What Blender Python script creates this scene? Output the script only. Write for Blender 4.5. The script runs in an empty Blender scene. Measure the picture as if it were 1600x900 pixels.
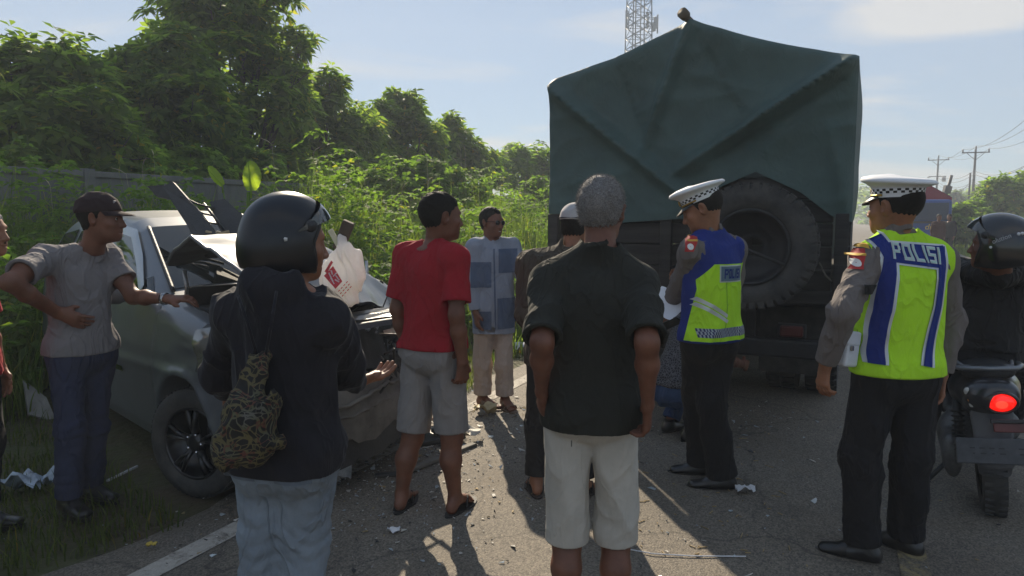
import bpy, bmesh, math, random
import numpy as np
from mathutils import Vector, Matrix
random.seed(7); RNG = np.random.default_rng(11)
SC = bpy.context.scene
COL = SC.collection
R = math.radians
# ------------------------------------------------------------------ camera
F_PX = 1120.0; HORIZON = 338.0; CAM_Z = 1.58
PITCH = math.atan((450.0 - HORIZON) / F_PX)
cam = bpy.data.cameras.new('camera'); cam.sensor_width = 36.0
cam.lens = 36.0 * F_PX / 1600.0; cam.clip_start = 0.05; cam.clip_end = 4000
cam_o = bpy.data.objects.new('camera', cam); COL.objects.link(cam_o)
cam_o.location = (0, 0, CAM_Z); cam_o.rotation_euler = (math.pi / 2 - PITCH, 0, 0)
SC.camera = cam_o
def at(px, py, Y):
    """measured pixel of the 1600x900 photo at depth Y (metres north of the camera) -> world point"""
    xc = (px - 800) / F_PX; yc = (450 - py) / F_PX
    d = np.array([xc, math.cos(PITCH) + yc * math.sin(PITCH), -math.sin(PITCH) + yc * math.cos(PITCH)])
    return np.array([0, 0, CAM_Z]) + d * (Y / d[1])
def gnd(px, py):
    """ground point under a pixel"""
    xc = (px - 800) / F_PX; yc = (450 - py) / F_PX
    d = np.array([xc, math.cos(PITCH) + yc * math.sin(PITCH), -math.sin(PITCH) + yc * math.cos(PITCH)])
    return np.array([0, 0, CAM_Z]) + d * (-CAM_Z / d[2])
# ------------------------------------------------------------------ light
SUN_AZ = R(-11.5); SUN_EL = R(30)          # azimuth from +Y, clockwise positive
SC.view_settings.view_transform = 'Standard'; SC.view_settings.look = 'None'
SC.view_settings.gamma = 1.0; SC.view_settings.use_curve_mapping = False
SC.view_settings.exposure = 1.0
sunl = bpy.data.lights.new('sun', 'SUN'); sunl.energy = 5.0; sunl.angle = R(0.5); sunl.color = (1.0, .86, .66)
sun_o = bpy.data.objects.new('sun', sunl); COL.objects.link(sun_o)
sd = Vector((math.sin(SUN_AZ) * math.cos(SUN_EL), math.cos(SUN_AZ) * math.cos(SUN_EL), math.sin(SUN_EL)))
sun_o.rotation_euler = sd.to_track_quat('Z', 'Y').to_euler(); sun_o.location = sd * 50
W = bpy.data.worlds.new('World'); SC.world = W; W.use_nodes = True
nt = W.node_tree; nt.nodes.clear()
def nd(nt, t, **kw):
    n = nt.nodes.new(t)
    for k, v in kw.items():
        if k in n.inputs.keys(): n.inputs[k].default_value = v
        else: setattr(n, k, v)
    return n
def lk(nt, a, b): nt.links.new(a, b)
sky = nd(nt, 'ShaderNodeTexSky', sky_type='NISHITA'); sky.sun_disc = False
sky.sun_elevation = SUN_EL; sky.sun_rotation = SUN_AZ
sky.air_density = 1.0; sky.dust_density = 0.1; sky.ozone_density = 2.0
# thin high clouds over the whole dome
tc = nd(nt, 'ShaderNodeTexCoord')
sep = nd(nt, 'ShaderNodeSeparateXYZ'); lk(nt, tc.outputs['Generated'], sep.inputs[0])
zz = nd(nt, 'ShaderNodeMath', operation='MAXIMUM'); lk(nt, sep.outputs[2], zz.inputs[0]); zz.inputs[1].default_value = 0.0
za = nd(nt, 'ShaderNodeMath', operation='ADD'); lk(nt, zz.outputs[0], za.inputs[0]); za.inputs[1].default_value = 0.12
dx = nd(nt, 'ShaderNodeMath', operation='DIVIDE'); lk(nt, sep.outputs[0], dx.inputs[0]); lk(nt, za.outputs[0], dx.inputs[1])
dy = nd(nt, 'ShaderNodeMath', operation='DIVIDE'); lk(nt, sep.outputs[1], dy.inputs[0]); lk(nt, za.outputs[0], dy.inputs[1])
cmb = nd(nt, 'ShaderNodeCombineXYZ'); lk(nt, dx.outputs[0], cmb.inputs[0]); lk(nt, dy.outputs[0], cmb.inputs[1])
mp = nd(nt, 'ShaderNodeMapping'); lk(nt, cmb.outputs[0], mp.inputs[0]); mp.inputs['Scale'].default_value = (.5, 1.5, 1); mp.inputs['Rotation'].default_value = (0, 0, R(24)); mp.inputs['Location'].default_value = (2.35, .62, 0)
cn = nd(nt, 'ShaderNodeTexNoise'); lk(nt, mp.outputs[0], cn.inputs['Vector']); cn.inputs['Scale'].default_value = 1.0; cn.inputs['Detail'].default_value = 9; cn.inputs['Roughness'].default_value = .58; cn.inputs['Distortion'].default_value = .5
vd = nd(nt, 'ShaderNodeVectorMath', operation='DISTANCE'); lk(nt, cmb.outputs[0], vd.inputs[0]); vd.inputs[1].default_value = (1.40, 2.40, 0)   # the one big cloud, upper right
vr = nd(nt, 'ShaderNodeMapRange'); lk(nt, vd.outputs['Value'], vr.inputs[0]); vr.inputs['From Min'].default_value = .08; vr.inputs['From Max'].default_value = .36; vr.inputs['To Min'].default_value = .34; vr.inputs['To Max'].default_value = 0
va = nd(nt, 'ShaderNodeMath', operation='ADD'); lk(nt, cn.outputs[0], va.inputs[0]); lk(nt, vr.outputs[0], va.inputs[1])
cr = nd(nt, 'ShaderNodeValToRGB'); lk(nt, va.outputs[0], cr.inputs[0])
cr.color_ramp.elements[0].position = .50; cr.color_ramp.elements[0].color = (0, 0, 0, 1)
cr.color_ramp.elements[1].position = .68; cr.color_ramp.elements[1].color = (1, 1, 1, 1)
cmul = nd(nt, 'ShaderNodeMath', operation='MULTIPLY'); lk(nt, cr.outputs[0], cmul.inputs[0]); cmul.inputs[1].default_value = .75
cmix = nd(nt, 'ShaderNodeMix', data_type='RGBA'); lk(nt, cmul.outputs[0], cmix.inputs['Factor'])
veil = nd(nt, 'ShaderNodeMix', data_type='RGBA'); veil.inputs['Factor'].default_value = .62; lk(nt, sky.outputs[0], veil.inputs['A']); veil.inputs['B'].default_value = (1.95, 3.0, 4.55, 1)   # thin high veil over the whole sky
lk(nt, veil.outputs['Result'], cmix.inputs['A']); cmix.inputs['B'].default_value = (6.6, 6.3, 5.9, 1)
bg = nd(nt, 'ShaderNodeBackground'); bg.inputs['Strength'].default_value = .060
lk(nt, cmix.outputs['Result'], bg.inputs['Color'])
wo = nd(nt, 'ShaderNodeOutputWorld'); lk(nt, bg.outputs[0], wo.inputs[0])
SC.cycles.use_denoising = True
SC.cycles.max_bounces = 7; SC.cycles.diffuse_bounces = 3; SC.cycles.transparent_max_bounces = 8
SC.cycles.caustics_reflective = False; SC.cycles.caustics_refractive = False
SC.cycles.sample_clamp_indirect = 6.0
# ------------------------------------------------------------------ materials
def hexc(h):
    h = h.lstrip('#'); c = [int(h[i:i + 2], 16) / 255 for i in (0, 2, 4)]
    return tuple((x / 12.92 if x <= .04045 else ((x + .055) / 1.055) ** 2.4) for x in c)
def mul(c, k): return tuple(min(1, x * k) for x in c)
_M = {}
def mat(name, col, rough=.7, metal=0., var=.15, vscale=6., bump=0., bscale=60., spec=.5, coat=0., stretch=None, sheen=0., emit=None, col2=None, detail=5, sss=0., trans=0., dist=.01, coatr=.05):
    """procedural principled material: two-tone noise colour variation + noise bump"""
    if name in _M: return _M[name]
    m = bpy.data.materials.new(name); m.use_nodes = True; t = m.node_tree
    b = t.nodes['Principled BSDF']
    b.inputs['Roughness'].default_value = rough; b.inputs['Metallic'].default_value = metal
    b.inputs['Specular IOR Level'].default_value = spec
    b.inputs['Coat Weight'].default_value = coat; b.inputs['Coat Roughness'].default_value = coatr
    if sheen: b.inputs['Sheen Weight'].default_value = sheen; b.inputs['Sheen Roughness'].default_value = .5
    if sss:
        b.inputs['Subsurface Weight'].default_value = sss; b.inputs['Subsurface Radius'].default_value = (.012, .005, .003); b.inputs['Subsurface Scale'].default_value = 1.
    if trans: b.inputs['Transmission Weight'].default_value = trans
    if emit: b.inputs['Emission Color'].default_value = (*emit[0], 1); b.inputs['Emission Strength'].default_value = emit[1]
    tcn = nd(t, 'ShaderNodeTexCoord'); mpn = nd(t, 'ShaderNodeMapping'); lk(t, tcn.outputs['Object'], mpn.inputs[0])
    if stretch: mpn.inputs['Scale'].default_value = stretch
    n = nd(t, 'ShaderNodeTexNoise'); lk(t, mpn.outputs[0], n.inputs['Vector']); n.inputs['Scale'].default_value = vscale; n.inputs['Detail'].default_value = detail; n.inputs['Roughness'].default_value = .6
    r = nd(t, 'ShaderNodeValToRGB'); lk(t, n.outputs[0], r.inputs[0])
    c2 = col2 or mul(col, 1 - var)
    r.color_ramp.elements[0].position = .32; r.color_ramp.elements[0].color = (*c2, 1)
    r.color_ramp.elements[1].position = .68; r.color_ramp.elements[1].color = (*(col if col2 else mul(col, 1 + var)), 1)
    lk(t, r.outputs[0], b.inputs['Base Color'])
    if bump:
        n2 = nd(t, 'ShaderNodeTexNoise'); lk(t, mpn.outputs[0], n2.inputs['Vector']); n2.inputs['Scale'].default_value = bscale; n2.inputs['Detail'].default_value = 4
        bp = nd(t, 'ShaderNodeBump'); lk(t, n2.outputs[0], bp.inputs['Height']); bp.inputs['Strength'].default_value = bump; bp.inputs['Distance'].default_value = dist
        lk(t, bp.outputs[0], b.inputs['Normal'])
    _M[name] = m; return m
def cloth(name, col, var=.12, wr=.5, rough=.9, sheen=.0, weave=900, vs=9):
    """woven cloth: broad soft wrinkles plus a fine weave in the bump"""
    if name in _M: return _M[name]
    m = bpy.data.materials.new(name); m.use_nodes = True; t = m.node_tree; b = t.nodes['Principled BSDF']
    b.inputs['Roughness'].default_value = rough; b.inputs['Specular IOR Level'].default_value = .25
    b.inputs['Sheen Weight'].default_value = sheen; b.inputs['Sheen Roughness'].default_value = .4
    tcn = nd(t, 'ShaderNodeTexCoord')
    n = nd(t, 'ShaderNodeTexNoise'); lk(t, tcn.outputs['Object'], n.inputs['Vector']); n.inputs['Scale'].default_value = vs; n.inputs['Detail'].default_value = 6; n.inputs['Roughness'].default_value = .65
    r = nd(t, 'ShaderNodeValToRGB'); lk(t, n.outputs[0], r.inputs[0])
    r.color_ramp.elements[0].position = .3; r.color_ramp.elements[0].color = (*mul(col, 1 - var), 1)
    r.color_ramp.elements[1].position = .7; r.color_ramp.elements[1].color = (*mul(col, 1 + var), 1)
    lk(t, r.outputs[0], b.inputs['Base Color'])
    mpn = nd(t, 'ShaderNodeMapping'); lk(t, tcn.outputs['Object'], mpn.inputs[0]); mpn.inputs['Scale'].default_value = (1, 1, .45); mpn.inputs['Rotation'].default_value = (.5, .3, .2)
    n1 = nd(t, 'ShaderNodeTexNoise'); lk(t, mpn.outputs[0], n1.inputs['Vector']); n1.inputs['Scale'].default_value = 16; n1.inputs['Detail'].default_value = 3; n1.inputs['Distortion'].default_value = .8
    n2 = nd(t, 'ShaderNodeTexNoise'); lk(t, tcn.outputs['Object'], n2.inputs['Vector']); n2.inputs['Scale'].default_value = weave; n2.inputs['Detail'].default_value = 1
    n3 = nd(t, 'ShaderNodeTexNoise'); lk(t, mpn.outputs[0], n3.inputs['Vector']); n3.inputs['Scale'].default_value = 8; n3.inputs['Detail'].default_value = 2; n3.inputs['Distortion'].default_value = 1.2
    c1 = nd(t, 'ShaderNodeMath', operation='SUBTRACT'); lk(t, n3.outputs[0], c1.inputs[0]); c1.inputs[1].default_value = .5
    c2_ = nd(t, 'ShaderNodeMath', operation='ABSOLUTE'); lk(t, c1.outputs[0], c2_.inputs[0])
    c3 = nd(t, 'ShaderNodeMapRange'); lk(t, c2_.outputs[0], c3.inputs[0]); c3.inputs['From Min'].default_value = 0; c3.inputs['From Max'].default_value = .07; c3.inputs['To Min'].default_value = .55; c3.inputs['To Max'].default_value = 0
    c4 = nd(t, 'ShaderNodeMath', operation='ADD'); lk(t, n1.outputs[0], c4.inputs[0]); lk(t, c3.outputs[0], c4.inputs[1])
    b1 = nd(t, 'ShaderNodeBump'); lk(t, c4.outputs[0], b1.inputs['Height']); b1.inputs['Strength'].default_value = wr; b1.inputs['Distance'].default_value = .02
    b2 = nd(t, 'ShaderNodeBump'); lk(t, n2.outputs[0], b2.inputs['Height']); b2.inputs['Strength'].default_value = .35; b2.inputs['Distance'].default_value = .001
    lk(t, b1.outputs[0], b2.inputs['Normal']); lk(t, b2.outputs[0], b.inputs['Normal'])
    _M[name] = m; return m
def leafmat(name, dark, light, trans=.45, tcol=None, rough=.58):
    """leaf: every loose leaf has its own tone; light passes through"""
    if name in _M: return _M[name]
    m = bpy.data.materials.new(name); m.use_nodes = True; t = m.node_tree
    b = t.nodes['Principled BSDF']; o = t.nodes['Material Output']
    b.inputs['Roughness'].default_value = rough; b.inputs['Specular IOR Level'].default_value = .22
    g = nd(t, 'ShaderNodeNewGeometry')
    r = nd(t, 'ShaderNodeValToRGB'); lk(t, g.outputs['Random Per Island'], r.inputs[0])
    r.color_ramp.elements[0].color = (*dark, 1); r.color_ramp.elements[1].color = (*light, 1)
    e = r.color_ramp.elements.new(.965); e.color = (*light, 1)
    r.color_ramp.elements[-1].color = (light[0] * 1.8 + .02, light[1] * 1.1, light[2] * .6, 1)
    lk(t, r.outputs[0], b.inputs['Base Color'])
    tr = nd(t, 'ShaderNodeBsdfTranslucent')
    tm = nd(t, 'ShaderNodeMix', data_type='RGBA', blend_type='MULTIPLY'); tm.inputs['Factor'].default_value = 1
    lk(t, r.outputs[0], tm.inputs['A']); tm.inputs['B'].default_value = (*(tcol or (2.6, 2.5, .8)), 1)
    lk(t, tm.outputs['Result'], tr.inputs[0])
    mx = nd(t, 'ShaderNodeMixShader'); mx.inputs[0].default_value = trans
    lk(t, b.outputs[0], mx.inputs[1]); lk(t, tr.outputs[0], mx.inputs[2]); lk(t, mx.outputs[0], o.inputs[0])
    _M[name] = m; return m
# ------------------------------------------------------------------ object helpers
def thing(name, label, cat, loc=(0, 0, 0), rotz=0., group=None, kind=None):
    o = bpy.data.objects.new(name, None); COL.objects.link(o); o.empty_display_size = .1
    o.location = tuple(float(c) for c in loc); o.rotation_euler = (0, 0, rotz)
    return tag(o, label, cat, group, kind)
def tag(o, label=None, cat=None, group=None, kind=None):
    if label: o['label'] = label
    if cat: o['category'] = cat
    if group: o['group'] = group
    if kind: o['kind'] = kind
    return o
def link(name, me, m=None, parent=None, smooth=False):
    o = bpy.data.objects.new(name, me); COL.objects.link(o)
    if m is not None:
        for x in (m if isinstance(m, (list, tuple)) else [m]): me.materials.append(x)
    if smooth: me.polygons.foreach_set('use_smooth', np.ones(len(me.polygons), bool))
    if parent is not None: o.parent = parent
    return o
def npmesh(name, V, F, m=None, parent=None, smooth=False, mi=None):
    """V (n,3); F: (m,3)/(m,4) array or list of tuples"""
    me = bpy.data.meshes.new(name)
    V = np.asarray(V, np.float32)
    if isinstance(F, np.ndarray):
        k = F.shape[1]
        me.vertices.add(len(V)); me.vertices.foreach_set('co', V.ravel())
        me.loops.add(F.size); me.loops.foreach_set('vertex_index', F.astype(np.int32).ravel())
        me.polygons.add(len(F)); me.polygons.foreach_set('loop_start', np.arange(0, F.size, k, dtype=np.int32))
        me.update(calc_edges=True)
    else:
        me.from_pydata([tuple(map(float, v)) for v in V], [], [tuple(map(int, f)) for f in F]); me.update()
    if mi is not None: me.polygons.foreach_set('material_index', np.asarray(mi, np.int32))
    return link(name, me, m, parent, smooth)
class MB:
    """collects boxes, tubes, lathes, grids; build() links them as ONE mesh object"""
    def __init__(s): s.v = []; s.f = []; s.sm = []; s.mi = []; s.n = 0; s.cur = 0
    def add(s, V, F, smooth=False):
        V = np.asarray(V, float); s.v.append(V)
        for f in F: s.f.append(tuple(i + s.n for i in f)); s.sm.append(smooth); s.mi.append(s.cur)
        s.n += len(V); return s
    def box(s, c, d, rot=None, bev=0.):
        x, y, z = (q / 2 for q in d)
        if bev <= 0:
            V = np.array([(i * x, j * y, k * z) for k in (-1, 1) for j in (-1, 1) for i in (-1, 1)], float)
            Fs = [(0, 2, 3, 1), (4, 5, 7, 6), (0, 1, 5, 4), (2, 6, 7, 3), (0, 4, 6, 2), (1, 3, 7, 5)]
        else:
            b = min(bev, x * .9, y * .9, z * .9); V = []; Fs = []
            bm = bmesh.new(); bmesh.ops.create_cube(bm, size=1.0)
            for v in bm.verts: v.co = Vector((v.co.x * d[0], v.co.y * d[1], v.co.z * d[2]))
            bmesh.ops.bevel(bm, geom=bm.edges[:], offset=b, segments=2, affect='EDGES', profile=.5)
            bm.verts.index_update(); V = np.array([v.co[:] for v in bm.verts]); Fs = [tuple(v.index for v in f.verts) for f in bm.faces]; bm.free()
        if rot is not None: V = V @ np.array(rot).T
        return s.add(V + np.asarray(c, float), Fs)
    def tube(s, pts, r, n=8, cap=True, smooth=True, closed=False, flat=None):
        pts = np.asarray(pts, float); m = len(pts); rr = np.full(m, r, float) if np.isscalar(r) else np.asarray(r, float)
        T = np.gradient(pts, axis=0) if not closed else (np.roll(pts, -1, 0) - np.roll(pts, 1, 0))
        T /= np.linalg.norm(T, axis=1)[:, None] + 1e-12
        up = np.array([0, 0, 1.]) if abs(T[0][2]) < .9 else np.array([1., 0, 0])
        V = []; u = np.cross(T[0], up); u /= np.linalg.norm(u)
        for i in range(m):
            u = u - T[i] * (u @ T[i]); u /= np.linalg.norm(u) + 1e-12; w = np.cross(T[i], u)
            for k in range(n):
                a = 2 * math.pi * k / n; ff = 1 if flat is None else flat
                V.append(pts[i] + rr[i] * (math.cos(a) * u + ff * math.sin(a) * w))
        Fs = []
        for i in range(m if closed else m - 1):
            j = (i + 1) % m
            for k in range(n): Fs.append((i * n + k, i * n + (k + 1) % n, j * n + (k + 1) % n, j * n + k))
        if cap and not closed: Fs.append(tuple(range(n))[::-1]); Fs.append(tuple((m - 1) * n + k for k in range(n)))
        return s.add(V, Fs, smooth)
    def lathe(s, prof, n=24, M=None, smooth=True, sx=1., sy=1., ang=2 * math.pi, capends=False):
        """prof: (r,z) list, revolved about z"""
        V = []; full = ang > 6.28; nn = n if full else n + 1
        for r, z in prof:
            for k in range(nn):
                a = ang * k / n; V.append((r * math.cos(a) * sx, r * math.sin(a) * sy, z))
        V = np.array(V); Fs = []
        for i in range(len(prof) - 1):
            for k in range(n): Fs.append((i * nn + k, i * nn + (k + 1) % nn, (i + 1) * nn + (k + 1) % nn, (i + 1) * nn + k))
        if capends: Fs.append(tuple(range(nn))[::-1]); Fs.append(tuple((len(prof) - 1) * nn + k for k in range(nn)))
        if M is not None: V = V @ np.array(M)[:3, :3].T + np.array(M)[:3, 3]
        return s.add(V, Fs, smooth)
    def grid(s, P, smooth=True):
        """P: (a,b,3) array"""
        a, b = P.shape[:2]
        Fs = [(i * b + j, i * b + j + 1, (i + 1) * b + j + 1, (i + 1) * b + j) for i in range(a - 1) for j in range(b - 1)]
        return s.add(P.reshape(-1, 3), Fs, smooth)
    def slab(s, poly, z0, z1, M=None, bev=0.):
        """extruded polygon (x,y list) from z0 to z1"""
        n = len(poly); V = np.array([(x, y, z0) for x, y in poly] + [(x, y, z1) for x, y in poly], float)
        Fs = [tuple(range(n))[::-1], tuple(range(n, 2 * n))] + [(i, (i + 1) % n, n + (i + 1) % n, n + i) for i in range(n)]
        if M is not None: V = V @ np.array(M)[:3, :3].T + np.array(M)[:3, 3]
        return s.add(V, Fs)
    def xform(s, M):
        M = np.array(M); s.v = [v @ M[:3, :3].T + M[:3, 3] for v in s.v]; return s
    def build(s, name, m=None, parent=None, label=None):
        me = bpy.data.meshes.new(name); V = np.concatenate(s.v)
        me.from_pydata(V.tolist(), [], s.f); me.update()
        me.polygons.foreach_set('use_smooth', np.array(s.sm, bool)); me.polygons.foreach_set('material_index', np.array(s.mi, np.int32))
        o = link(name, me, m, parent)
        if label: o['label'] = label
        return o
def rotm(rx=0, ry=0, rz=0):
    return np.array((Matrix.Rotation(rz, 3, 'Z') @ Matrix.Rotation(ry, 3, 'Y') @ Matrix.Rotation(rx, 3, 'X')))
def mat4(R3=None, t=(0, 0, 0)):
    M = np.eye(4)
    if R3 is not None: M[:3, :3] = R3
    M[:3, 3] = t; return M
def kids(o, table): return table.get(o, [])
def copy_tree(src, loc=None, rotz=None, label=None, group=None):
    c = src.copy(); COL.objects.link(c)
    for ch in list(src.children):
        d = ch.copy(); COL.objects.link(d); d.parent = c
        for g in list(ch.children):
            e = g.copy(); COL.objects.link(e); e.parent = d
    if loc is not None: c.location = tuple(float(q) for q in loc)
    if rotz is not None: c.rotation_euler = (0, 0, rotz)
    if label: c['label'] = label
    if group: c['group'] = group
    return c
# ------------------------------------------------------------------ signed distance modelling
def nrm(v): v = np.asarray(v, float); return v / (np.linalg.norm(v) + 1e-12)
class Prim:
    __slots__ = ('a', 'w', 'u', 'v', 'L', 'ra', 'rb', 'rw', 'k', 'op', 'ca', 'cb', 'c', 'Rb', 'circ')
def smin(a, b, k):
    h = np.maximum(k - np.abs(a - b), 0) / k
    return np.minimum(a, b) - h * h * k * .25
class SDF:
    MARGIN = .11
    def __init__(s): s.p = []; s.post = None
    def cap(s, a, b, ra, rb=None, u=(1, 0, 0), k=.02, op='add', ca=False, cb=False, rw=None):
        """tapered elliptical capsule; ra/rb scalar or (ru,rv); ca/cb cut the end flat"""
        q = Prim(); a = np.asarray(a, float); b = np.asarray(b, float); rb = ra if rb is None else rb
        q.ra = np.array([ra, ra] if np.isscalar(ra) else ra, float); q.rb = np.array([rb, rb] if np.isscalar(rb) else rb, float)
        q.circ = np.isscalar(ra) and np.isscalar(rb) and rw is None
        q.L = np.linalg.norm(b - a) + 1e-6; q.w = (b - a) / q.L if q.L > 1e-5 else np.array([0, 0, 1.])
        uu = np.asarray(u, float); uu = uu - q.w * (uu @ q.w)
        if np.linalg.norm(uu) < 1e-4: uu = np.cross(q.w, [0.3, .9, .2])
        q.u = nrm(uu); q.v = np.cross(q.w, q.u); q.a = a; q.k = k; q.op = op; q.ca = ca; q.cb = cb
        q.rw = rw; q.c = (a + b) / 2; q.Rb = q.L / 2 + max(q.ra.max(), q.rb.max(), rw or 0)
        s.p.append(q); return s
    def ell(s, c, r, Rm=None, k=.02, op='add'):
        Rm = np.eye(3) if Rm is None else Rm; c = np.asarray(c, float)
        w = Rm @ np.array([0, 0, 1.])
        return s.cap(c - w * 5e-6, c + w * 5e-6, (r[0], r[1]), (r[0], r[1]), u=Rm @ np.array([1., 0, 0]), k=k, op=op, rw=r[2])
    @staticmethod
    def pd(q, P):
        d = P - q.a.astype(P.dtype); t = d @ q.w.astype(P.dtype); sL = np.clip(t, 0, q.L); ov = t - sL; sL = sL / q.L
        x = d @ q.u.astype(P.dtype); y = d @ q.v.astype(P.dtype)
        ru = q.ra[0] + (q.rb[0] - q.ra[0]) * sL
        if q.circ: r = np.sqrt(x * x + y * y + ov * ov) - ru
        else:
            rv = q.ra[1] + (q.rb[1] - q.ra[1]) * sL; rw = q.rw if q.rw else np.minimum(ru, rv)
            x = x / ru; y = y / rv; z = ov / rw
            k0 = np.sqrt(x * x + y * y + z * z) + 1e-9
            k1 = np.sqrt((x / ru) ** 2 + (y / rv) ** 2 + (z / rw) ** 2) + 1e-9
            r = k0 * (k0 - 1) / k1
        if q.ca: r = np.maximum(r, -t)
        if q.cb: r = np.maximum(r, t - q.L)
        return r
    def evalB(s, P):
        """P (B,m,3) blocks of nearby points"""
        lo = P.min(1); hi = P.max(1); bc = (lo + hi) / 2; br = np.linalg.norm(hi - lo, axis=1) / 2
        D = np.full(P.shape[:2], .5, P.dtype)
        for q in s.p:
            tt = np.clip((bc - q.a) @ q.w, 0, q.L)
            dist = np.linalg.norm(bc - q.a - tt[:, None] * q.w, axis=1)
            rr = max(q.ra.max(), q.rb.max(), q.rw or 0)
            m = dist < rr + br + s.MARGIN
            if not m.any(): continue
            Pm = P[m]; r = s.pd(q, Pm); D0 = D[m]
            if q.op == 'add': D[m] = smin(D0, r, q.k)
            elif q.op == 'sub': D[m] = -smin(-D0, r, q.k)
            else: D[m] = -smin(-D0, -r, q.k)
        if s.post is not None: D = s.post(P, D)
        return D
    def ev(s, P):
        P = np.asarray(P, np.float32); n = len(P); m = 128; B = -(-n // m)
        Q = np.concatenate([P, np.repeat(P[-1:], B * m - n, 0)]).reshape(B, m, 3)
        return s.evalB(Q).ravel()[:n]
    def bounds(s, pad=.03):
        lo = np.full(3, 1e9); hi = -lo
        for q in s.p:
            if q.op != 'add': continue
            r = max(q.ra.max(), q.rb.max(), q.rw or 0)
            for e in (q.a, q.a + q.w * q.L): lo = np.minimum(lo, e - r); hi = np.maximum(hi, e + r)
        return lo - pad, hi + pad
    def mesh(s, h, coarse=None, newton=2, bounds=None):
        """surface nets on sparse blocks of an h-spaced grid; coarse(P)->int cluster factor merges cells"""
        n = 6; lo, hi = bounds or s.bounds()
        nb = np.ceil((hi - lo) / (n * h)).astype(int)
        I = np.stack(np.meshgrid(*[np.arange(k) for k in nb], indexing='ij'), -1).reshape(-1, 3)
        ctr = (lo + (I + .5) * n * h).astype(np.float32)
        dc = s.ev(ctr); keep = np.abs(dc) < n * h * .87 * 1.5 + .02
        I = I[keep]
        g = np.arange(n + 1); G = np.stack(np.meshgrid(g, g, g, indexing='ij'), -1).reshape(-1, 3)
        D = np.empty((len(I), (n + 1) ** 3), np.float32)
        for c in range(0, len(I), 400):
            P = (lo + ((I[c:c + 400] * n)[:, None, :] + G[None]) * h).astype(np.float32); D[c:c + 400] = s.evalB(P)
        D = D.reshape(-1, n + 1, n + 1, n + 1); S = D < 0
        N = nb * n + 2; st = np.array([N[1] * N[2], N[2], 1])
        cs = sum(S[:, i:i + n, j:j + n, k:k + n].astype(np.int8) for i in (0, 1) for j in (0, 1) for k in (0, 1))
        act = np.argwhere((cs > 0) & (cs < 8))
        b = act[:, 0]; c0 = act[:, 1:]; gi = I[b] * n + c0
        acc = np.zeros((len(b), 3)); cnt = np.zeros(len(b))
        for ax in range(3):
            o1, o2 = [q for q in range(3) if q != ax]
            for u in (0, 1):
                for v in (0, 1):
                    A = c0.copy(); A[:, o1] += u; A[:, o2] += v; Bq = A.copy(); Bq[:, ax] += 1
                    da = D[b, A[:, 0], A[:, 1], A[:, 2]]; db = D[b, Bq[:, 0], Bq[:, 1], Bq[:, 2]]
                    m = (da < 0) != (db < 0); t = np.where(m, da / np.where(m, da - db, 1), 0)
                    p = A.astype(float); p[:, ax] += t
                    acc[m] += (p - c0)[m]; cnt[m] += 1
        V = lo + (gi + acc / np.maximum(cnt, 1)[:, None]) * h
        key = gi @ st; order = np.argsort(key); ks = key[order]
        quads = []
        for ax in range(3):
            o1, o2 = [(1, 2), (2, 0), (0, 1)][ax]
            sl0 = [slice(None), slice(0, n), slice(0, n), slice(0, n)]; sl1 = list(sl0); sl1[ax + 1] = slice(1, n + 1)
            Sa = S[tuple(sl0)]; Sb = S[tuple(sl1)]; E = np.argwhere(Sa != Sb)
            e = I[E[:, 0]] * n + E[:, 1:]; fl = Sa[E[:, 0], E[:, 1], E[:, 2], E[:, 3]]
            Q = []; ok = np.ones(len(e), bool)
            for (u, v) in ((0, 0), (-1, 0), (-1, -1), (0, -1)):
                c = e.copy(); c[:, o1] += u; c[:, o2] += v; kk = c @ st
                pos = np.clip(np.searchsorted(ks, kk), 0, len(ks) - 1); ok &= (ks[pos] == kk) & (c >= 0).all(1)
                Q.append(order[pos])
            Q = np.stack(Q, 1)[ok]; fl = fl[ok]
            Q[~fl] = Q[~fl][:, ::-1]; quads.append(Q)
        Q = np.concatenate(quads)
        if coarse is not None:
            f = np.asarray(coarse(V)).astype(int)
            kk = (gi // f[:, None]) @ st * 4 + f
            uq, inv = np.unique(kk, return_inverse=True); inv = inv.ravel()
            cn_ = np.bincount(inv); V = np.stack([np.bincount(inv, V[:, i]) / cn_ for i in range(3)], 1); Q = inv[Q]
            A, B_, C, Dq = Q.T
            tri1 = Q[:, [0, 1, 2]]; tri2 = Q[:, [0, 2, 3]]; T = np.concatenate([tri1, tri2])
            T = T[(T[:, 0] != T[:, 1]) & (T[:, 1] != T[:, 2]) & (T[:, 0] != T[:, 2])]
            _, ix = np.unique(np.sort(T, 1), axis=0, return_index=True); Q = T[np.sort(ix)]
        e = h * .25
        for it in range(newton):
            tet = np.array([(1, 1, 1), (1, -1, -1), (-1, 1, -1), (-1, -1, 1)], float)
            # sort spatially for culling
            so = np.argsort(((V - lo) / (.06)).astype(int) @ st); Vs = V[so]
            dv = [s.ev(Vs + t * e) for t in tet]
            gr = sum(d[:, None] * t for d, t in zip(dv, tet)) / (4 * e); d0 = sum(dv) / 4
            step = d0[:, None] * gr / np.maximum((gr * gr).sum(1), .15)[:, None]
            ln = np.linalg.norm(step, axis=1); step *= np.minimum(1, h * .9 / np.maximum(ln, 1e-9))[:, None]
            Vn = Vs - step; V = np.empty_like(V); V[so] = Vn
        return V, Q
    def obj(s, name, h, m, parent=None, coarse=None, smooth=True, bounds=None, newton=2):
        V, Q = s.mesh(h, coarse, newton, bounds); return npmesh(name, V, Q, m, parent, smooth)
    def trace(s, P, d, off=.002, n=28):
        """move points along direction d until they sit off above the surface"""
        P = np.array(P, float); d = nrm(d)
        for _ in range(n): P = P + np.clip(s.ev(P) - off, -.05, .05)[:, None] * d * .8
        return P
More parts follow.
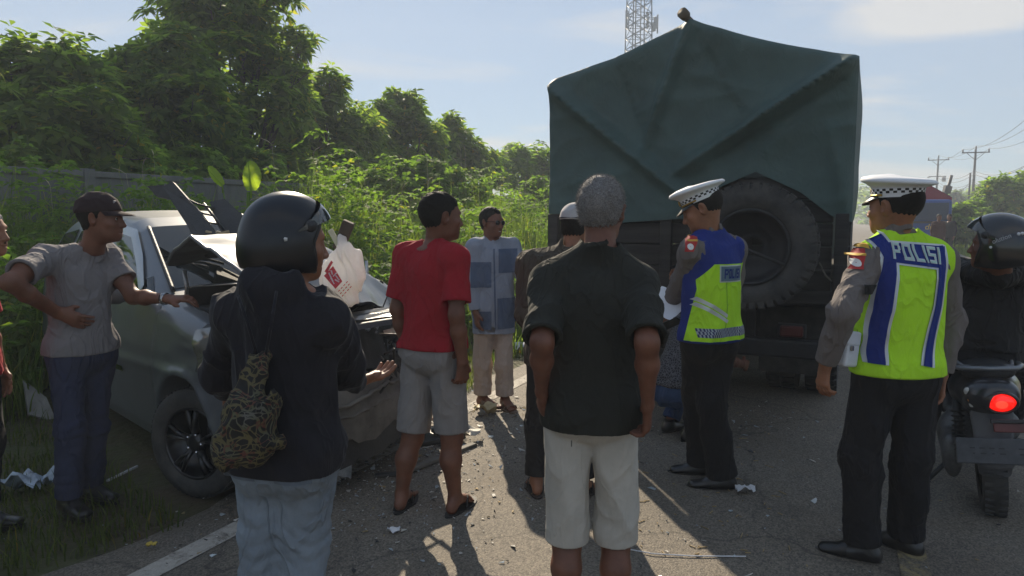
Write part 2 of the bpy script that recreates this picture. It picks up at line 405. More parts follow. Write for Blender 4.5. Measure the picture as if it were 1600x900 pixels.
def waves(P, amps, seed, stretch=(1, 1, 1)):
    """soft cloth folds: warped ridged sines in several directions; amps: list of (amplitude, wavelength)"""
    r = np.random.default_rng(seed); out = np.zeros(P.shape[:-1], np.float32); Q = P * np.array(stretch, np.float32)
    for amp, wl in amps:
        for _ in range(2):
            d = nrm(r.normal(size=3)); e = nrm(r.normal(size=3)); g = nrm(r.normal(size=3)); ph = r.uniform(0, 6.28, 3)
            k = 6.283 / wl
            w = (Q @ d.astype(np.float32)) * k + ph[0] + 1.1 * np.sin((Q @ e.astype(np.float32)) * k * .6 + ph[1])
            msk = .5 + .5 * np.sin((Q @ g.astype(np.float32)) * k * .33 + ph[2])
            out -= (amp * msk * (1 - 2 * np.abs(np.sin(w * .5)) ** .8)).astype(np.float32)
    return out
# ================================================================== GROUND, ROAD
ROAD_A = R(24.5); RD = np.array([math.sin(ROAD_A), math.cos(ROAD_A), 0]); RN = np.array([math.cos(ROAD_A), -math.sin(ROAD_A), 0]); R0 = np.array([-1.58, 3.08, 0.])
def road(s, t, z=0.): return R0 + RD * s + RN * t + np.array([0, 0, z])
def ground_mat():
    m = bpy.data.materials.new('verge_soil'); m.use_nodes = True; t = m.node_tree; b = t.nodes['Principled BSDF']; b.inputs['Roughness'].default_value = .95
    g = nd(t, 'ShaderNodeTexCoord')
    n = nd(t, 'ShaderNodeTexNoise'); lk(t, g.outputs['Object'], n.inputs['Vector']); n.inputs['Scale'].default_value = .9; n.inputs['Detail'].default_value = 8; n.inputs['Roughness'].default_value = .7
    r = nd(t, 'ShaderNodeValToRGB'); lk(t, n.outputs[0], r.inputs[0])
    r.color_ramp.elements[0].position = .38; r.color_ramp.elements[0].color = (.060, .075, .022, 1); r.color_ramp.elements[1].position = .62; r.color_ramp.elements[1].color = (.085, .062, .038, 1)
    lk(t, r.outputs[0], b.inputs['Base Color'])
    n2 = nd(t, 'ShaderNodeTexNoise'); lk(t, g.outputs['Object'], n2.inputs['Vector']); n2.inputs['Scale'].default_value = 14; n2.inputs['Detail'].default_value = 8
    bp = nd(t, 'ShaderNodeBump'); lk(t, n2.outputs[0], bp.inputs['Height']); bp.inputs['Strength'].default_value = .8; bp.inputs['Distance'].default_value = .06; lk(t, bp.outputs[0], b.inputs['Normal'])
    return m
def asphalt_mat(name, base, paint=None, wear=(.45, .6)):
    m = bpy.data.materials.new(name); m.use_nodes = True; t = m.node_tree; b = t.nodes['Principled BSDF']; b.inputs['Roughness'].default_value = .82; b.inputs['Specular IOR Level'].default_value = .35
    g = nd(t, 'ShaderNodeTexCoord'); ob = g.outputs['Object']
    def noise(sc, det=6, ro=.6, di=0.):
        n = nd(t, 'ShaderNodeTexNoise'); lk(t, ob, n.inputs['Vector']); n.inputs['Scale'].default_value = sc; n.inputs['Detail'].default_value = det; n.inputs['Roughness'].default_value = ro; n.inputs['Distortion'].default_value = di; return n.outputs[0]
    def ramp(src, p0, c0, p1, c1):
        r = nd(t, 'ShaderNodeValToRGB'); lk(t, src, r.inputs[0]); r.color_ramp.elements[0].position = p0; r.color_ramp.elements[0].color = (*c0, 1); r.color_ramp.elements[1].position = p1; r.color_ramp.elements[1].color = (*c1, 1); return r.outputs[0]
    def mixc(f, a, bb, mode='MIX'):
        x = nd(t, 'ShaderNodeMix', data_type='RGBA', blend_type=mode)
        if isinstance(f, float): x.inputs['Factor'].default_value = f
        else: lk(t, f, x.inputs['Factor'])
        for s_, k_ in ((a, 'A'), (bb, 'B')):
            if isinstance(s_, tuple): x.inputs[k_].default_value = (*s_, 1)
            else: lk(t, s_, x.inputs[k_])
        return x.outputs['Result']
    big = ramp(noise(.55, 7, .62, .4), .35, mul(base, .78), .65, mul(base, 1.18))
    v = nd(t, 'ShaderNodeTexVoronoi'); lk(t, ob, v.inputs['Vector']); v.inputs['Scale'].default_value = 130; v.inputs['Randomness'].default_value = 1
    stone = ramp(v.outputs['Color'], .2, (.5, .49, .48), .95, (1.75, 1.68, 1.55))
    c = mixc(.75, big, stone, 'MULTIPLY')
    dust = ramp(noise(1.7, 9, .68, 1.), .52, (0, 0, 0), .74, (1, 1, 1))
    dm = nd(t, 'ShaderNodeMath', operation='MULTIPLY'); lk(t, dust, dm.inputs[0]); dm.inputs[1].default_value = .5
    c = mixc(dm.outputs[0], c, (.16, .125, .085))
    oil = ramp(noise(.9, 4, .5, .3), .66, (0, 0, 0), .74, (.55, .55, .55)); c = mixc(oil, c, (.022, .022, .023))
    ck = nd(t, 'ShaderNodeTexVoronoi', feature='DISTANCE_TO_EDGE'); mpv = nd(t, 'ShaderNodeMapping'); 
    wn = nd(t, 'ShaderNodeTexNoise'); lk(t, ob, wn.inputs['Vector']); wn.inputs['Scale'].default_value = 3.; wn.inputs['Detail'].default_value = 6
    wm = nd(t, 'ShaderNodeMix', data_type='RGBA', blend_type='ADD'); wm.inputs['Factor'].default_value = .35; lk(t, ob, wm.inputs['A']); lk(t, wn.outputs['Color'], wm.inputs['B'])
    lk(t, wm.outputs['Result'], ck.inputs['Vector']); ck.inputs['Scale'].default_value = .5
    cm = ramp(ck.outputs['Distance'], .0, (.45, .45, .45), .006, (0, 0, 0)); c = mixc(cm, c, (.015, .015, .015))
    if paint:
        w = ramp(noise(9., 9, .75, .5), wear[0], (0, 0, 0), wear[1], (1, 1, 1)); pv = ramp(noise(30, 4), .3, mul(paint, .75), .7, paint); c = mixc(w, c, pv)
    lk(t, c, b.inputs['Base Color'])
    bp = nd(t, 'ShaderNodeBump'); lk(t, v.outputs['Distance'], bp.inputs['Height']); bp.inputs['Strength'].default_value = .55; bp.inputs['Distance'].default_value = .006; bp.invert = True
    bp2 = nd(t, 'ShaderNodeBump'); lk(t, noise(260, 3), bp2.inputs['Height']); bp2.inputs['Strength'].default_value = .4; bp2.inputs['Distance'].default_value = .003; lk(t, bp.outputs[0], bp2.inputs['Normal'])
    lk(t, bp2.outputs[0], b.inputs['Normal'])
    return m
B = MB(); B.add([(-1500, -300, -.012), (1500, -300, -.012), (1500, 2500, -.012), (-1500, 2500, -.012)], [(0, 1, 2, 3)])
tag(B.build('ground', ground_mat()), kind='structure')
ASPH = (.165, .147, .124)
nS = 260; S_ = np.r_[np.linspace(-9, 25, 171), np.linspace(25.5, 260, 60)]; T_ = np.linspace(-.42, 7.3, 24); P = np.zeros((len(S_), len(T_), 3)); rg = np.random.default_rng(4)
for i, s_ in enumerate(S_):
    e0 = .06 * math.sin(s_ * 1.7) + .05 * math.sin(s_ * 4.1 + 1) + rg.normal(0, .012); e1 = .08 * math.sin(s_ * 1.3 + 2)
    for j, t_ in enumerate(T_):
        t2 = t_ + (e0 if j == 0 else 0) + (e1 if j == len(T_) - 1 else 0)
        P[i, j] = road(s_, t2, .012 + .015 * math.sin(math.pi * (t_ + .4) / 7.7) - (.02 if j in (0, len(T_) - 1) else 0))
B = MB(); B.grid(P); RoadO = tag(B.build('road', asphalt_mat('asphalt', ASPH)), kind='structure')
def road_z(t): return .012 + .015 * math.sin(math.pi * (min(max(t, -.4), 7.3) + .4) / 7.7)
def paint(s0, s1, t0, t1, n):
    P = np.zeros((n, 4, 3))
    for i, s_ in enumerate(np.linspace(s0, s1, n)):
        for j, t_ in enumerate(np.linspace(t0, t1, 4)): P[i, j] = road(s_, t_, road_z(t_) + .004)
    return P
B = MB(); B.grid(paint(-9, 60, -.055, .075, 140)); tag(B.build('edge_line', asphalt_mat('worn_white_paint', ASPH, (.50, .46, .40), (.36, .52))), kind='structure')
B = MB()
for s0 in (-6.5, -1.2, 8.0, 17, 26, 35, 44, 53): B.grid(paint(s0, s0 + 3.2, 3.02, 3.14, 12))
tag(B.build('center_line', asphalt_mat('worn_yellow_paint', ASPH, (.36, .29, .14), (.47, .62))), kind='structure')
# ================================================================== CONCRETE WALL
CONC = mat('old_concrete', (.20, .20, .19), .92, var=.3, vscale=1.3, bump=.4, bscale=25, dist=.01, col2=(.085, .09, .085), stretch=(1, 1, .35))
wall = thing('concrete_wall', 'long grey concrete panel wall with coping, overgrown by weeds at the edge of the trees', 'wall', road(0, -7.2), -ROAD_A)
pm = None; WL = 2.4; WH = 2.14
for i in range(-7, 26):
    y0 = i * WL
    if pm is None:
        b = MB(); b.box((0, WL / 2, WH / 2), (.10, WL - .17, WH - .002)); pm = b.build('panel', CONC, wall); o = pm
        b = MB(); b.box((0, 0, WH / 2 + .06), (.20, .17, WH + .12), bev=.012); po = b.build('post', CONC, wall)
        b = MB(); b.box((0, WL / 2, WH + .045), (.17, WL - .172, .09), bev=.012); co = b.build('coping', CONC, wall); L_ = [pm, po, co]
    else:
        L_ = []
        for q in (pm, po, co): c = q.copy(); COL.objects.link(c); L_.append(c)
    for q in L_: q.location = (0, y0, 0)
# ================================================================== TRUCK WITH THE GREEN TARPAULIN
TY = R(25.5); T0 = np.array([1.39, 5.57, 0.]); TX = np.array([math.cos(TY), -math.sin(TY), 0]); TD = np.array([math.sin(TY), math.cos(TY), 0])
def tloc(P): P = np.asarray(P) - T0; return np.array([P @ TX, P @ TD, P[2]])
def tface(px, py, y=0.):
    """pixel -> (x,z) on the truck's rear plane"""
    a = at(px, py, 1.); C = np.array([0, 0, CAM_Z]); d = a - C; k = ((T0 + TD * y - C) @ TD) / (d @ TD); q = tloc(C + d * k); return q[0], q[2]
truck = thing('cargo_truck', 'big cargo truck seen from behind, dark green tarpaulin on top, spare tyre on its tail', 'truck', T0, -TY)
TARP = cloth('green_tarpaulin', (.050, .088, .082), var=.22, wr=.14, rough=.66, weave=420, vs=2.2)
TARP.node_tree.nodes['Principled BSDF'].inputs['Specular IOR Level'].default_value = .45
DARKW = mat('dark_board', (.030, .028, .026), .8, var=.4, vscale=5, bump=.4, bscale=40, stretch=(.3, 1, 5))
TSTEEL = mat('dark_steel', (.022, .023, .025), .6, var=.3, vscale=12, metal=.2, bump=.2, bscale=60)
RUB = mat('tyre_rubber', (.026, .026, .027), .82, var=.3, vscale=9, bump=.3, bscale=70, col2=(.070, .066, .060))
ap = tface(1077, 27); tl = tface(854, 124); tr = tface(1343, 86); bl = tface(850, 334); br = tface(1347, 352)
HWd = (tr[0] - tl[0]) / 2; TL_ = 5.6
xs = np.linspace(tl[0], tr[0], 97); zt = np.interp(xs, [tl[0], ap[0], tr[0]], [tl[1], ap[1], tr[1]])
zt += np.where(xs < ap[0], -.035 * np.sin(math.pi * (xs - tl[0]) / (ap[0] - tl[0])), -.03 * np.sin(math.pi * (xs - ap[0]) / (tr[0] - ap[0])))
bot = [tface(*q) for q in ((850, 334), (1000, 336), (1082, 333), (1110, 300), (1180, 268), (1250, 300), (1300, 338), (1347, 352))]
zb = np.interp(xs, [q[0] for q in bot], [q[1] for q in bot])
folds = [((858, 135), (1085, 318), .12, .05), ((1340, 92), (1062, 268), .15, .055), ((1079, 34), (1003, 238), .09, .045), ((1335, 130), (1110, 300), .03, .08), ((1085, 40), (1200, 250), -.035, .14), ((960, 90), (1010, 230), -.05, .12), ((1300, 200), (1330, 345), .03, .05)]
def seg2(x, z, a, b):
    ax, az = a; bx, bz = b; L2 = (bx - ax) ** 2 + (bz - az) ** 2; t = np.clip(((x - ax) * (bx - ax) + (z - az) * (bz - az)) / L2, 0, 1)
    sgn = (bx - ax) * (z - az) - (bz - az) * (x - ax)
    return np.hypot(x - ax - t * (bx - ax), z - az - t * (bz - az)), t, sgn
rows = 72; G = np.zeros((rows, len(xs), 3))
for i in range(rows):
    v = i / (rows - 1); z = zb + (zt - zb) * v; y = np.zeros_like(xs)
    for (p, q, am, wd) in folds:
        d, t, sg = seg2(xs, z, tface(*p), tface(*q)); prof = np.exp(-(d / wd) ** 2); steep = np.exp(-(d / (wd * 2.6)) ** 2)
        y -= am * (prof + .35 * np.where(sg < 0, steep, 0)) * (.35 + .65 * np.sin(math.pi * np.clip(t * .9 + .08, 0, 1)))
    PP = np.stack([xs, np.zeros_like(xs), z], 1).astype(np.float32)
    y += waves(PP[None], [(.016, .6), (.006, .26)], 8, (1, 1, 1.4))[0]
    edge = np.minimum(xs - xs[0], xs[-1] - xs); y += .07 * np.exp(-edge / .035) ; top = (zt - z); y += .05 * np.exp(-top / .03)
    y += .05 * np.sin(math.pi * v) * np.sin(math.pi * (xs - xs[0]) / (2 * HWd))
    G[i] = np.stack([xs, y, z], 1)
B = MB(); B.grid(G)
# roof and sides, one continuous cloth
ys = np.linspace(0, TL_, 40); Rf = np.zeros((len(ys), len(xs), 3))
for i, y in enumerate(ys):
    sag = .05 * math.sin(math.pi * ((y / 1.4) % 1)) if y > 0 else 0
    Rf[i] = np.stack([xs, np.full_like(xs, y) + .07, zt - sag * (1 - np.abs(xs - ap[0]) / 1.6) + (0 if i else -.0)], 1)
    if i == 0: Rf[i] = G[-1]
B.grid(Rf)
for side in (0, -1):
    Sd = np.zeros((20, len(ys), 3)); zlow = (zb[0], zb[-1])[side]
    for i in range(20):
        v = i / 19
        for j, y in enumerate(ys):
            p = Rf[j, side]; z = p[2] + (zlow - p[2]) * v; bul = .04 * math.sin(math.pi * v) * (1 if side else -1) * abs(math.sin(y * 2.2))
            Sd[i, j] = (p[0] + (bul if j else 0) + (.012 if side else -.012) * math.sin(v * 9) * (j > 0), p[1] if j else np.interp(z, G[:, side, 2], G[:, side, 1]), z)
    B.grid(Sd if side else Sd[:, ::-1])
tarp = B.build('tarpaulin', TARP, truck)
# hem flap folded below the left half
h0 = [tface(*q) for q in ((925, 334), (1085, 333), (1076, 341), (985, 347), (930, 352))]
B = MB(); B.slab([(x, z) for x, z in h0], -.012, -.004, mat4(np.array([[1, 0, 0], [0, 0, 1], [0, 1, 0]]))); B.build('tarpaulin_flap', TARP, truck)
# ridge pole sticking out of the top
B = MB(); a3 = np.array([ap[0], .12, ap[1] - .06]); B.tube([a3 + (.02, .5, -.02), a3 + (0, 0, .04), a3 + (-.045, -.14, .085)], [.028, .028, .026], 10); B.tube([a3 + (-.03, -.105, .075), a3 + (-.048, -.155, .092)], [.04, .042], 10); B.build('ridge_pole', mat('bamboo_pole', (.11, .085, .055), .7, var=.3), truck)
# tailgate boards, posts and side boards
zt0 = 1.02; z1 = 1.62; xw = tr[0] - tl[0]; xc = (tr[0] + tl[0]) / 2
nb_ = 5; bh = (z1 + .25 - zt0) / nb_
for i in range(nb_):
    B = MB(); B.box((xc, .075 + .004 * (i % 2), zt0 + (i + .5) * bh), (xw - .24, .05, bh - .012), bev=.006); B.build('board', DARKW, truck)
for x in (tl[0] + .06, tr[0] - .06, tl[0] + .34, xc - .15, xc + .45):
    B = MB(); B.box((x, .035, (zt0 + z1) / 2 - .05), (.09, .07, z1 - zt0 + .06), bev=.008); B.build('stake', DARKW, truck)
for x in (tl[0] + .03, tr[0] - .03):
    for i in range(nb_):
        B = MB(); B.box((x, TL_ / 2 + .15, zt0 + (i + .5) * bh), (.05, TL_ - .2, bh - .012)); B.build('side_board', DARKW, truck)
B = MB(); B.box((xc, TL_ / 2, zt0 - .03), (xw - .02, TL_ - .02, .10)); B.build('cargo_bed', DARKW, truck)
B = MB()
for x in (-.42, .42): B.box((xc + x, 2.9, .84), (.09, 5.7, .24))
for y in (.35, 1.6, 3.0, 4.4): B.box((xc, y, .88), (.76, .09, .16))
for y in (.1, .8, 1.5, 2.2, 2.9, 3.6): B.box((xc, y, .985), (xw - .2, .07, .045))
B.build('chassis', TSTEEL, truck)
B = MB(); B.box((xc, .02, .60), (2.1, .10, .14), bev=.02)
for x in (-.5, .5): B.box((xc + x, .1, .74), (.07, .07, .3))
B.build('rear_bumper', TSTEEL, truck)
REDL = mat('tail_red', (.07, .005, .004), .4, var=.3)
for x, z in ((1237, 517), (930, 512)):
    q = tface(x, z, -.02); B = MB(); B.box((q[0], -.045, q[1]), (.16, .04, .08), bev=.012); lo_ = B.build('tail_light', REDL, truck); B = MB(); B.box((q[0], -.02, q[1]), (.2, .03, .11), bev=.01); B.build('lamp_housing', TSTEEL, lo_)
for x in (-.78, .78):
    B = MB(); B.box((xc + x, .55, .58), (.52, .012, .55), bev=.004); B.build('mud_flap', RUB, truck)
def tyre(mb, c, r, w, rim, lugs=44, axis='y', rotx=None):
    prof = [(rim, -w * .34), (rim + .02, -w * .44), (rim + (r - rim) * .45, -w * .53), (r - .05, -w * .50), (r - .018, -w * .43), (r - .012, -w * .36), (r - .012, w * .36), (r - .018, w * .43), (r - .05, w * .50), (rim + (r - rim) * .45, w * .53), (rim + .02, w * .44), (rim, w * .34)]
    M = np.array([[1, 0, 0], [0, 0, 1], [0, 1, 0]]) if axis == 'y' else np.array([[0, 0, 1], [1, 0, 0], [0, 1, 0]])
    mb.lathe(prof, 64, mat4(M, c))
    for i in range(lugs):
        a = 2 * math.pi * i / lugs
        for sgn in (-1, 1):
            aa = a + (.5 * math.pi / lugs if sgn > 0 else 0); ca, sa = math.cos(aa), math.sin(aa)
            Rl = np.array([[ca, -sa, 0], [sa, ca, 0], [0, 0, 1]])
            for (rr, zz, d3) in ((r - .010, sgn * w * .24, (.024, r * 4.2 / lugs, w * .40)), (r - .036, sgn * w * .475, (.046, r * 3.8 / lugs, .018))):
                V = np.array([(i_ * d3[0] / 2, j_ * d3[1] / 2, k_ * d3[2] / 2) for k_ in (-1, 1) for j_ in (-1, 1) for i_ in (-1, 1)]) + (rr, 0, zz)
                V = V @ Rl.T @ M.T + np.asarray(c)
                mb.add(V, [(0, 2, 3, 1), (4, 5, 7, 6), (0, 1, 5, 4), (2, 6, 7, 3), (0, 4, 6, 2), (1, 3, 7, 5)])
    return M
sc_ = tface(1174, 385, -.16); SR = .458
B = MB(); tyre(B, (sc_[0], -.16, sc_[1]), SR, .25, .27, 42)
sp = B.build('spare_tyre', RUB, truck)
B = MB(); Ms = mat4(np.array([[1, 0, 0], [0, 0, 1], [0, 1, 0]]), (sc_[0], -.16, sc_[1]))
B.lathe([(.275, -.11), (.262, -.118), (.250, -.10), (.245, .02), (.20, .045), (.12, .05), (.115, .08), (.07, .08)], 40, Ms); B.build('rim', TSTEEL, sp)
B = MB(); B.tube([(sc_[0] - .30, -.30, sc_[1] + .10), (sc_[0] + .02, -.305, sc_[1] - .03), (sc_[0] + .24, -.30, sc_[1] - .12)], .012, 8); B.build('spare_tyre_bar', TSTEEL, truck)
for x in (-.98, -.66, .66, .98):
    B = MB(); tyre(B, (xc + x, 1.35, .475), .465, .25, .27, 34, 'x'); w_ = B.build('wheel', RUB, truck)
    B = MB(); B.lathe([(.27, -.09), (.25, -.1), (.23, .0), (.10, .03), (.02, .05)], 24, mat4(np.array([[0, 0, 1 if x > 0 else -1], [1, 0, 0], [0, 1, 0]]), (xc + x, 1.35, .475))); B.build('rim', TSTEEL, w_)
for x in (-.9, .9):
    B = MB(); tyre(B, (xc + x, 5.6, .475), .465, .25, .27, 34, 'x'); B.build('wheel', RUB, truck)
B = MB(); B.tube([(xc - .9, 1.35, .475), (xc + .9, 1.35, .475)], .09, 12); B.tube([(xc - .12, 1.35, .475), (xc + .12, 1.35, .475)], .19, 14); B.build('rear_axle', TSTEEL, truck)
for g in (-1, 1): B = MB(); B.box((xc + g * .80, 3.1, .72), (.55, 1.5, .52), bev=.05); B.build('added_gap_block_right' if g > 0 else 'added_gap_block_left', TSTEEL, truck)  # boxes added under the bed to block bright ground showing through the gap
B = MB(); B.box((xc, .62, .80), (xw - .3, .03, .34)); B.build('rear_crossmember', TSTEEL, truck)
B = MB(); B.box((xc, 6.9, 1.45), (2.0, 1.7, 1.7), bev=.12); B.box((xc, 6.9, .65), (1.9, 1.6, .5), bev=.08); B.build('cab', mat('truck_cab_paint', (.05, .07, .06), .4, var=.1, coat=.3), truck)
# rope hanging down the right edge
B = MB(); q = tface(1280, 410, -.03); q2 = tface(1300, 440, -.03); B.tube([(q[0], -.05, q[1]), ((q[0] + q2[0]) / 2, -.07, (q[1] + q2[1]) / 2 - .02), (q2[0], -.03, q2[1])], .006, 6); B.build('rope', mat('rope', (.12, .11, .09), .9), truck)
# ================================================================== PEOPLE
SKIN = mat('skin', hexc('#8a5b41'), .55, var=.2, vscale=14, bump=.15, bscale=220, dist=.003, sss=.08)
SKIN_D = mat('skin_dark', hexc('#6b4230'), .56, var=.22, vscale=14, bump=.15, bscale=220, dist=.003, sss=.08)
HAIR_K = mat('hair_black', (.010, .009, .008), .75, var=.3, vscale=90, bump=.8, bscale=420, dist=.002, spec=.15)
HAIR_G = mat('hair_grey', (.20, .19, .185), .75, var=.5, vscale=230, bump=.8, bscale=420, dist=.002, spec=.2)
EYEW = mat('eye_white', (.6, .57, .53), .25, var=.05); IRIS = mat('iris', (.02, .012, .008), .15, var=.1)
def rz_(a): return np.array(Matrix.Rotation(a, 3, 'Z'))
def rx_(a): return np.array(Matrix.Rotation(a, 3, 'X'))
def ry_(a): return np.array(Matrix.Rotation(a, 3, 'Y'))
class Body:
    """joints in the person's own frame: x = the person's right, y = front, z = up, origin on the ground"""
    def __init__(s, label, base, yaw, H=1.70, wide=1., lean=0., twist=0., side=0., hyaw=0., hpitch=0., hroll=0., group='bystanders and police at the crash', pelvis=None, drop=.018, neckf=.015):
        s.base = np.array([base[0], base[1], base[2] if len(base) > 2 else 0.]); s.yaw = yaw
        s.sandals = False
        s.root = thing('person', label, 'person', s.base, yaw, group)
        k = s.k = H / 1.72; s.wide = wide
        s.pel = np.array([0, 0, .94 * k]) if pelvis is None else np.array(pelvis, float)
        s.Rc = rz_(twist) @ rx_(-lean) @ ry_(side); s.Rh = rz_(hyaw) @ rx_(hpitch) @ ry_(hroll)
        J = s.J = {}
        up = lambda x, y, z: s.pel + s.Rc @ (np.array([x, y, z - .94]) * k)
        J['waist'] = up(0, .005, 1.08); J['chest'] = up(0, 0, 1.27); J['top'] = up(0, -.01, 1.36); J['neck'] = up(0, -.02, 1.45)
        J['head'] = J['neck'] + s.Rc @ (np.array([0, neckf, .06]) * k) + s.Rh @ (np.array([0, .03, .095]) * k)
        for sd, g in (('L', -1), ('R', 1)):
            J['sh' + sd] = up(g * .172 * wide, -.012, 1.395 - drop)
            J['hip' + sd] = s.pel + np.array([g * .088 * k, 0, -.03 * k])
            J['kn' + sd] = np.array([g * .098 * k, .015, .475 * k]); J['an' + sd] = np.array([g * .105 * k, -.03, .085 * k])
            J['el' + sd] = J['sh' + sd] + np.array([g * .05, -.02, -.285]) * k; J['wr' + sd] = J['el' + sd] + np.array([-g * .01, .06, -.24]) * k
        s.toe = {'L': R(8), 'R': R(-8)}
        s.hand = {}
    def toL(s, P): return rz_(-s.yaw) @ (np.asarray(P, float) - s.base)
    def toW(s, P): return rz_(s.yaw) @ np.asarray(P, float) + s.base
    def px(s, j, x, y, Y): s.J[j] = s.toL(at(x, y, Y)); return s
    def reach(s, j, frm, L, x, y, near=True):
        """put joint j on the sight line of a measured pixel, L from joint frm (nearer or farther solution)"""
        C = np.array([0, 0, CAM_Z]); d = nrm(at(x, y, 3.) - C); S = s.toW(s.J[frm]); L *= s.k
        b = d @ (S - C); c = (S - C) @ (S - C) - L * L; disc = b * b - c
        t = b if disc < 0 else (b - math.sqrt(disc) if near else b + math.sqrt(disc))
        P = C + d * t
        if disc < 0: P = S + (P - S) / np.linalg.norm(P - S) * L
        s.J[j] = s.toL(P); return s
    # ---- skin
    def head_sdf(s, M, k, ears=True):
        c = s.J['head']; Q = lambda x, y, z: c + s.Rh @ (np.array([x, y, z]) * k)
        M.ell(Q(0, -.014, .028), np.array([.076, .096, .086]) * k, s.Rh, .03)
        M.ell(Q(0, .028, -.03), np.array([.060, .070, .088]) * k, s.Rh, .03)
        M.ell(Q(0, .038, -.078), np.array([.047, .052, .036]) * k, s.Rh, .03)
        M.ell(Q(0, .083, -.101), np.array([.018, .014, .014]) * k, s.Rh, .02)
        M.cap(Q(-.034, .084, .021), Q(.034, .084, .021), .011 * k, k=.016)
        for g in (-1, 1):
            M.ell(Q(g * .043, .066, -.03), np.array([.02, .02, .018]) * k, s.Rh, .02)
            M.ell(Q(g * .032, .108, -.001), np.array([.018, .016, .012]) * k, s.Rh, .014, 'sub')
            M.ell(Q(g * .031, .081, -.001), np.array([.0135, .0125, .0115]) * k, s.Rh, .003)
            if ears:
                M.ell(Q(g * .080, -.006, -.008), np.array([.010, .020, .032]) * k, s.Rh @ ry_(g * .25) @ rz_(g * -.35), .008)
                M.ell(Q(g * .089, .002, -.004), np.array([.006, .010, .018]) * k, s.Rh @ ry_(g * .25), .006, 'sub')
        M.cap(Q(0, .092, .008), Q(0, .115, -.036), .0075 * k, .012 * k, k=.010)
        for g in (-1, 1): M.ell(Q(g * .013, .104, -.040), np.array([.009, .011, .008]) * k, s.Rh, .006)
        M.cap(Q(-.020, .089, -.066), Q(.020, .089, -.066), .0075 * k, k=.008); M.cap(Q(-.017, .089, -.079), Q(.017, .089, -.079), .008 * k, k=.008)
        M.cap(Q(-.028, .10, -.0725), Q(.028, .10, -.0725), .0026 * k, k=.004, op='sub')
    def hand_frame(s, sd):
        e, w = s.J['el' + sd], s.J['wr' + sd]; f = nrm(w - e)
        h = s.hand.get(sd, {}); wd = nrm(h.get('w', f)); g = 1 if sd == 'L' else -1
        n = np.array(h.get('n', (g, 0, 0)), float); n = nrm(n - wd * (n @ wd)); t = np.cross(n, wd) * g
        return h, wd, n, t
    def hand_sdf(s, M, sd):
        k = s.k * 1.04; h, wd, n, t = s.hand_frame(sd); w = s.J['wr' + sd]
        Q = lambda a, b, c: w + (wd * a + t * b + n * c) * k
        M.cap(Q(.005, 0, 0), Q(.085, .002, .003), (.028 * k, .017 * k), (.040 * k, .0145 * k), u=t, k=.02)
        M.cap(Q(.02, .022, .010), Q(.05, .030, .012), .014 * k, .012 * k, k=.014)
        cu = h.get('curl', (.3, .34, .38, .42)); sp = h.get('spread', 1.)
        for i, (off, ln) in enumerate(((.0295, .070), (.0095, .079), (-.0105, .073), (-.0285, .058))):
            p = Q(.083, off, .002); a = 0.; fan = (.09, .02, -.05, -.13)[i] * sp; r = (.0086, .0088, .0084, .0074)[i] * k
            for j, fr in enumerate((.44, .31, .25)):
                a += cu[i] * (.8, 1.15, .75)[j]
                dr = nrm((wd * math.cos(a) + n * math.sin(a)) + t * fan * math.cos(a)); q = p + dr * ln * fr * k
                M.cap(p, q, r, r * .93, k=.007 if j else .012); p = q; r *= .93
        th = h.get('thumb', (.62, .66, .35)); p = Q(.028, .028, .008)
        for j, ln in enumerate((.042, .032, .024)):
            v = nrm(wd * (th[0] + .28 * j) + t * max(.08, th[1] - .24 * j) + n * (th[2] + .05 * j)); q = p + v * ln * k
            M.cap(p, q, (.0125 - .0012 * j) * k, (.0112 - .0012 * j) * k, k=.012 if j == 0 else .006); p = q
    def foot_sdf(s, M, sd):
        k = s.k; a = s.J['an' + sd]; f = rz_(s.toe[sd]) @ np.array([0, 1., 0]); r = rz_(s.toe[sd]) @ np.array([1., 0, 0]); b = np.array([a[0], a[1], a[2] - .085 * k])
        g = -1 if sd == 'L' else 1
        Q = lambda x, y, z: b + (r * x * -g + f * y + np.array([0, 0, z])) * k
        M.ell(Q(0, -.035, .034), np.array([.030, .034, .034]) * k, None, .03)
        M.cap(Q(0, .0, .065), Q(.004, .115, .032), (.032 * k, .034 * k), (.043 * k, .022 * k), u=r, k=.03)
        for i in range(5):
            x = (.030, .011, -.006, -.021, -.034)[i]; ln = (.062, .062, .055, .046, .036)[i]
            M.cap(Q(x, .125 - .006 * i, .024), Q(x * 1.12, .125 - .006 * i + ln, .013), (.0135, .0095, .009, .0085, .0085)[i] * k, (.011, .0075, .007, .0068, .0068)[i] * k, k=.008)
    def skin(s, m=None, feet=True, hands='LR', head=True, ears=True, h=.0045, fine=True, fat=1., leg_z=.17, slv=.62):
        m = m or SKIN; k = s.k; J = s.J; M = SDF(); X = s.Rc @ np.array([1., 0, 0]); wd = s.wide
        M.cap(s.pel - np.array([0, 0, .02]), J['waist'], (.155 * k, .11 * k), (.135 * k * wd, .095 * k * fat), u=(1, 0, 0), k=.04)
        M.cap(J['waist'], J['top'], (.135 * k * wd, .095 * k * fat), (.145 * k * wd, .085 * k), u=X, k=.04)
        M.cap(J['shL'] * .84 + J['shR'] * .16, J['shR'] * .84 + J['shL'] * .16, .046 * k, k=.04)
        M.cap(J['neck'] + s.Rc @ (np.array([0, 0, -.04]) * k), J['head'] + s.Rh @ (np.array([0, -.02, -.05]) * k), .059 * k, .054 * k, k=.04)
        for g in (-1, 1): M.ell(s.pel + np.array([g * .075, -.055, -.045]) * k, np.array([.085, .075, .085]) * k, None, .05)
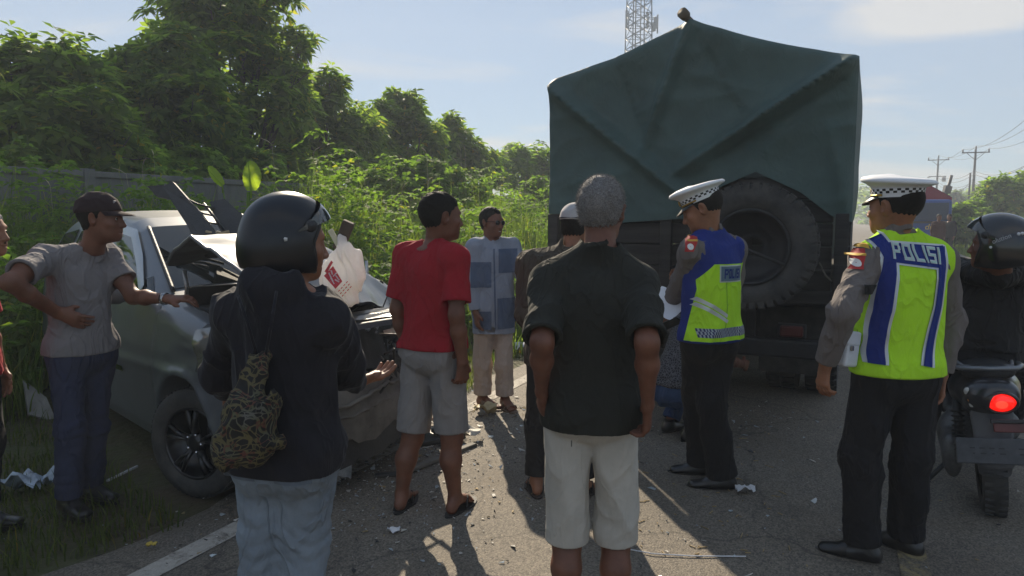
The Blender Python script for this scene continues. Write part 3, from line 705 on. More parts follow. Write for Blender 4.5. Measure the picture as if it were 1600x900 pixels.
        for sd in 'LR':
            S, E, Wp = J['sh' + sd], J['el' + sd], J['wr' + sd]; Hp, K, A = J['hip' + sd], J['kn' + sd], J['an' + sd]
            M.cap(J['neck'] + s.Rc @ (np.array([0, -.005, -.045]) * k), S, .036 * k, .036 * k, k=.03)
            M.cap(S, S * .45 + E * .55, .055 * k, .047 * k, k=.035); M.cap(S * .45 + E * .55, E, .045 * k, .037 * k, k=.03)
            fa = nrm(Wp - E); _, w_, n_, t_ = s.hand_frame(sd)
            M.cap(E, E * .65 + Wp * .35, .036 * k, .041 * k, k=.03); M.cap(E * .65 + Wp * .35, Wp, (.040 * k, .037 * k), (.029 * k, .021 * k), u=t_, k=.02)
            M.cap(Hp, K, .086 * k, .055 * k, k=.04)
            C = K * .62 + A * .38 + np.array([0, -.02, 0]) * k
            M.cap(K, C, .053 * k, .056 * k, k=.03); M.cap(C, A, .052 * k, .034 * k, k=.03)
            M.ell(K + np.array([0, .022, .0]) * k, np.array([.036, .03, .045]) * k, None, .03)
            if feet: s.foot_sdf(M, sd)
            if sd in hands: s.hand_sdf(M, sd)
        if head: s.head_sdf(M, k, ears)
        hc = J['head']; hw = [J['wr' + q] + s.hand_frame(q)[1] * .085 * k for q in hands]
        ft = [J['an' + q] for q in 'LR'] if feet else []
        def coarse(V):
            f = np.full(len(V), 3)
            f[V[:, 2] < J['knL'][2] + .15] = 2
            for sd in 'LR':
                ab = J['wr' + sd] - J['el' + sd]; t = np.clip(((V - J['el' + sd]) @ ab) / (ab @ ab), -.6, 1)
                f[np.linalg.norm(V - J['el' + sd] - t[:, None] * ab, axis=1) < .09] = 2
            f[np.linalg.norm(V - hc, axis=1) < .17] = 1
            for c in hw: f[np.linalg.norm(V - c, axis=1) < .125] = 1
            for c in ft: f[np.linalg.norm(V - c, axis=1) < .2] = np.minimum(f[np.linalg.norm(V - c, axis=1) < .2], 2)
            return f
        nz = J['neck'][2] - .05; lz = leg_z * k; pz = J['waist'][2]; segs = []
        for sd in 'LR':
            S, E, Wp = J['sh' + sd], J['el' + sd], J['wr' + sd]; tip = Wp + s.hand_frame(sd)[1] * .19
            if slv <= 1: segs += [(S + (E - S) * max(0, slv - .12), E), (E, Wp), (Wp, tip)]
            else: segs += [(E + (Wp - E) * (slv - 1 - .2), Wp), (Wp, tip)]
        hc_ = J['head'].astype(np.float32)
        def bpost(P, D):
            z = P[..., 2]; m = np.clip((z - lz) / .03, 0, 1) * np.clip((nz - z) / .02, 0, 1)
            for a, b in segs:
                a = a.astype(np.float32); ab = (b - a).astype(np.float32); t = np.clip(((P - a) @ ab) / float(ab @ ab), 0, 1)
                dd_ = np.linalg.norm(P - a - t[..., None] * ab, axis=-1); m = m * np.clip((dd_ - .062) / .02, 0, 1)
            m = m * np.clip((np.linalg.norm(P - hc_, axis=-1) - .16) / .02, 0, 1)
            return D + (.018 * m).astype(D.dtype)
        M.post = bpost
        s.body = M
        return M.obj('body', h, m, s.root, coarse if fine else (lambda V: np.full(len(V), 2)), newton=1)
    def face(s, brows=True, hair=None, moustache=False):
        c = s.J['head']; k = s.k; Q = lambda x, y, z: c + s.Rh @ (np.array([x, y, z]) * k); hair = hair or HAIR_K
        for g in (-1, 1):
            M = MB(); M.lathe([(0.0001, -.0118), (.006, -.0102), (.0102, -.006), (.0118, 0), (.0102, .006), (.0068, .0097)], 12, mat4(s.Rh @ rx_(-math.pi / 2), Q(g * .031, .0835, -.001)))
            M.cur = 1; M.lathe([(.0068, .0097), (.004, .0112), (.0001, .0118)], 12, mat4(s.Rh @ rx_(-math.pi / 2), Q(g * .031, .0835, -.001)))
            M.build('eye', [EYEW, IRIS], s.root)
            if brows:
                B = MB(); B.tube([Q(g * .013, .0965, .020), Q(g * .03, .0935, .0265), Q(g * .05, .079, .021)], [.0042 * k, .005 * k, .0025 * k], 6, flat=.8); B.build('eyebrow', hair, s.root)
        if moustache:
            B = MB(); B.tube([Q(-.03, .093, -.062), Q(0, .104, -.054), Q(.03, .093, -.062)], [.003, .0055, .003], 6); B.build('moustache', hair, s.root)
    # ---- hair
    def hair(s, m=None, th=.006, line=.062, nape=-.07, side=.0, fuzz=0, flen=.012, seed=3, h=.005, name='hair', amp=.0016, top=1.):
        m = m or HAIR_K; k = s.k; c = s.J['head']; M = SDF()
        s.head_sdf(M, k, False)
        M.cap(s.J['neck'] + s.Rc @ (np.array([0, 0, -.02]) * k), s.J['head'] + s.Rh @ (np.array([0, -.02, -.05]) * k), .059 * k, .054 * k, k=.04)
        Rt = s.Rh.T
        def post(P, D):
            q = (P - c.astype(P.dtype)) @ Rt.T.astype(P.dtype); y = q[..., 1] / k; z = q[..., 2] / k; ax = np.abs(q[..., 0]) / k
            f = np.interp(y, [-.09, -.035, -.012, .012, .03, .07, .09], [nape, nape + .01, side + .0, side - .02, side + .03, line - .012, line]).astype(P.dtype)
            f = f + (.004 * np.sin(ax * 260 + y * 190)).astype(P.dtype) + (.012 * np.clip((ax - .03) / .03, 0, 1) * (y > .05)).astype(P.dtype)
            D = D - th * (1 - (1 - top) * 4 * np.clip((z - .05) / .05, 0, 1)).astype(P.dtype) * np.clip((z - f) / .02, .25, 1).astype(P.dtype) + waves(P, [(amp, .035), (amp * .6, .016)], seed)
            return np.maximum(D, (f - z) * k)
        M.post = post; V, Q = M.mesh(h, newton=1)
        MBv = [V]; F = [tuple(q) for q in Q]
        if fuzz:
            rg = np.random.default_rng(seed); fi = rg.integers(0, len(Q), fuzz); tri = V[Q[fi]]
            w = rg.dirichlet(np.ones(Q.shape[1]), fuzz); p = (tri * w[:, :, None]).sum(1)
            n = np.cross(tri[:, 1] - tri[:, 0], tri[:, 2] - tri[:, 0]); n /= np.linalg.norm(n, axis=1)[:, None] + 1e-12
            dn = s.Rh @ np.array([0, -.35, -.25]); d = n + dn + rg.normal(0, .28, (fuzz, 3)); d /= np.linalg.norm(d, axis=1)[:, None]
            sd = np.cross(d, rg.normal(size=(fuzz, 3))); sd /= np.linalg.norm(sd, axis=1)[:, None]
            ln = (flen * rg.uniform(.5, 1.2, fuzz))[:, None]
            A = np.stack([p - sd * .0007 - n * .003, p + sd * .0007 - n * .003, p + d * ln], 1).reshape(-1, 3)
            n0 = len(V); MBv.append(A); F += [(n0 + 3 * i, n0 + 3 * i + 1, n0 + 3 * i + 2) for i in range(fuzz)]
        return npmesh(name, np.concatenate(MBv), F, m, s.root, True)
    # ---- clothes
    def shirt_sdf(s, hem=.82, slv=(.6, .6), off=.022, hemr=(.185, .135), chest=(.170, .125), sr=(.062, .075), neckr=.065, neckz=.0, amp=((.006, .16), (.003, .07)), seed=1, collar=True, hemc=None, belly=0., slv2=(.058, .043), waves_st=(1, 1, .6), over=None, og=.009):
        k = s.k; J = s.J; M = SDF(); X = s.Rc @ np.array([1., 0, 0]); wd = s.wide
        hc = s.pel + np.array([0, 0, hem * k - .94 * k]) if hemc is None else np.array(hemc, float)
        ch = J['chest'] + s.Rc @ (np.array([0, 0, .02]) * k)
        M.cap(hc, ch, (hemr[0] * k * wd, hemr[1] * k), (chest[0] * k * wd, chest[1] * k), u=X, k=.04, ca=True)
        M.cap(J['shL'] * .88 + J['shR'] * .12, J['shR'] * .88 + J['shL'] * .12, .057 * k + off * .5, k=.05)
        if belly: M.ell(J['waist'] + s.Rc @ np.array([0, .06, 0]), (.14 * k, .09 * k + belly, .16 * k), s.Rc, .06)
        nb = J['neck'] + s.Rc @ (np.array([0, -.005, -.036]) * k)
        s.slend = {}
        for i, sd in enumerate('LR'):
            S, E, Wp = J['sh' + sd], J['el' + sd], J['wr' + sd]
            M.cap(nb, S, .046 * k + off * .5, .050 * k + off * .5, k=.04)
            f = slv[i]
            if f <= 0: continue
            if f <= 1:
                e = S + (E - S) * f; M.cap(S, e, sr[0] * k, sr[1] * k, k=.045, cb=True); s.slend[sd] = (S, e, sr[1] * k)
            else:
                M.cap(S, E, sr[0] * k, slv2[0] * k, k=.045); e = E + (Wp - E) * (f - 1); M.cap(E, e, slv2[0] * k, slv2[1] * k, k=.03, cb=True); s.slend[sd] = (E, e, slv2[1] * k)
        nd_ = s.Rc @ np.array([0, .12, 1.]); nd_ = nrm(nd_ * .6 + nrm(J['head'] - J['neck']) * .4)
        n0 = J['neck'] + s.Rc @ (np.array([0, 0, neckz - .012]) * k)
        if collar: M.cap(n0 - nd_ * .02, n0 + nd_ * .018, (neckr + .013) * k, (neckr + .006) * k, k=.015, ca=True, cb=True)
        M.cap(n0 - nd_ * .012, n0 + nd_ * .12, neckr * k, (neckr + .004) * k, k=.008, op='sub', ca=True, cb=True)
        M.cap(hc - np.array([0, 0, .03]), hc + np.array([0, 0, .05]), (hemr[0] * k * wd - .009, hemr[1] * k - .009), (hemr[0] * k * wd - .012, hemr[1] * k - .012), u=X, k=.004, op='sub', ca=True, cb=True)
        for sd, (S, e, r) in s.slend.items():
            d = nrm(e - S); M.cap(e - d * .045, e + d * .03, r - .032, r - .010, k=.004, op='sub', ca=True, cb=True)
        hz = hc[2]; ends = list(s.slend.values()); lh = over
        def post(P, D):
            m = np.abs(D) < .05
            if m.any():
                Q = P[m]; tp = np.clip((Q[:, 2] - hz) / .05, .12, 1)
                for (S_, e_, r_) in ends:
                    dd_ = nrm(e_ - S_).astype(np.float32); q = np.abs((Q - e_.astype(np.float32)) @ dd_); nr = np.linalg.norm(Q - e_.astype(np.float32), axis=1) < r_ + .06
                    tp = np.where(nr, np.minimum(tp, np.clip(q / .08, .10, 1)), tp)
                D[m] += waves(Q, amp, seed, waves_st) * tp.astype(np.float32)
            if lh is not None:
                bz = (P[..., 2].max(1) > hz - .03) & (P[..., 2].min(1) < hz + .36)
                if bz.any():
                    L = lh.evalB(P[bz]); D[bz] = smin(D[bz], np.maximum(L - og, hz - P[bz][..., 2]), .02)
            return D
        M.post = post; return M
    def shirt(s, name, m, h=.0065, **kw):
        M = s.shirt_sdf(**kw); s.sh = M; return M.obj(name, h, m, s.root, newton=1)
    def legs_sdf(s, top=1.03, frac=2., rt=.102, rk=.078, ra=.066, pr=(.166, .122), wr=(.150, .108), amp=((.006, .15), (.003, .06)), seed=5, stack=.0, crotch=.0, seat=1.):
        """trousers: frac 1..2 down the shin, <=1 down the thigh (shorts)"""
        k = s.k; J = s.J; M = SDF()
        tp = s.pel + (s.Rc @ np.array([0, 0, top - .94])) * k
        M.cap(s.pel - np.array([0, 0, .07 + crotch]) * k, tp, (pr[0] * k, pr[1] * k), (wr[0] * k, wr[1] * k), u=(1, 0, 0), k=.04, cb=True)
        for g in (-1, 1): M.ell(s.pel + np.array([g * .075, -.055, -.05]) * k, np.array([.088, .074 * seat, .095]) * k, None, .06)
        ends = []
        for sd in 'LR':
            Hp, K, A = J['hip' + sd], J['kn' + sd], J['an' + sd]
            if frac <= 1:
                e = Hp + (K - Hp) * frac; M.cap(Hp, e, rt * k, rk * k, k=.012, cb=True); ends.append((Hp, e, rk * k))
            else:
                M.cap(Hp, K, rt * k, rk * k, k=.035); e = K + (A - K) * (frac - 1); M.cap(K, e, rk * k, ra * k, k=.03, cb=True); ends.append((K, e, ra * k))
        for a, e, r in ends:
            d = nrm(e - a); M.cap(e - d * .045, e + d * .03, r - .032, r - .010, k=.004, op='sub', ca=True, cb=True)
        zA = min(e[1][2] for e in ends); zK = J['knL'][2]
        def post(P, D):
            m = np.abs(D) < .05
            if m.any():
                Q = P[m]; w = waves(Q, amp, seed, (1, 1, .5))
                if stack:
                    ph = Q[:, 0] * 17 + Q[:, 1] * 13 + 1.3 * np.sin(Q[:, 0] * 31 + Q[:, 1] * 23)
                    e1 = np.exp(-((Q[:, 2] - zA - .07) / .075) ** 2); e2 = .7 * np.exp(-((Q[:, 2] - zK) / .09) ** 2)
                    w = w + (stack * (e1 + e2) * (.3 - np.abs(np.sin(Q[:, 2] * 62 + ph)))).astype(np.float32)
                tp = np.ones(len(Q), np.float32)
                for (S_, e_, r_) in ends:
                    dd_ = nrm(e_ - S_).astype(np.float32); q = np.abs((Q - e_.astype(np.float32)) @ dd_); nr = np.linalg.norm(Q - e_.astype(np.float32), axis=1) < r_ + .06
                    tp = np.where(nr, np.minimum(tp, np.clip(q / .09, .08, 1)), tp)
                D[m] += w * tp.astype(np.float32)
            return D
        M.post = post; return M
    def legs(s, name, m, h=.007, **kw):
        M = s.legs_sdf(**kw); s.lg = M; return M.obj(name, h, m, s.root, newton=1)
    def shoe(s, sd, m, sole=None, name='shoe', hi=.0):
        k = s.k; a = s.J['an' + sd]; th = s.toe[sd]; f = rz_(th) @ np.array([0, 1., 0]); r = rz_(th) @ np.array([1., 0, 0]); b = np.array([a[0], a[1], max(0, a[2] - .085 * k)])
        Q = lambda x, y, z: b + (r * x + f * y + np.array([0, 0, z])) * k
        M = SDF(); M.cap(Q(0, -.045, .045), Q(0, .05, .052), (.039 * k, .045 * k), (.043 * k, .043 * k), u=r, k=.03)
        M.cap(Q(0, .05, .045), Q(0, .165, .034), (.045 * k, .034 * k), (.042 * k, .022 * k), u=r, k=.03)
        M.cap(Q(0, -.01, .06), Q(0, -.02, .11 + hi), .045 * k, .043 * k, k=.03, cb=True)
        M.cap(Q(0, .02, .082), Q(0, .07, .066), (.017, .006), (.014, .006), u=r, k=.01)
        bz = b[2]
        def post(P, D):
            return np.maximum(D, bz + .022 - P[..., 2]) + 0
        M.post = post; o = M.obj(name, .006, m, s.root, newton=1)
        B = MB(); pl = [(math.cos(t) * (.043 if math.sin(t) < 0 else .050) * (1 - .12 * (abs(math.sin(t)) > .8)), .055 + math.sin(t) * .145) for t in np.linspace(0, 6.28, 22)[:-1]]
        B.slab([(x * k, y * k) for x, y in pl], 0.001, .024, mat4(rz_(th), b)); B.build('sole', sole or m, o)
        return o
    def sandal(s, sd, m, thong=True):
        k = s.k; a = s.J['an' + sd]; th = s.toe[sd]; b = np.array([a[0], a[1], max(0, a[2] - .085 * k)]); M4 = mat4(rz_(th), b)
        g = -1 if sd == 'L' else 1
        pl = [(math.cos(t) * (.046 if math.sin(t) < 0 else .060) + (-g) * .004 * math.sin(t), .060 + math.sin(t) * .160) for t in np.linspace(0, 6.28, 22)[:-1]]
        B = MB(); B.slab([(x * k, y * k) for x, y in pl], -.020, .004, M4); o = B.build('sandal', m, s.root)
        B = MB(); T = lambda x, y, z: (M4 @ np.array([x * k, y * k, z * k, 1]))[:3]
        if thong:
            for e in (-.05, .05): B.tube([T(-g * .017, .145, .010), T(-g * .014, .12, .047), T(e * .6, .085, .062), T(e, .04, .012)], .0065, 6, flat=.5)
        else:
            for y in (.055, .115): B.tube([T(-.052, y - .01, .008), T(-.04, y, .046 - (y - .055) * .2), T(0, y + .008, .066 - (y - .055) * .45), T(.04, y, .046 - (y - .055) * .2), T(.052, y - .01, .008)], .02, 8, flat=.25)
        B.build('strap', m, o)
        return o
    def frame(s, px, py, Y):
        return (s.toL(at(px, py, Y) - np.array([0, .4, 0])), s.toL(s.base + [1, 0, 0]), np.array([0, 0, 1.]))
    def Hd(s, x, y, z): return s.J['head'] + s.Rh @ (np.array([x, y, z]) * s.k)
    def decal(s, name, m, M, uv, frame, d, off=.003, parent=None, smooth=True, thick=0.):
        """uv: (a,b,2) grid in a plane given by frame (origin, U, V); dropped along d on to the garment"""
        o, U, Vv = frame; P = o + uv[..., :1] * U + uv[..., 1:] * Vv; sh = P.shape
        Q = M.trace(P.reshape(-1, 3), d, off); bad = np.abs(M.ev(Q) - off) > .012
        if bad.any() and not bad.all():
            gd = np.where(~bad)[0]; P1 = P.reshape(-1, 3)
            for i in np.where(bad)[0]: Q[i] = Q[gd[np.argmin(((P1[gd] - P1[i]) ** 2).sum(1))]]
        Q = Q.reshape(sh)
        B = MB(); B.grid(Q, smooth)
        return B.build(name, m, parent or s.root)
def strip(pts, w, n=24, m=5):
    """(n,m,2) grid along a 2-D polyline, w wide"""
    pts = np.array(pts, float); sg = np.r_[0, np.cumsum(np.linalg.norm(np.diff(pts, axis=0), axis=1))]
    t = np.linspace(0, sg[-1], n); c = np.stack([np.interp(t, sg, pts[:, i]) for i in (0, 1)], 1)
    T = np.gradient(c, axis=0); T /= np.linalg.norm(T, axis=1)[:, None]; N = np.stack([-T[:, 1], T[:, 0]], 1)
    a = np.linspace(-.5, .5, m)
    ww = np.full(n, w) if np.isscalar(w) else np.interp(np.linspace(0, 1, n), np.linspace(0, 1, len(w)), w)
    return c[:, None, :] + N[:, None, :] * (a[None, :, None] * ww[:, None, None])
GLY = {'P': [(0, 0, .26, 1), (.26, .8, .8, 1), (.26, .38, .8, .56), (.62, .56, .88, .8)], 'O': [(0, 0, .26, 1), (.62, 0, .88, 1), (.26, .8, .62, 1), (.26, 0, .62, .2)],
       'L': [(0, 0, .26, 1), (.26, 0, .8, .2)], 'I': [(0, 0, .28, 1)], 'S': [(0, .8, .86, 1), (0, .41, .26, .8), (.26, .41, .86, .59), (.6, .2, .86, .41), (0, 0, .86, .2)]}
def block_word(word, cw, chh, gap):
    """block letters as rectangles: list of (a,b,2) grids, origin at the word's centre"""
    out = []; x = 0.; adv = {'I': .30}
    tot = sum((adv.get(c, .88)) * cw for c in word) + gap * (len(word) - 1); x = -tot / 2
    for c in word:
        rects = []
        for (x0, y0, x1, y1) in GLY[c]:
            nx = max(2, int((x1 - x0) * cw / .008) + 1); ny = max(2, int((y1 - y0) * chh / .008) + 1)
            gx, gy = np.meshgrid(np.linspace(x + x0 * cw, x + x1 * cw, nx), np.linspace(-chh / 2 + y0 * chh, -chh / 2 + y1 * chh, ny), indexing='ij')
            rects.append(np.stack([gx, gy], -1))
        out.append(rects); x += adv.get(c, .88) * cw + gap
    return out
def rect(x0, y0, x1, y1, st=.009):
    gx, gy = np.meshgrid(np.linspace(x0, x1, max(2, int((x1 - x0) / st) + 2)), np.linspace(y0, y1, max(2, int((y1 - y0) / st) + 2)), indexing='ij'); return np.stack([gx, gy], -1)
def quad(a, b, c, d, n=22, m=16):
    u, v = np.meshgrid(np.linspace(0, 1, n), np.linspace(0, 1, m), indexing='ij'); a, b, c, d = (np.array(q, float) for q in (a, b, c, d))
    return (a * (1 - u[..., None]) + b * u[..., None]) * (1 - v[..., None]) + (d * (1 - u[..., None]) + c * u[..., None]) * v[..., None]
# ------------------------------------------------------------------ wear
BLKR = mat('black_rubber', (.018, .017, .017), .7, var=.2, bump=.2)
SHOEM = mat('black_leather', (.012, .012, .013), .32, var=.2, vscale=20, bump=.15, bscale=90, coat=.2)
def wx(x, Y): return (x - 800) / F_PX * Y
def cap_hat(s, m, brim=True, name='cap', brimm=None, lift=.0):
    k = s.k; M = SDF(); c = s.J['head']
    M.ell(s.Hd(0, -.016, .034 + lift), np.array([.086, .106, .088]) * k, s.Rh, .01)
    Rt = s.Rh.T.astype(np.float32); c0 = s.Hd(0, 0, .026 + lift).astype(np.float32)
    def post(P, D):
        q = (P - c0) @ Rt.T; return np.maximum(D + waves(P, [(.002, .05)], 4), -(q[..., 2] - .12 * q[..., 1]))
    M.post = post; o = M.obj(name, .005, m, s.root, newton=1)
    if brim:
        G = np.zeros((9, 13, 3)); Bq = MB()
        for j in range(2):
            for a in range(9):
                for b in range(13):
                    th = R(-64 + 128 * b / 12); r0 = a / 8
                    x = math.sin(th) * (.084 + .004 * r0); y = math.cos(th) * .1 + r0 * .085 * math.cos(th * 1.25) ** .7 - .012
                    G[a, b] = s.Hd(x, y, .030 + lift + .006 * j - .018 * r0 - .10 * x * x * 20 * r0 * .3)
            Bq.grid(G if j else G[:, ::-1])
        Bq.build('brim', brimm or m, o)
    return o
def police_hat(s):
    """white peaked cap with a chequered band"""
    WH_ = mat('hat_white', (.72, .73, .76), .7, var=.05, bump=.1); BK = mat('hat_black', (.012, .012, .013), .4, var=.1)
    k = s.k; root = None
    T = lambda P: s.Hd(*P)
    n = 44
    def ring(rx, ry, z, tilt=0., yo=-.012): return np.array([T((rx * math.sin(2 * math.pi * i / n), yo + ry * math.cos(2 * math.pi * i / n), z + tilt * math.cos(2 * math.pi * i / n))) for i in range(n)])
    rings = [ring(.0825, .1015, .036), ring(.0840, .1030, .046), ring(.086, .105, .057), ring(.0885, .1075, .069), ring(.091, .110, .079, .004), ring(.112, .130, .090, .010), ring(.130, .150, .097, .014), ring(.134, .155, .104, .016), ring(.126, .147, .116, .016), ring(.085, .105, .125, .014), ring(.03, .04, .128, .012)]
    V = np.concatenate(rings + [[T((0, -.012, .128))]]); F = []
    for a in range(len(rings) - 1):
        for i in range(n): F.append((a * n + i, (a * n + (i + 1) % n), (a + 1) * n + (i + 1) % n, (a + 1) * n + i))
    for i in range(n): F.append(((len(rings) - 1) * n + i, (len(rings) - 1) * n + (i + 1) % n, len(V) - 1))
    o = npmesh('peaked_cap', V, F, WH_, s.root, True)
    B = MB(); r1 = [ring(.0872, .1062, .053), ring(.0890, .1080, .0625), ring(.0908, .1098, .072)]
    V = np.concatenate(r1)
    for a in range(2):
        for i in range(n):
            B.cur = (a + i) % 2; B.add([r1[a][i], r1[a][(i + 1) % n], r1[a + 1][(i + 1) % n], r1[a + 1][i]], [(0, 1, 2, 3)])
    B.build('chequered_band', [BK, WH_], o)
    G = np.zeros((7, 15, 3)); B = MB()
    for j in range(2):
        for a in range(7):
            for b in range(15):
                th = R(-70 + 140 * b / 14); r0 = a / 6
                G[a, b] = T((math.sin(th) * .086, math.cos(th) * .103 - .012 + r0 * .055 * max(0, math.cos(th * 1.2)), .040 + .004 * j - .034 * r0 * max(0, math.cos(th * 1.1))))
        B.grid(G if j else G[:, ::-1])
    B.build('peak', BK, o)
    GOLD = mat('gold_braid', (.45, .28, .05), .35, metal=.8, var=.2)
    B = MB(); B.tube([T((math.sin(t) * .089, math.cos(t) * .108 - .012, .046)) for t in np.linspace(R(-80), R(80), 15)], .0045, 6); B.lathe([(.0001, .006), (.014, .004), (.018, -.004)], 12, mat4(s.Rh @ rx_(-math.pi / 2), T((0, .102, .068)))); B.build('cap_badge', GOLD, o)
    return o
def helmet(s, m, label=None, visor='up', r=(.110, .131, .122), cy=-.012, cz=.018, facing=.05):
    """open-face motorcycle helmet: shell, trim, lining, visor, rivet"""
    k = 1.; M = SDF(); c = s.Hd(0, cy, cz)
    M.ell(c, r, s.Rh, .01); M.ell(s.Hd(0, cy - .012, cz - .075), (r[0] * .90, r[1] * .88, .09), s.Rh, .05)
    M.ell(s.Hd(0, cy - .005, cz - .01), (r[0] - .02, r[1] - .02, r[2] - .018), s.Rh, .01, 'sub')
    M.cap(s.Hd(0, cy, cz - .10), s.Hd(0, cy - .005, cz - .26), (.088, .105), (.10, .12), u=s.Rh @ [1, 0, 0], k=.012, op='sub')
    Rt = s.Rh.T.astype(np.float32); c0 = c.astype(np.float32)
    def post(P, D):
        q = (P - c0) @ Rt.T; x, y, z = q[..., 0], q[..., 1], q[..., 2]
        front = np.minimum(y - (facing + .35 * np.abs(z + .02)), .062 - z + .0 * x)   # >0 in the face opening
        D = -smin(-D, -front, .012)
        return np.maximum(D, -(z + .142 + .25 * np.minimum(y, .02)))
    M.post = post; o = M.obj('helmet', .005, m, s.root, newton=1)
    B = MB(); TR = mat('helmet_trim', (.02, .02, .022), .5, var=.1)
    pts = []
    for t in np.linspace(-math.pi * .92, math.pi * .92, 40):
        z = .062 * math.cos(t) if abs(t) < math.pi / 2 else .12 * math.cos(t); xx = math.sin(t)
        z = np.clip(.066 * math.cos(t) * 1.6, -.125, .066); y = facing + .35 * abs(z + .02)
        w = 1 - (y / r[1]) ** 2 - (z / (r[2] if z > 0 else .19)) ** 2; x = r[0] * math.sqrt(max(w, .02)) * math.copysign(min(1, abs(xx) * 1.8), xx)
        pts.append(s.Hd(x, cy + y, cz + z))
    B.tube(pts, .0055, 6); B.build('trim', TR, o)
    G = np.zeros((10, 21, 3)); B = MB(); VIS = mat('tinted_visor', (.03, .035, .04), .08, var=.05, spec=.7, coat=.6)
    up = 1.05 if visor == 'up' else .38
    for a in range(10):
        for b in range(21):
            th = R(-92 + 184 * b / 20); el = up + (-.55 if visor == 'up' else -.75) * a / 9
            G[a, b] = s.Hd(math.sin(th) * (r[0] + .012), cy + math.cos(th) * (r[1] + .016) * math.cos(el * (.35 + .65 * abs(math.cos(th)))), cz + (r[2] + .012) * math.sin(el * abs(math.cos(th)) ** .8 + .06) * 1.0)
    B.grid(G); B.grid(G[:, ::-1] * 1.0 + (s.Rh @ np.array([0, -.002, -.001]))); vo = B.build('visor', VIS, o)
    for g in (-1, 1):
        B = MB(); B.lathe([(.0001, .008), (.014, .006), (.019, 0)], 14, mat4(s.Rh @ ry_(g * math.pi / 2), s.Hd(g * (r[0] + .004), cy + .035, cz + .035))); B.build('visor_screw', TR, o)
    return o, c
RADAR = None
# ================================================================== 1 grey-haired man in the middle, back to us
Y = 2.62; p = Body('grey-haired man in a dark T-shirt and cream shorts, back to the camera', (wx(928, Y), Y), R(-9), 1.70, wide=1.0, drop=.045, hyaw=R(-12), hpitch=R(-4))
p.px('neck', 938, 372, Y - .0); p.J['head'] = p.toL(at(940, 330, Y + .04))
p.reach('elR', 'shR', .29, 1011, 535, True); p.reach('wrR', 'elR', .25, 1012, 632, False); p.reach('elL', 'shL', .29, 847, 535, True); p.reach('wrL', 'elL', .25, 846, 612, False)
for sd, x in (('L', 886), ('R', 962)): p.px('kn' + sd, x, 842, Y + .03); q = p.toL(at(x, 900, Y - .01)); p.J['an' + sd] = np.array([q[0], -.06, .107])
p.hand = {'R': dict(n=p.toL(p.base + [-1, .3, 0]), curl=(.55, .6, .65, .7)), 'L': dict(n=p.toL(p.base + [1, .3, 0]), curl=(.6, .6, .65, .7))}
p.skin(SKIN_D, fat=1.1, leg_z=.56, slv=.9); p.face(); p.hair(HAIR_G, th=.010, nape=-.062, fuzz=7000, flen=.013)
p.legs('shorts', cloth('cream_cotton', (.46, .43, .38), var=.1, wr=.3), top=1.0, frac=1.0, rt=.102, rk=.086, pr=(.170, .134), seed=6, amp=((.007, .16), (.003, .06)), stack=0)
p.shirt('t_shirt', cloth('charcoal_jersey', (.024, .025, .021), wr=.5), hem=.808 / 1.70 * 1.72, slv=(.93, .93), off=.03, hemr=(.186, .148), chest=(.176, .132), sr=(.064, .072), amp=((.008, .20), (.004, .08)), seed=2, neckz=-.01, over=p.lg)
B = MB(); q = p.toL(at(893, 693, Y - .16)); B.box(q, (.004, .004, .022)); B.build('pocket_label', mat('pocket_label', (.08, .07, .06), .8), p.root)
for sd in 'LR': p.sandal(sd, BLKR)
# ================================================================== 2 man in the hooded jacket with a helmet
Y = 2.16; p = Body('man in a black hooded jacket and pale jeans wearing a dark open-face helmet', (wx(440, Y), Y), R(-14), 1.66, hyaw=R(-42), hpitch=R(-6), wide=.98, drop=.065)
p.J['head'] = p.toL(at(455, 377, Y + .05)); p.px('neck', 443, 432, Y)
p.reach('elR', 'shR', .29, 543, 580, False); p.reach('wrR', 'elR', .23, 556, 598, False); p.reach('elL', 'shL', .29, 342, 585, False); p.reach('wrL', 'elL', .25, 352, 612, False)
for sd, x in (('L', 412), ('R', 474)): p.px('kn' + sd, x, 835, Y + .02); q = p.toL(at(x, 900, Y)); p.J['an' + sd] = np.array([q[0], -.03, .085])
p.hand = {'R': dict(w=p.toL(p.base + [.75, .65, .12]), n=p.toL(p.base + [.1, .1, 1]), curl=(.25, .3, .3, .35))}
p.skin(SKIN, feet=False, slv=1.9)
HELM = mat('helmet_dark_gloss', (.007, .008, .012), .34, var=.2, vscale=5, coat=.25, coatr=.15, spec=.35)
p.hair(nape=-.08, th=.006)
ho, hc_ = helmet(p, HELM)
B = MB(); B.tube([p.toL(at(444 + 3 * math.sin(i), 372 + i * 1.5, Y - .118)) for i in range(4)], [.003, .006, .005, .002], 6); B.build('scuff', mat('white_scuff', (.6, .6, .6), .6), ho)
p.legs('jeans', cloth('washed_denim', (.185, .22, .26), var=.28, wr=.6, vs=5), top=.99, frac=1.95, rt=.098, rk=.082, ra=.072, pr=(.165, .128), seed=16, stack=.008)
JK = cloth('black_fleece', (.016, .0155, .020), var=.25, wr=.32, sheen=.08)
M = p.shirt_sdf(hem=.845, slv=(1.9, 1.9), off=.035, hemr=(.172, .135), chest=(.172, .135), sr=(.066, .07), slv2=(.060, .042), amp=((.010, .17), (.006, .07)), seed=12, neckz=.02, collar=False, over=p.lg)
nk = p.J['neck']
for dx, dy, dz, r in ((0, -.075, -.03, (.105, .055, .06)), (-.055, -.045, -.01, (.05, .05, .045)), (.055, -.045, -.01, (.05, .05, .045)), (0, -.085, -.10, (.085, .035, .07))):
    M.p.insert(3, SDF().ell(nk + np.array([dx, dy, dz]), r, None, .03).p[0])
p.sh = M; M.obj('hooded_jacket', .0065, JK, p.root, newton=1)
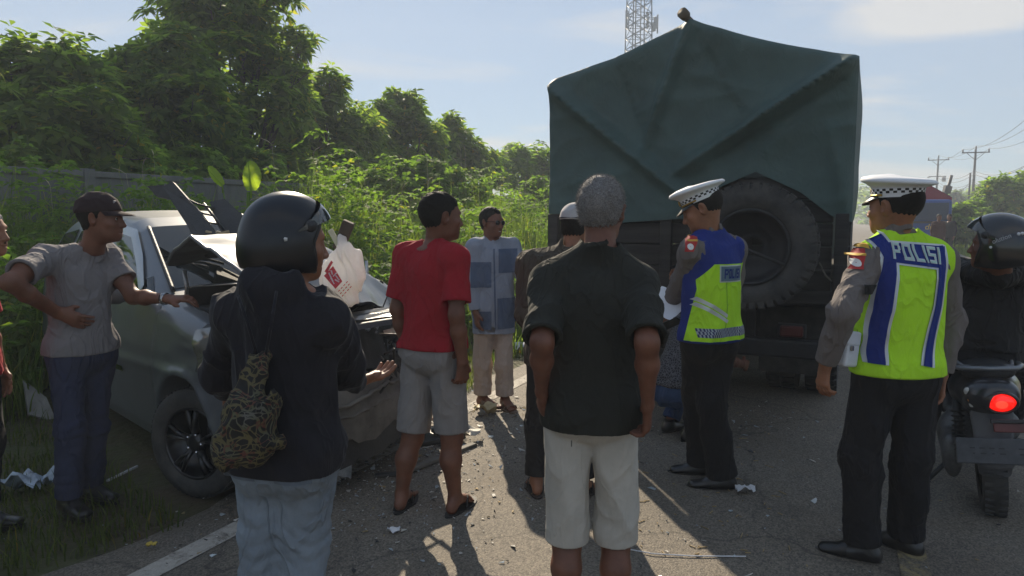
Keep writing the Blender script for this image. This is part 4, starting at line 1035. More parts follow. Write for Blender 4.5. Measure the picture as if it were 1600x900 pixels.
for g in (-1, 1):     # drawcord ends of the bag harness pressed into the back
    pass
DEND = cloth('washed_denim_dark', (.12, .145, .18), var=.25, wr=.4)
for sd, g in (('L', -1), ('R', 1)):
    o_ = p.pel + np.array([g * .085, -.35, -.03]); p.decal('back_pocket', DEND, p.lg, quad((-.058, .05), (.058, .05), (.052, -.075), (-.052, -.075)), (o_, np.array([1., 0, 0]), np.array([0, 0, 1.])), (0, 1, 0), .002)
for sd in 'LR': p.shoe(sd, SHOEM)
hood = p
# patterned drawstring bag hanging on his back
def ornament_mat():
    m = bpy.data.materials.new('ornament_cloth'); m.use_nodes = True; t = m.node_tree; b = t.nodes['Principled BSDF']; b.inputs['Roughness'].default_value = .8
    g = nd(t, 'ShaderNodeTexCoord'); n = nd(t, 'ShaderNodeTexNoise'); lk(t, g.outputs['Object'], n.inputs['Vector']); n.inputs['Scale'].default_value = 11; n.inputs['Detail'].default_value = 1
    mx = nd(t, 'ShaderNodeMix', data_type='RGBA', blend_type='ADD'); mx.inputs['Factor'].default_value = .12; lk(t, g.outputs['Object'], mx.inputs['A']); lk(t, n.outputs['Color'], mx.inputs['B'])
    v = nd(t, 'ShaderNodeTexVoronoi', feature='DISTANCE_TO_EDGE'); lk(t, mx.outputs['Result'], v.inputs['Vector']); v.inputs['Scale'].default_value = 38
    w = nd(t, 'ShaderNodeTexWave', wave_type='RINGS'); lk(t, mx.outputs['Result'], w.inputs['Vector']); w.inputs['Scale'].default_value = 14; w.inputs['Distortion'].default_value = 9; w.inputs['Detail'].default_value = 2
    r1 = nd(t, 'ShaderNodeValToRGB'); lk(t, v.outputs['Distance'], r1.inputs[0]); r1.color_ramp.elements[0].position = .03; r1.color_ramp.elements[0].color = (1, 1, 1, 1); r1.color_ramp.elements[1].position = .07; r1.color_ramp.elements[1].color = (0, 0, 0, 1)
    r2 = nd(t, 'ShaderNodeValToRGB'); lk(t, w.outputs[0], r2.inputs[0]); r2.color_ramp.elements[0].position = .76; r2.color_ramp.elements[0].color = (0, 0, 0, 1); r2.color_ramp.elements[1].position = .86; r2.color_ramp.elements[1].color = (1, 1, 1, 1)
    c = nd(t, 'ShaderNodeMix', data_type='RGBA'); lk(t, r2.outputs[0], c.inputs['Factor']); c.inputs['A'].default_value = (.012, .011, .010, 1)
    n2 = nd(t, 'ShaderNodeTexNoise'); lk(t, g.outputs['Object'], n2.inputs['Vector']); n2.inputs['Scale'].default_value = 16
    r3 = nd(t, 'ShaderNodeValToRGB'); lk(t, n2.outputs[0], r3.inputs[0]); e = r3.color_ramp.elements; e[0].position = .35; e[0].color = (.16, .13, .05, 1); e[1].position = .7; e[1].color = (.17, .165, .15, 1); q = e.new(.47); q.color = (.15, .13, .06, 1); q = e.new(.50); q.color = (.16, .04, .03, 1); q = e.new(.53); q.color = (.13, .13, .06, 1)
    lk(t, r3.outputs[0], c.inputs['B'])
    d = nd(t, 'ShaderNodeMix', data_type='RGBA'); lk(t, r1.outputs[0], d.inputs['Factor']); lk(t, c.outputs['Result'], d.inputs['A']); lk(t, r3.outputs[0], d.inputs['B'])
    dd = nd(t, 'ShaderNodeMix', data_type='RGBA', blend_type='MULTIPLY'); dd.inputs['Factor'].default_value = .45; lk(t, d.outputs['Result'], dd.inputs['A']); dd.inputs['B'].default_value = (.1, .1, .13, 1)
    lk(t, dd.outputs['Result'], b.inputs['Base Color']); return m
bagc = at(385, 650, Y - .22); bag = thing('drawstring_bag', 'black drawstring bag with gold scroll ornament on the back of the hooded man', 'bag', bagc)
M = SDF(); L3 = lambda x, y, Yb: at(x, y, Yb) - bagc
M.cap(L3(412, 560, Y - .17), L3(392, 640, Y - .20), (.030, .025), (.060, .045), k=.04); M.cap(L3(392, 640, Y - .20), L3(378, 700, Y - .20), (.070, .045), (.085, .055), k=.05)
M.ell(L3(418, 690, Y - .21), (.05, .035, .03), None, .03); M.ell(L3(352, 718, Y - .21), (.03, .03, .035), None, .03)
def bpost(P, D):
    m = np.abs(D) < .04
    if m.any(): D[m] += waves(P[m], [(.010, .09), (.005, .04)], 31, (1.6, 1, .45))
    return D
M.post = bpost; M.obj('pouch', .005, ornament_mat(), bag, newton=1)
for a in ((414, 562, 425, 500, 432, 455), (405, 565, 385, 500, 372, 462)):
    B = MB(); B.tube([L3(a[0], a[1], Y - .17), L3(a[2], a[3], Y - .185), L3(a[4], a[5], Y - .14)], .0045, 6); B.build('drawcord', JK, bag)
# ================================================================== 3 man in the red T-shirt
Y = 3.72; p = Body('man in a red T-shirt and grey shorts seen from behind', (wx(676, Y), Y), R(-33), 1.71, hyaw=R(-30), hpitch=R(-3), wide=1.0); p.sandals = True
p.J['head'] = p.toL(at(689, 338, Y)); p.px('neck', 681, 374, Y + .02)
p.reach('elR', 'shR', .29, 713, 492, True); p.reach('wrR', 'elR', .25, 723, 566, False); 
p.px('knL', 645, 682, Y + .02); p.px('knR', 706, 682, Y - .04); p.px('anL', 628, 775, Y + .0); p.px('anR', 711, 775, Y - .05)
for sd in 'LR': p.J['an' + sd][2] = .107 if p.sandals else .09
p.toe = {'L': R(26), 'R': R(8)}
p.hand = {'R': dict(n=p.toL(p.base + [-.6, .8, 0]), curl=(.7, .75, .8, .85), w=p.toL(p.base + [-.05, .1, -1]))}
p.skin(SKIN_D, leg_z=.58, slv=.75); p.face(); p.hair(th=.006, nape=-.062, fuzz=3000, flen=.007)
p.legs('shorts', cloth('grey_jersey', (.23, .215, .21), var=.1, wr=.35), top=1.0, frac=.93, rt=.106, rk=.092, pr=(.170, .138), seed=26, amp=((.007, .17), (.003, .06)))
p.shirt('t_shirt', cloth('red_jersey', (.29, .010, .020), var=.1, wr=.45), hem=.905, slv=(.78, .78), off=.022, hemr=(.172, .135), chest=(.168, .128), sr=(.066, .074), seed=21, amp=((.006, .18), (.003, .07)), over=p.lg)
for sd in 'LR': p.sandal(sd, BLKR)
# ================================================================== 4 man with sunglasses
Y = 5.78; p = Body('smiling man in sunglasses, patchwork blue shirt and beige trousers, facing the camera', (wx(772, Y), Y), R(205), 1.67, hyaw=R(22), hpitch=R(-2)); p.sandals = True
p.J['head'] = p.toL(at(768, 347, Y - .03)); p.px('neck', 769, 375, Y)
p.reach('elL', 'shL', .29, 818, 432, True); p.reach('wrL', 'elL', .25, 842, 462, True); p.reach('elR', 'shR', .29, 738, 452, False); p.reach('wrR', 'elR', .25, 745, 505, False)
p.px('anR', 754, 628, Y + .02); p.px('anL', 789, 627, Y - .02); p.px('knR', 754, 570, Y); p.px('knL', 787, 570, Y - .03)
for sd in 'LR': p.J['an' + sd][2] = .107 if p.sandals else .09
p.toe = {'L': R(-2), 'R': R(20)}
p.skin(SKIN_D, slv=1.9); p.face(); p.hair(th=.005, line=.072)
SH = cloth('pale_grey_blue_cotton', (.235, .265, .325), var=.06, wr=.35); SHB = cloth('slate_blue_cotton', (.085, .115, .180), var=.08, wr=.35)
p.legs('trousers', cloth('beige_cotton', (.40, .325, .275), var=.08, wr=.5), top=1.0, frac=1.93, rt=.092, rk=.078, ra=.077, seed=46, stack=.004)
p.shirt('patchwork_shirt', SH, hem=.66, slv=(1.92, 1.92), off=.025, hemr=(.178, .135), chest=(.168, .125), sr=(.068, .064), slv2=(.062, .05), seed=41, neckr=.058, neckz=.03, over=p.lg)
fr = p.frame(772, 440, Y - .12); dd = p.toL(p.base + [0, 1, 0]); px_ = Y / F_PX
for (x0, y0, x1, y1) in ((779, 390, 808, 427), (736, 410, 768, 449), (777, 466, 806, 514), (728, 486, 768, 514)):
    gx, gy = np.meshgrid(np.linspace(x0, x1, 12), np.linspace(y0, y1, 14), indexing='ij'); p.decal('patch', SHB, p.sh, np.stack([(gx - 772) * px_, (440 - gy) * px_], -1), fr, dd, .004)
p.decal('placket', SHB, p.sh, strip([(0, .26), (.012, -.38)], .012, 40, 3) , fr, dd, .006)
for sd in 'LR': p.sandal(sd, mat('brown_sandal', (.14, .09, .06), .7, var=.2), thong=False)
GL = mat('sunglass_lens', (.008, .008, .010), .06, var=.0, spec=.8); B = MB()
for g in (-1, 1): B.lathe([(.0001, .004), (.016, .003), (.023, 0), (.023, -.003)], 14, mat4(p.Rh @ rx_(-math.pi / 2) @ ry_(0), p.Hd(g * .030, .104, -.002)), sx=1.1, sy=.86)
B.tube([p.Hd(-.008, .108, .002), p.Hd(.008, .108, .002)], .002, 5)
for g in (-1, 1): B.tube([p.Hd(g * .055, .10, .006), p.Hd(g * .078, .05, .006), p.Hd(g * .083, -.01, .0)], .0022, 5)
B.build('sunglasses', GL, p.root)
B = MB(); B.tube([p.Hd(-.018, .0985, -.069), p.Hd(0, .106, -.0725), p.Hd(.018, .0985, -.069)], [.002, .0042, .002], 6, flat=.5); B.build('teeth', EYEW, p.root)
# ================================================================== 5 man with a pale cap, behind the grey-haired man
Y = 3.92; p = Body('man in a pale cap and olive jacket half hidden behind the grey-haired man', (wx(872, Y), Y), R(-14), 1.64, hyaw=R(-15), hpitch=R(-12)); p.sandals = True
p.J['head'] = p.toL(at(900, 352, Y + .05)); p.px('neck', 895, 382, Y + .02)
p.reach('elL', 'shL', .29, 822, 492, True); p.reach('wrL', 'elL', .25, 862, 545, False)
p.px('anL', 838, 763, Y); p.px('anR', 912, 775, Y - .05); p.px('knL', 842, 660, Y + .03); p.px('knR', 905, 662, Y)
for sd in 'LR': p.J['an' + sd][2] = .107 if p.sandals else .09
p.toe = {'L': R(22), 'R': R(-5)}
p.hand = {'L': dict(n=(1, 0, 0), curl=(.5, .5, .5, .5))}
p.skin(SKIN, slv=1.9); p.hair(th=.006, nape=-.075)
cap_hat(p, cloth('pale_cap_cotton', (.42, .40, .40), var=.08, wr=.3)); B = MB(); B.tube([p.Hd(math.sin(t) * .0875, math.cos(t) * .107 - .016, .036 + .016 * math.cos(t)) for t in np.linspace(0, 6.28, 30)[:-1]], .010, 6, closed=True, flat=.35); B.build('cap_band', cloth('dark_band', (.05, .05, .055)), p.root)
p.legs('trousers', cloth('black_twill', (.012, .012, .014), wr=.5), top=1.0, frac=1.93, rt=.095, rk=.080, ra=.070, seed=56, stack=.006)
p.shirt('jacket', cloth('olive_brown_cotton', (.060, .050, .038), wr=.8), hem=.80, slv=(1.95, 1.95), off=.03, hemr=(.175, .14), chest=(.17, .13), sr=(.07, .07), slv2=(.066, .05), seed=51, neckz=.01, amp=((.008, .14), (.005, .06)), over=p.lg)
for sd in 'LR': p.sandal(sd, mat('dark_brown_sandal', (.035, .026, .022), .7, var=.2))
# ================================================================== POLICE
TAUPE = cloth('taupe_uniform', (.150, .130, .122), var=.07, wr=.55); NAVYB = cloth('black_uniform', (.011, .0115, .014), var=.15, wr=.5)
LIME = cloth('lime_vest', (.44, .78, .03), var=.05, wr=.45, weave=260); BLUE = cloth('blue_vest', (.012, .030, .19), var=.08, wr=.3); SILV = mat('reflective_silver', (.55, .58, .60), .35, var=.08, metal=.3)
PATR = mat('patch_red', (.42, .02, .02), .7, var=.1); PATY = mat('patch_yellow', (.62, .36, .04), .7, var=.1); PATW = mat('patch_white', (.7, .68, .65), .7, var=.05)
WATCHM = mat('watch_metal', (.35, .35, .36), .25, metal=.9, var=.1)
def arm_patch(p, sd, d, M, at_px, Y):
    """shoulder insignia: yellow arc over a red shield with a white disc"""
    fr = p.frame(at_px[0], at_px[1], Y)
    def poly_grid(f, n=10, m=10):
        g = np.zeros((n, m, 2))
        for i in range(n):
            for j in range(m): g[i, j] = f(i / (n - 1), j / (m - 1))
        return g
    sl = -.30
    o = p.decal('insignia', PATR, M, poly_grid(lambda a, b: ((a - .5) * .060 * (1 - .5 * max(0, .55 - b) ** 1.0) + (b - .5) * .085 * .30, (b - .5) * .085)), fr, d, .004)
    p.decal('insignia_title', PATY, M, poly_grid(lambda a, b: ((a - .5) * .066 + .024, .052 + (b - .5) * .022 + .008 * (1 - (2 * a - 1) ** 2))), fr, d, .005, o)
    p.decal('insignia_edge', PATY, M, poly_grid(lambda a, b: ((a - .5) * .052 + .010, .018 + (b - .5) * .010)), fr, d, .006, o)
    p.decal('insignia_disc', PATW, M, poly_grid(lambda a, b: ((.1 + .9 * a) * .017 * math.cos(6.283 * b) - .006, (.1 + .9 * a) * .017 * math.sin(6.283 * b) - .016), 5, 14), fr, d, .006, o)
# ---- officer facing left in the blue and lime vest
Y = 3.98; p = Body('police officer in a blue and lime vest looking down at papers', (wx(1112, Y), Y), R(32), 1.74, hyaw=R(38), hpitch=R(-24), wide=1.0, group='police officers')
p.J['head'] = p.toL(at(1097, 325, Y)); p.px('neck', 1107, 357, Y + .01)
p.reach('elL', 'shL', .29, 1062, 448, False); p.reach('wrL', 'elL', .25, 1040, 488, False)
p.J['elR'] = p.J['shR'] + [.04, .05, -.28]; p.J['wrR'] = p.J['elR'] + [-.10, .22, .06]
p.px('anL', 1096, 733, Y + .25); p.px('anR', 1128, 762, Y + .02); p.px('knL', 1090, 620, Y + .18); p.px('knR', 1112, 632, Y)
p.J['anL'][2] = .09; p.J['anR'][2] = .09; p.toe = {'L': R(48), 'R': R(50)}
p.hand = {'L': dict(n=p.toL(p.base + [.2, .3, 1]), curl=(.55, .6, .65, .7)), 'R': dict(n=(-.5, 0, .8), curl=(.6, .6, .6, .6))}
p.skin(SKIN, feet=False, slv=1.9); p.face(); p.hair(th=.0045, nape=-.045, top=.80, amp=.0004)
police_hat(p)
kw = dict(hem=.92, off=.02, hemr=(.165, .125), chest=(.165, .122), sr=(.066, .066), slv2=(.061, .046))
p.shirt('uniform_shirt', TAUPE, slv=(1.93, 1.93), seed=61, neckz=.015, amp=((.007, .13), (.004, .06)), **kw); um = p.sh
p.legs('trousers', NAVYB, top=1.0, frac=1.98, rt=.10, rk=.086, ra=.088, seed=66, stack=.004)
M = p.shirt_sdf(hem=.885, slv=(0, 0), off=.036, hemr=(.180, .140), chest=(.178, .138), neckr=.07, neckz=-.005, collar=False, seed=62, amp=((.006, .2), (.003, .08)), over=p.lg, og=.014)
for sd, g in (('L', -1), ('R', 1)): M.cap(p.J['sh' + sd] + [g * .055, 0, .12], p.J['sh' + sd] + [g * .035, 0, -.17], (.105, .03), (.11, .03), u=(0, 1, 0), k=.01, op='sub') if False else None
q0 = p.J['shL'].copy(); q1 = p.J['shR'].copy(); wq = abs(q1[0] - q0[0]) / 2; cx = (q0 + q1) / 2
pst = M.post
def vpost(P, D, c=cx.astype(np.float32), w=wq):
    D = pst(P, D); x = np.abs(P[..., 0] - c[0]); z = P[..., 2] - c[2]
    lim = np.where(z > -.20, w - .002 + .012 * (z < -.12), w + .03 + .2 * np.clip(-.20 - z, 0, .05))
    return np.maximum(D, x - lim)
M.post = vpost; p.vs = M; M.obj('vest', .0065, BLUE, p.root, newton=1)
bk = lambda o_, d_: None
fr = (p.J['top'] + np.array([0, -.45, 0]), np.array([1., 0, 0]), np.array([0, 0, 1.])); dv = np.array([0, 1., 0])
tz = p.J['top'][2]; hz = .885 * p.k - tz
p.decal('lime_back_panel', LIME, M, quad((-.170, -.135), (.188, -.135), (.185, -.052), (-.105, -.052), 44, 14), fr, dv, .003)
p.decal('lime_back_panel', LIME, M, quad((-.172, hz + .012), (.182, hz + .012), (.188, -.1345), (-.170, -.1345), 50, 44), fr, dv, .003)
fs = (p.J['top'] + np.array([-.35, -.35, 0]), nrm([1., -1, 0]), np.array([0, 0, 1.]))
p.decal('lime_side_panel', LIME, M, quad((-.150, hz + .012), (-.02, hz + .012), (-.02, -.15), (-.085, -.175), 20, 44), fs, (1, 1, 0), .0026)
ob = p.decal('back_plate', SILV, M, rect(-.074, -.150, .106, -.058), fr, dv, .004); p.decal('back_plate_field', mat('plate_blue_grey', (.10, .17, .24), .5, var=.1), M, rect(-.067, -.144, .099, -.064), fr, dv, .006, ob)
for rects in block_word('POLISI', .025, .052, .005):
    for i, g in enumerate(rects): g = g.copy(); g[..., 0] += .016; g[..., 1] -= .104; p.decal('letter', BLUE, M, g, fr, dv, .008, ob)
for off in (0, -.030): p.decal('reflective_stripe', SILV, M, strip([(-.175, -.235 + off), (-.02, -.335 + off)], .019, 24, 4), fr, dv, .005)
CHK = [mat('check_dark', (.012, .02, .09), .7, var=.1), mat('check_grey', (.30, .34, .38), .6, var=.1)]
B = MB(); U = np.linspace(-.178, .178, 61)
for r_ in range(3):
    z0 = hz + .035 + r_ * .016
    for i in range(60):
        g = np.array([[[U[i], z0], [U[i], z0 + .016]], [[U[i + 1], z0], [U[i + 1], z0 + .016]]]); P_ = fr[0] + g[..., :1] * fr[1] + g[..., 1:] * fr[2]
        if i == 0 and r_ == 0: allP = []
        allP.append(P_.reshape(-1, 3))
Q = M.trace(np.concatenate(allP), dv, .005).reshape(-1, 4, 3)
for n_, q in enumerate(Q): B.cur = (n_ // 60 + n_ % 60) % 2; B.add(q, [(0, 2, 3, 1)])
B.build('chequered_hem', CHK, p.root)
p.decal('vest_seam', cloth('lime_seam', (.17, .45, .02)), M, strip([(-.03, -.15), (-.02, -.30), (-.035, hz + .08)], .006, 30, 2), fr, dv, .004)
for sd in 'LR': p.shoe(sd, SHOEM)
arm_patch(p, 'L', p.toL(p.base + [0, 1, 0]), um, (1069, 379), Y)
B = MB(); wd_ = nrm(p.J['wrL'] - p.J['elL']); wc = p.J['wrL'] - wd_ * .01; B.lathe([(.029, -.012), (.033, -.010), (.033, .010), (.029, .012)], 20, mat4(np.array(Vector(wd_).to_track_quat('Z', 'Y').to_matrix()), wc), sy=.85); B.build('wristwatch', WATCHM, p.root)
cop1 = p
pp = at(1040, 476, Y + .16); t_ = thing('paper_sheet', 'white sheet of paper held by the officer in the blue and lime vest', 'paper', pp)
G = np.zeros((8, 8, 3))
for i in range(8):
    for j in range(8): u, v = i / 7 - .5, j / 7 - .5; G[i, j] = np.array([-.45, .6, .25]) * v * .26 + np.array([.55, .25, .45]) * u * .20 + np.array([0, 0, 1]) * (.05 * u * u + .015 * math.sin(v * 5))
B = MB(); B.grid(G); B.grid(G[:, ::-1] - [0, 0, .0015]); B.build('sheet', mat('paper_white', (.75, .76, .8), .8, var=.04), t_)
pp = at(1047, 506, Y + .12); t_ = thing('mobile_phone', 'dark mobile phone in the left hand of the officer in the blue and lime vest', 'phone', pp)
B = MB(); B.box((0, 0, 0), (.075, .010, .15), rotm(R(60), R(25), R(30)), .008); po_ = B.build('phone_body', mat('phone_case', (.015, .015, .018), .3), t_)
B = MB(); B.lathe([(.0001, .004), (.012, .003), (.014, 0)], 14, mat4(rotm(R(120), 0, R(10)), (.0, -.014, .01))); B.build('camera_lens', mat('lens_glass', (.25, .28, .30), .08, metal=.6), po_)
# ---- officer with the big POLISI vest, right
Y = 3.14; p = Body('police officer in a lime vest with blue stripes and large POLISI letters', (wx(1409, Y), Y), R(9), 1.735, hyaw=R(22), hpitch=R(-1), wide=1.03, group='police officers')
p.J['head'] = p.toL(at(1398, 322, Y)); p.px('neck', 1402, 354, Y + .01)
p.reach('elL', 'shL', .29, 1318, 487, True); p.reach('wrL', 'elL', .26, 1290, 568, False)
p.reach('elR', 'shR', .29, 1484, 500, False); p.reach('wrR', 'elR', .25, 1470, 590, False)
p.px('knL', 1345, 712, Y); p.px('knR', 1424, 712, Y); p.px('anL', 1347, 868, Y); p.px('anR', 1414, 865, Y + .08)
for sd in 'LR': p.J['an' + sd][2] = .107 if p.sandals else .09
p.toe = {'L': R(48), 'R': R(22)}
p.hand = {'L': dict(n=p.toL(p.base + [1, .2, 0]), curl=(.35, .45, .55, .6), w=p.toL(p.base + [-.1, .05, -1]))}
p.skin(SKIN, feet=False, slv=1.9); p.face(); p.hair(th=.0045, nape=-.040, top=.80, amp=.0004)
police_hat(p)
p.shirt('uniform_shirt', TAUPE, hem=.93, slv=(1.95, 1.95), off=.022, hemr=(.168, .13), chest=(.168, .125), sr=(.068, .068), slv2=(.063, .048), seed=71, neckz=.015, amp=((.007, .13), (.004, .06))); um = p.sh
p.legs('trousers', NAVYB, top=1.0, frac=1.97, rt=.102, rk=.087, ra=.080, pr=(.172, .132), seed=76, stack=.005)
M = p.shirt_sdf(hem=.885, slv=(0, 0), off=.04, hemr=(.182, .145), chest=(.186, .142), neckr=.072, neckz=-.005, collar=False, seed=72, amp=((.006, .22), (.003, .09)), over=p.lg, og=.014)
q0 = p.J['shL']; q1 = p.J['shR']; wq2 = abs(q1[0] - q0[0]) / 2; cx2 = (q0 + q1) / 2; pst2 = M.post
def vpost2(P, D, c=cx2.astype(np.float32), w=wq2):
    D = pst2(P, D); x = np.abs(P[..., 0] - c[0]); z = P[..., 2] - c[2]
    lim = np.where(z > -.20, w + .012 + .010 * (z < -.12), w + .045 + .2 * np.clip(-.20 - z, 0, .05))
    return np.maximum(D, x - lim)
M.post = vpost2; M.obj('vest', .0065, LIME, p.root, newton=1)
# measured on the photo: pixel grid dropped on to the vest along the sight direction of the back
px_ = (Y - .13) / F_PX; fr = p.frame(1420, 400, Y - .13); dv = p.toL(p.base + [0, 1, 0])
pxs = (Y - .13) / F_PX
def pp2(x, y): return ((x - 1420) * pxs + (1420 - 1420) * 0, (400 - y) * pxs)
for nm, m_, w_, of in (('stripe_edge', SILV, 30, .004), ('blue_stripe', BLUE, 21, .006)):
    p.decal(nm, m_, M, strip([pp2(1379, 366), pp2(1394, 400), pp2(1390, 450), pp2(1382, 520), pp2(1380, 572)], w_ * pxs, 50, 6), fr, dv, of)
    p.decal(nm, m_, M, strip([pp2(1482, 385), pp2(1484, 420), pp2(1477, 480), pp2(1466, 520), pp2(1455, 574)], (w_ - 6) * pxs, 50, 6), fr, dv, of)
    p.decal(nm, m_, M, quad(pp2(1384, 378 - (w_ > 25) * 3), pp2(1492, 386 - (w_ > 25) * 3), pp2(1486, 421 + (w_ > 25) * 3), pp2(1384, 408 + (w_ > 25) * 3), 40, 10), fr, dv, of + .001)
LETG = mat('letter_reflective', (.40, .62, .55), .45, var=.06)
for nm, m_, of, gr in (('letter_outline', SILV, .010, .0), ('letter', LETG, .0125, .0035)):
    for rects in block_word('POLISI', .0445, .072, .0075):
        for g in rects:
            g = g.copy(); c_ = g.reshape(-1, 2).mean(0)
            sz = g.reshape(-1, 2).max(0) - g.reshape(-1, 2).min(0); g = c_ + (g - c_) * (1 - 2 * gr / np.maximum(sz, .01)) if gr else g
            g[..., 0] += (1440 - 1420) * pxs; g[..., 1] += (400 - 396) * pxs - (g[..., 0] - (20) * pxs) * .12
            p.decal(nm, m_, M, g, fr, dv, of)
STR = cloth('black_webbing', (.012, .012, .013))
for y_ in (452, 522): p.decal('side_strap', STR, um, strip([pp2(1340, y_ - 2), pp2(1372, y_)], 15 * pxs, 12, 5), fr, dv, .012)
p.decal('vest_binding', STR, M, strip([pp2(1352, 372), pp2(1364, 420), pp2(1350, 470), pp2(1340, 540)], 3.5 * pxs, 40, 2), fr, dv, .004)
for sd in 'LR': p.shoe(sd, SHOEM)
arm_patch(p, 'L', p.toL(p.base + [0, 1, 0]), um, (1322, 402), Y)
# belt pouch
pc = p.toL(at(1326, 545, Y - .06)); B = MB(); WP = mat('pouch_white_leather', (.62, .64, .68), .45, var=.08, bump=.1)
B.box(pc, (.085, .05, .155), rz_(R(18)) @ ry_(R(7)), .012); po_ = B.build('belt_pouch', WP, p.root)
B = MB(); B.box(pc + np.array([0, -.004, .048]), (.088, .053, .062), rz_(R(18)) @ ry_(R(7)), .01); B.build('pouch_flap', WP, po_)
B = MB(); B.box(pc + np.array([-.006, -.034, .008]), (.018, .008, .022), rz_(R(18)), .003); B.build('clasp', WATCHM, po_)
cop2 = p
# ================================================================== 7 man squatting by the truck
Y = 4.95; p = Body('squatting man in blue jeans half hidden behind the officer with papers', (wx(1056, Y), Y), R(-55), 1.66, lean=R(30), pelvis=(0, 0, .42), hyaw=R(-10), hpitch=R(-20))
p.J['knL'] = np.array([-.13, .34, .53]); p.J['knR'] = np.array([.14, .33, .50]); p.J['anL'] = np.array([-.11, .10, .09]); p.J['anR'] = np.array([.12, .06, .09])
for sd, g in (('L', -1), ('R', 1)): p.J['el' + sd] = p.J['sh' + sd] + [g * .04, .14, -.22]; p.J['wr' + sd] = p.J['el' + sd] + [-g * .04, .20, -.06]
p.skin(SKIN_D, feet=False); p.face(); p.hair()
def batik():
    m = mat('batik', (.02, .018, .018), .8); t = m.node_tree; b = t.nodes['Principled BSDF']; g = nd(t, 'ShaderNodeTexCoord'); v = nd(t, 'ShaderNodeTexVoronoi', feature='DISTANCE_TO_EDGE'); lk(t, g.outputs['Object'], v.inputs['Vector']); v.inputs['Scale'].default_value = 60
    r = nd(t, 'ShaderNodeValToRGB'); lk(t, v.outputs['Distance'], r.inputs[0]); r.color_ramp.elements[0].position = .08; r.color_ramp.elements[0].color = (.10, .10, .11, 1); r.color_ramp.elements[1].position = .16; r.color_ramp.elements[1].color = (.012, .012, .016, 1); lk(t, r.outputs[0], b.inputs['Base Color']); return m
p.legs('jeans', cloth('blue_denim', (.035, .075, .17), var=.15, wr=.6), top=1.02, frac=1.95, rt=.10, rk=.082, ra=.068, seed=86, h=.008, stack=.006)
p.shirt('patterned_shirt', batik(), hem=.93, slv=(.85, .85), seed=81, h=.008, over=p.lg)
for sd in 'LR': p.shoe(sd, SHOEM)
# ================================================================== 8 man in the grey T-shirt leaning on the car
Y = 3.74; p = Body('man in a dark cap and grey T-shirt leaning one hand on the wrecked car', (wx(121, Y), Y), R(-116), 1.71, hyaw=R(30), hpitch=R(-3), wide=.98)
p.J['head'] = p.toL(at(158, 340, Y - .02)); p.px('neck', 143, 382, Y)
p.reach('elR', 'shR', .31, 14, 441, True); p.px('wrR', 90, 489, Y - .175); p.reach('elL', 'shL', .29, 208, 464, True); p.reach('wrL', 'elL', .25, 262, 467, True)
p.px('anR', 108, 790, Y - .06); p.px('anL', 142, 785, Y + .12); p.px('knR', 110, 668, Y - .08); p.px('knL', 146, 665, Y + .09)
for sd in 'LR': p.J['an' + sd][2] = .107 if p.sandals else .09
p.hand = {'R': dict(w=p.toL(p.base + [.80, .22, -.42]), n=p.toL(p.base + [.0, 1, .1]), curl=(.25, .3, .35, .4)), 'L': dict(w=p.toL(p.base + [1, .1, .06]), n=p.toL(p.base + [.1, .2, -1]), curl=(.35, .4, .45, .5))}
p.skin(SKIN_D, feet=False); p.face(); p.hair(th=.003)
cap_hat(p, cloth('dark_maroon_cap', (.025, .014, .016), var=.2, wr=.25), lift=.004)
B = MB(); q = p.Hd(.022, .078, .085); B.box(q, (.03, .006, .014), p.Rh, .003); B.build('cap_emblem', mat('emblem_grey', (.25, .24, .26), .7), p.root)
p.legs('jeans', cloth('indigo_denim', (.030, .038, .075), var=.15, wr=.6), top=1.0, frac=1.97, rt=.094, rk=.072, ra=.066, seed=96, stack=.009)
p.shirt('t_shirt', cloth('grey_marl', (.185, .172, .175), var=.07, wr=.5), hem=.875, slv=(.62, .66), off=.02, hemr=(.160, .128), chest=(.158, .122), sr=(.064, .076), seed=91, amp=((.007, .17), (.0035, .07)), over=p.lg)
for sd in 'LR': p.shoe(sd, SHOEM)
B = MB(); wd_ = nrm(p.J['wrL'] - p.J['elL']); B.lathe([(.028, -.012), (.032, -.010), (.032, .010), (.028, .012)], 20, mat4(np.array(Vector(wd_).to_track_quat('Z', 'Y').to_matrix()), p.J['wrL'] - wd_ * .02)); B.build('wristwatch', WATCHM, p.root)
# ================================================================== 9 man cut off by the left edge
Y = 3.4; p = Body('man in a red shirt looking right, cut off beside the man in the dark cap', (wx(-72, Y), Y), R(-92), 1.64, hyaw=R(4))
p.J['head'] = p.toL(at(-27, 362, Y))
p.skin(SKIN, feet=False); p.face(moustache=True); p.hair(HAIR_G, th=.008)
p.legs('trousers', NAVYB, top=1.0, frac=1.95, seed=106, h=.009)
p.shirt('shirt', cloth('red_cotton', (.40, .03, .04), wr=.5), hem=.84, slv=(.8, .8), seed=101, h=.008, over=p.lg)
for sd in 'LR': p.shoe(sd, SHOEM)
# ================================================================== 10 two people by the far truck
for i, (x, Y, hy, lab) in enumerate(((1464, 26., 20, 'distant person in dark clothes standing in front of the blue truck'), (1481, 27., -30, 'distant person in a dark jacket at the roadside beside the blue truck'))):
    p = Body(lab, (wx(x, Y), Y), R(150 + hy), 1.66)
    p.skin(SKIN_D, h=.010, fine=False, feet=False); p.hair(h=.012)
    p.legs('trousers', NAVYB, top=1.0, frac=1.95, seed=116, h=.014)
    p.shirt('jacket', cloth('dark_red_jacket' if i == 0 else 'dark_jacket', (.06, .022, .02) if i == 0 else (.02, .02, .024)), hem=.80, slv=(1.9, 1.9), seed=111 + i, h=.014, over=p.lg)
    for sd in 'LR': p.shoe(sd, SHOEM)
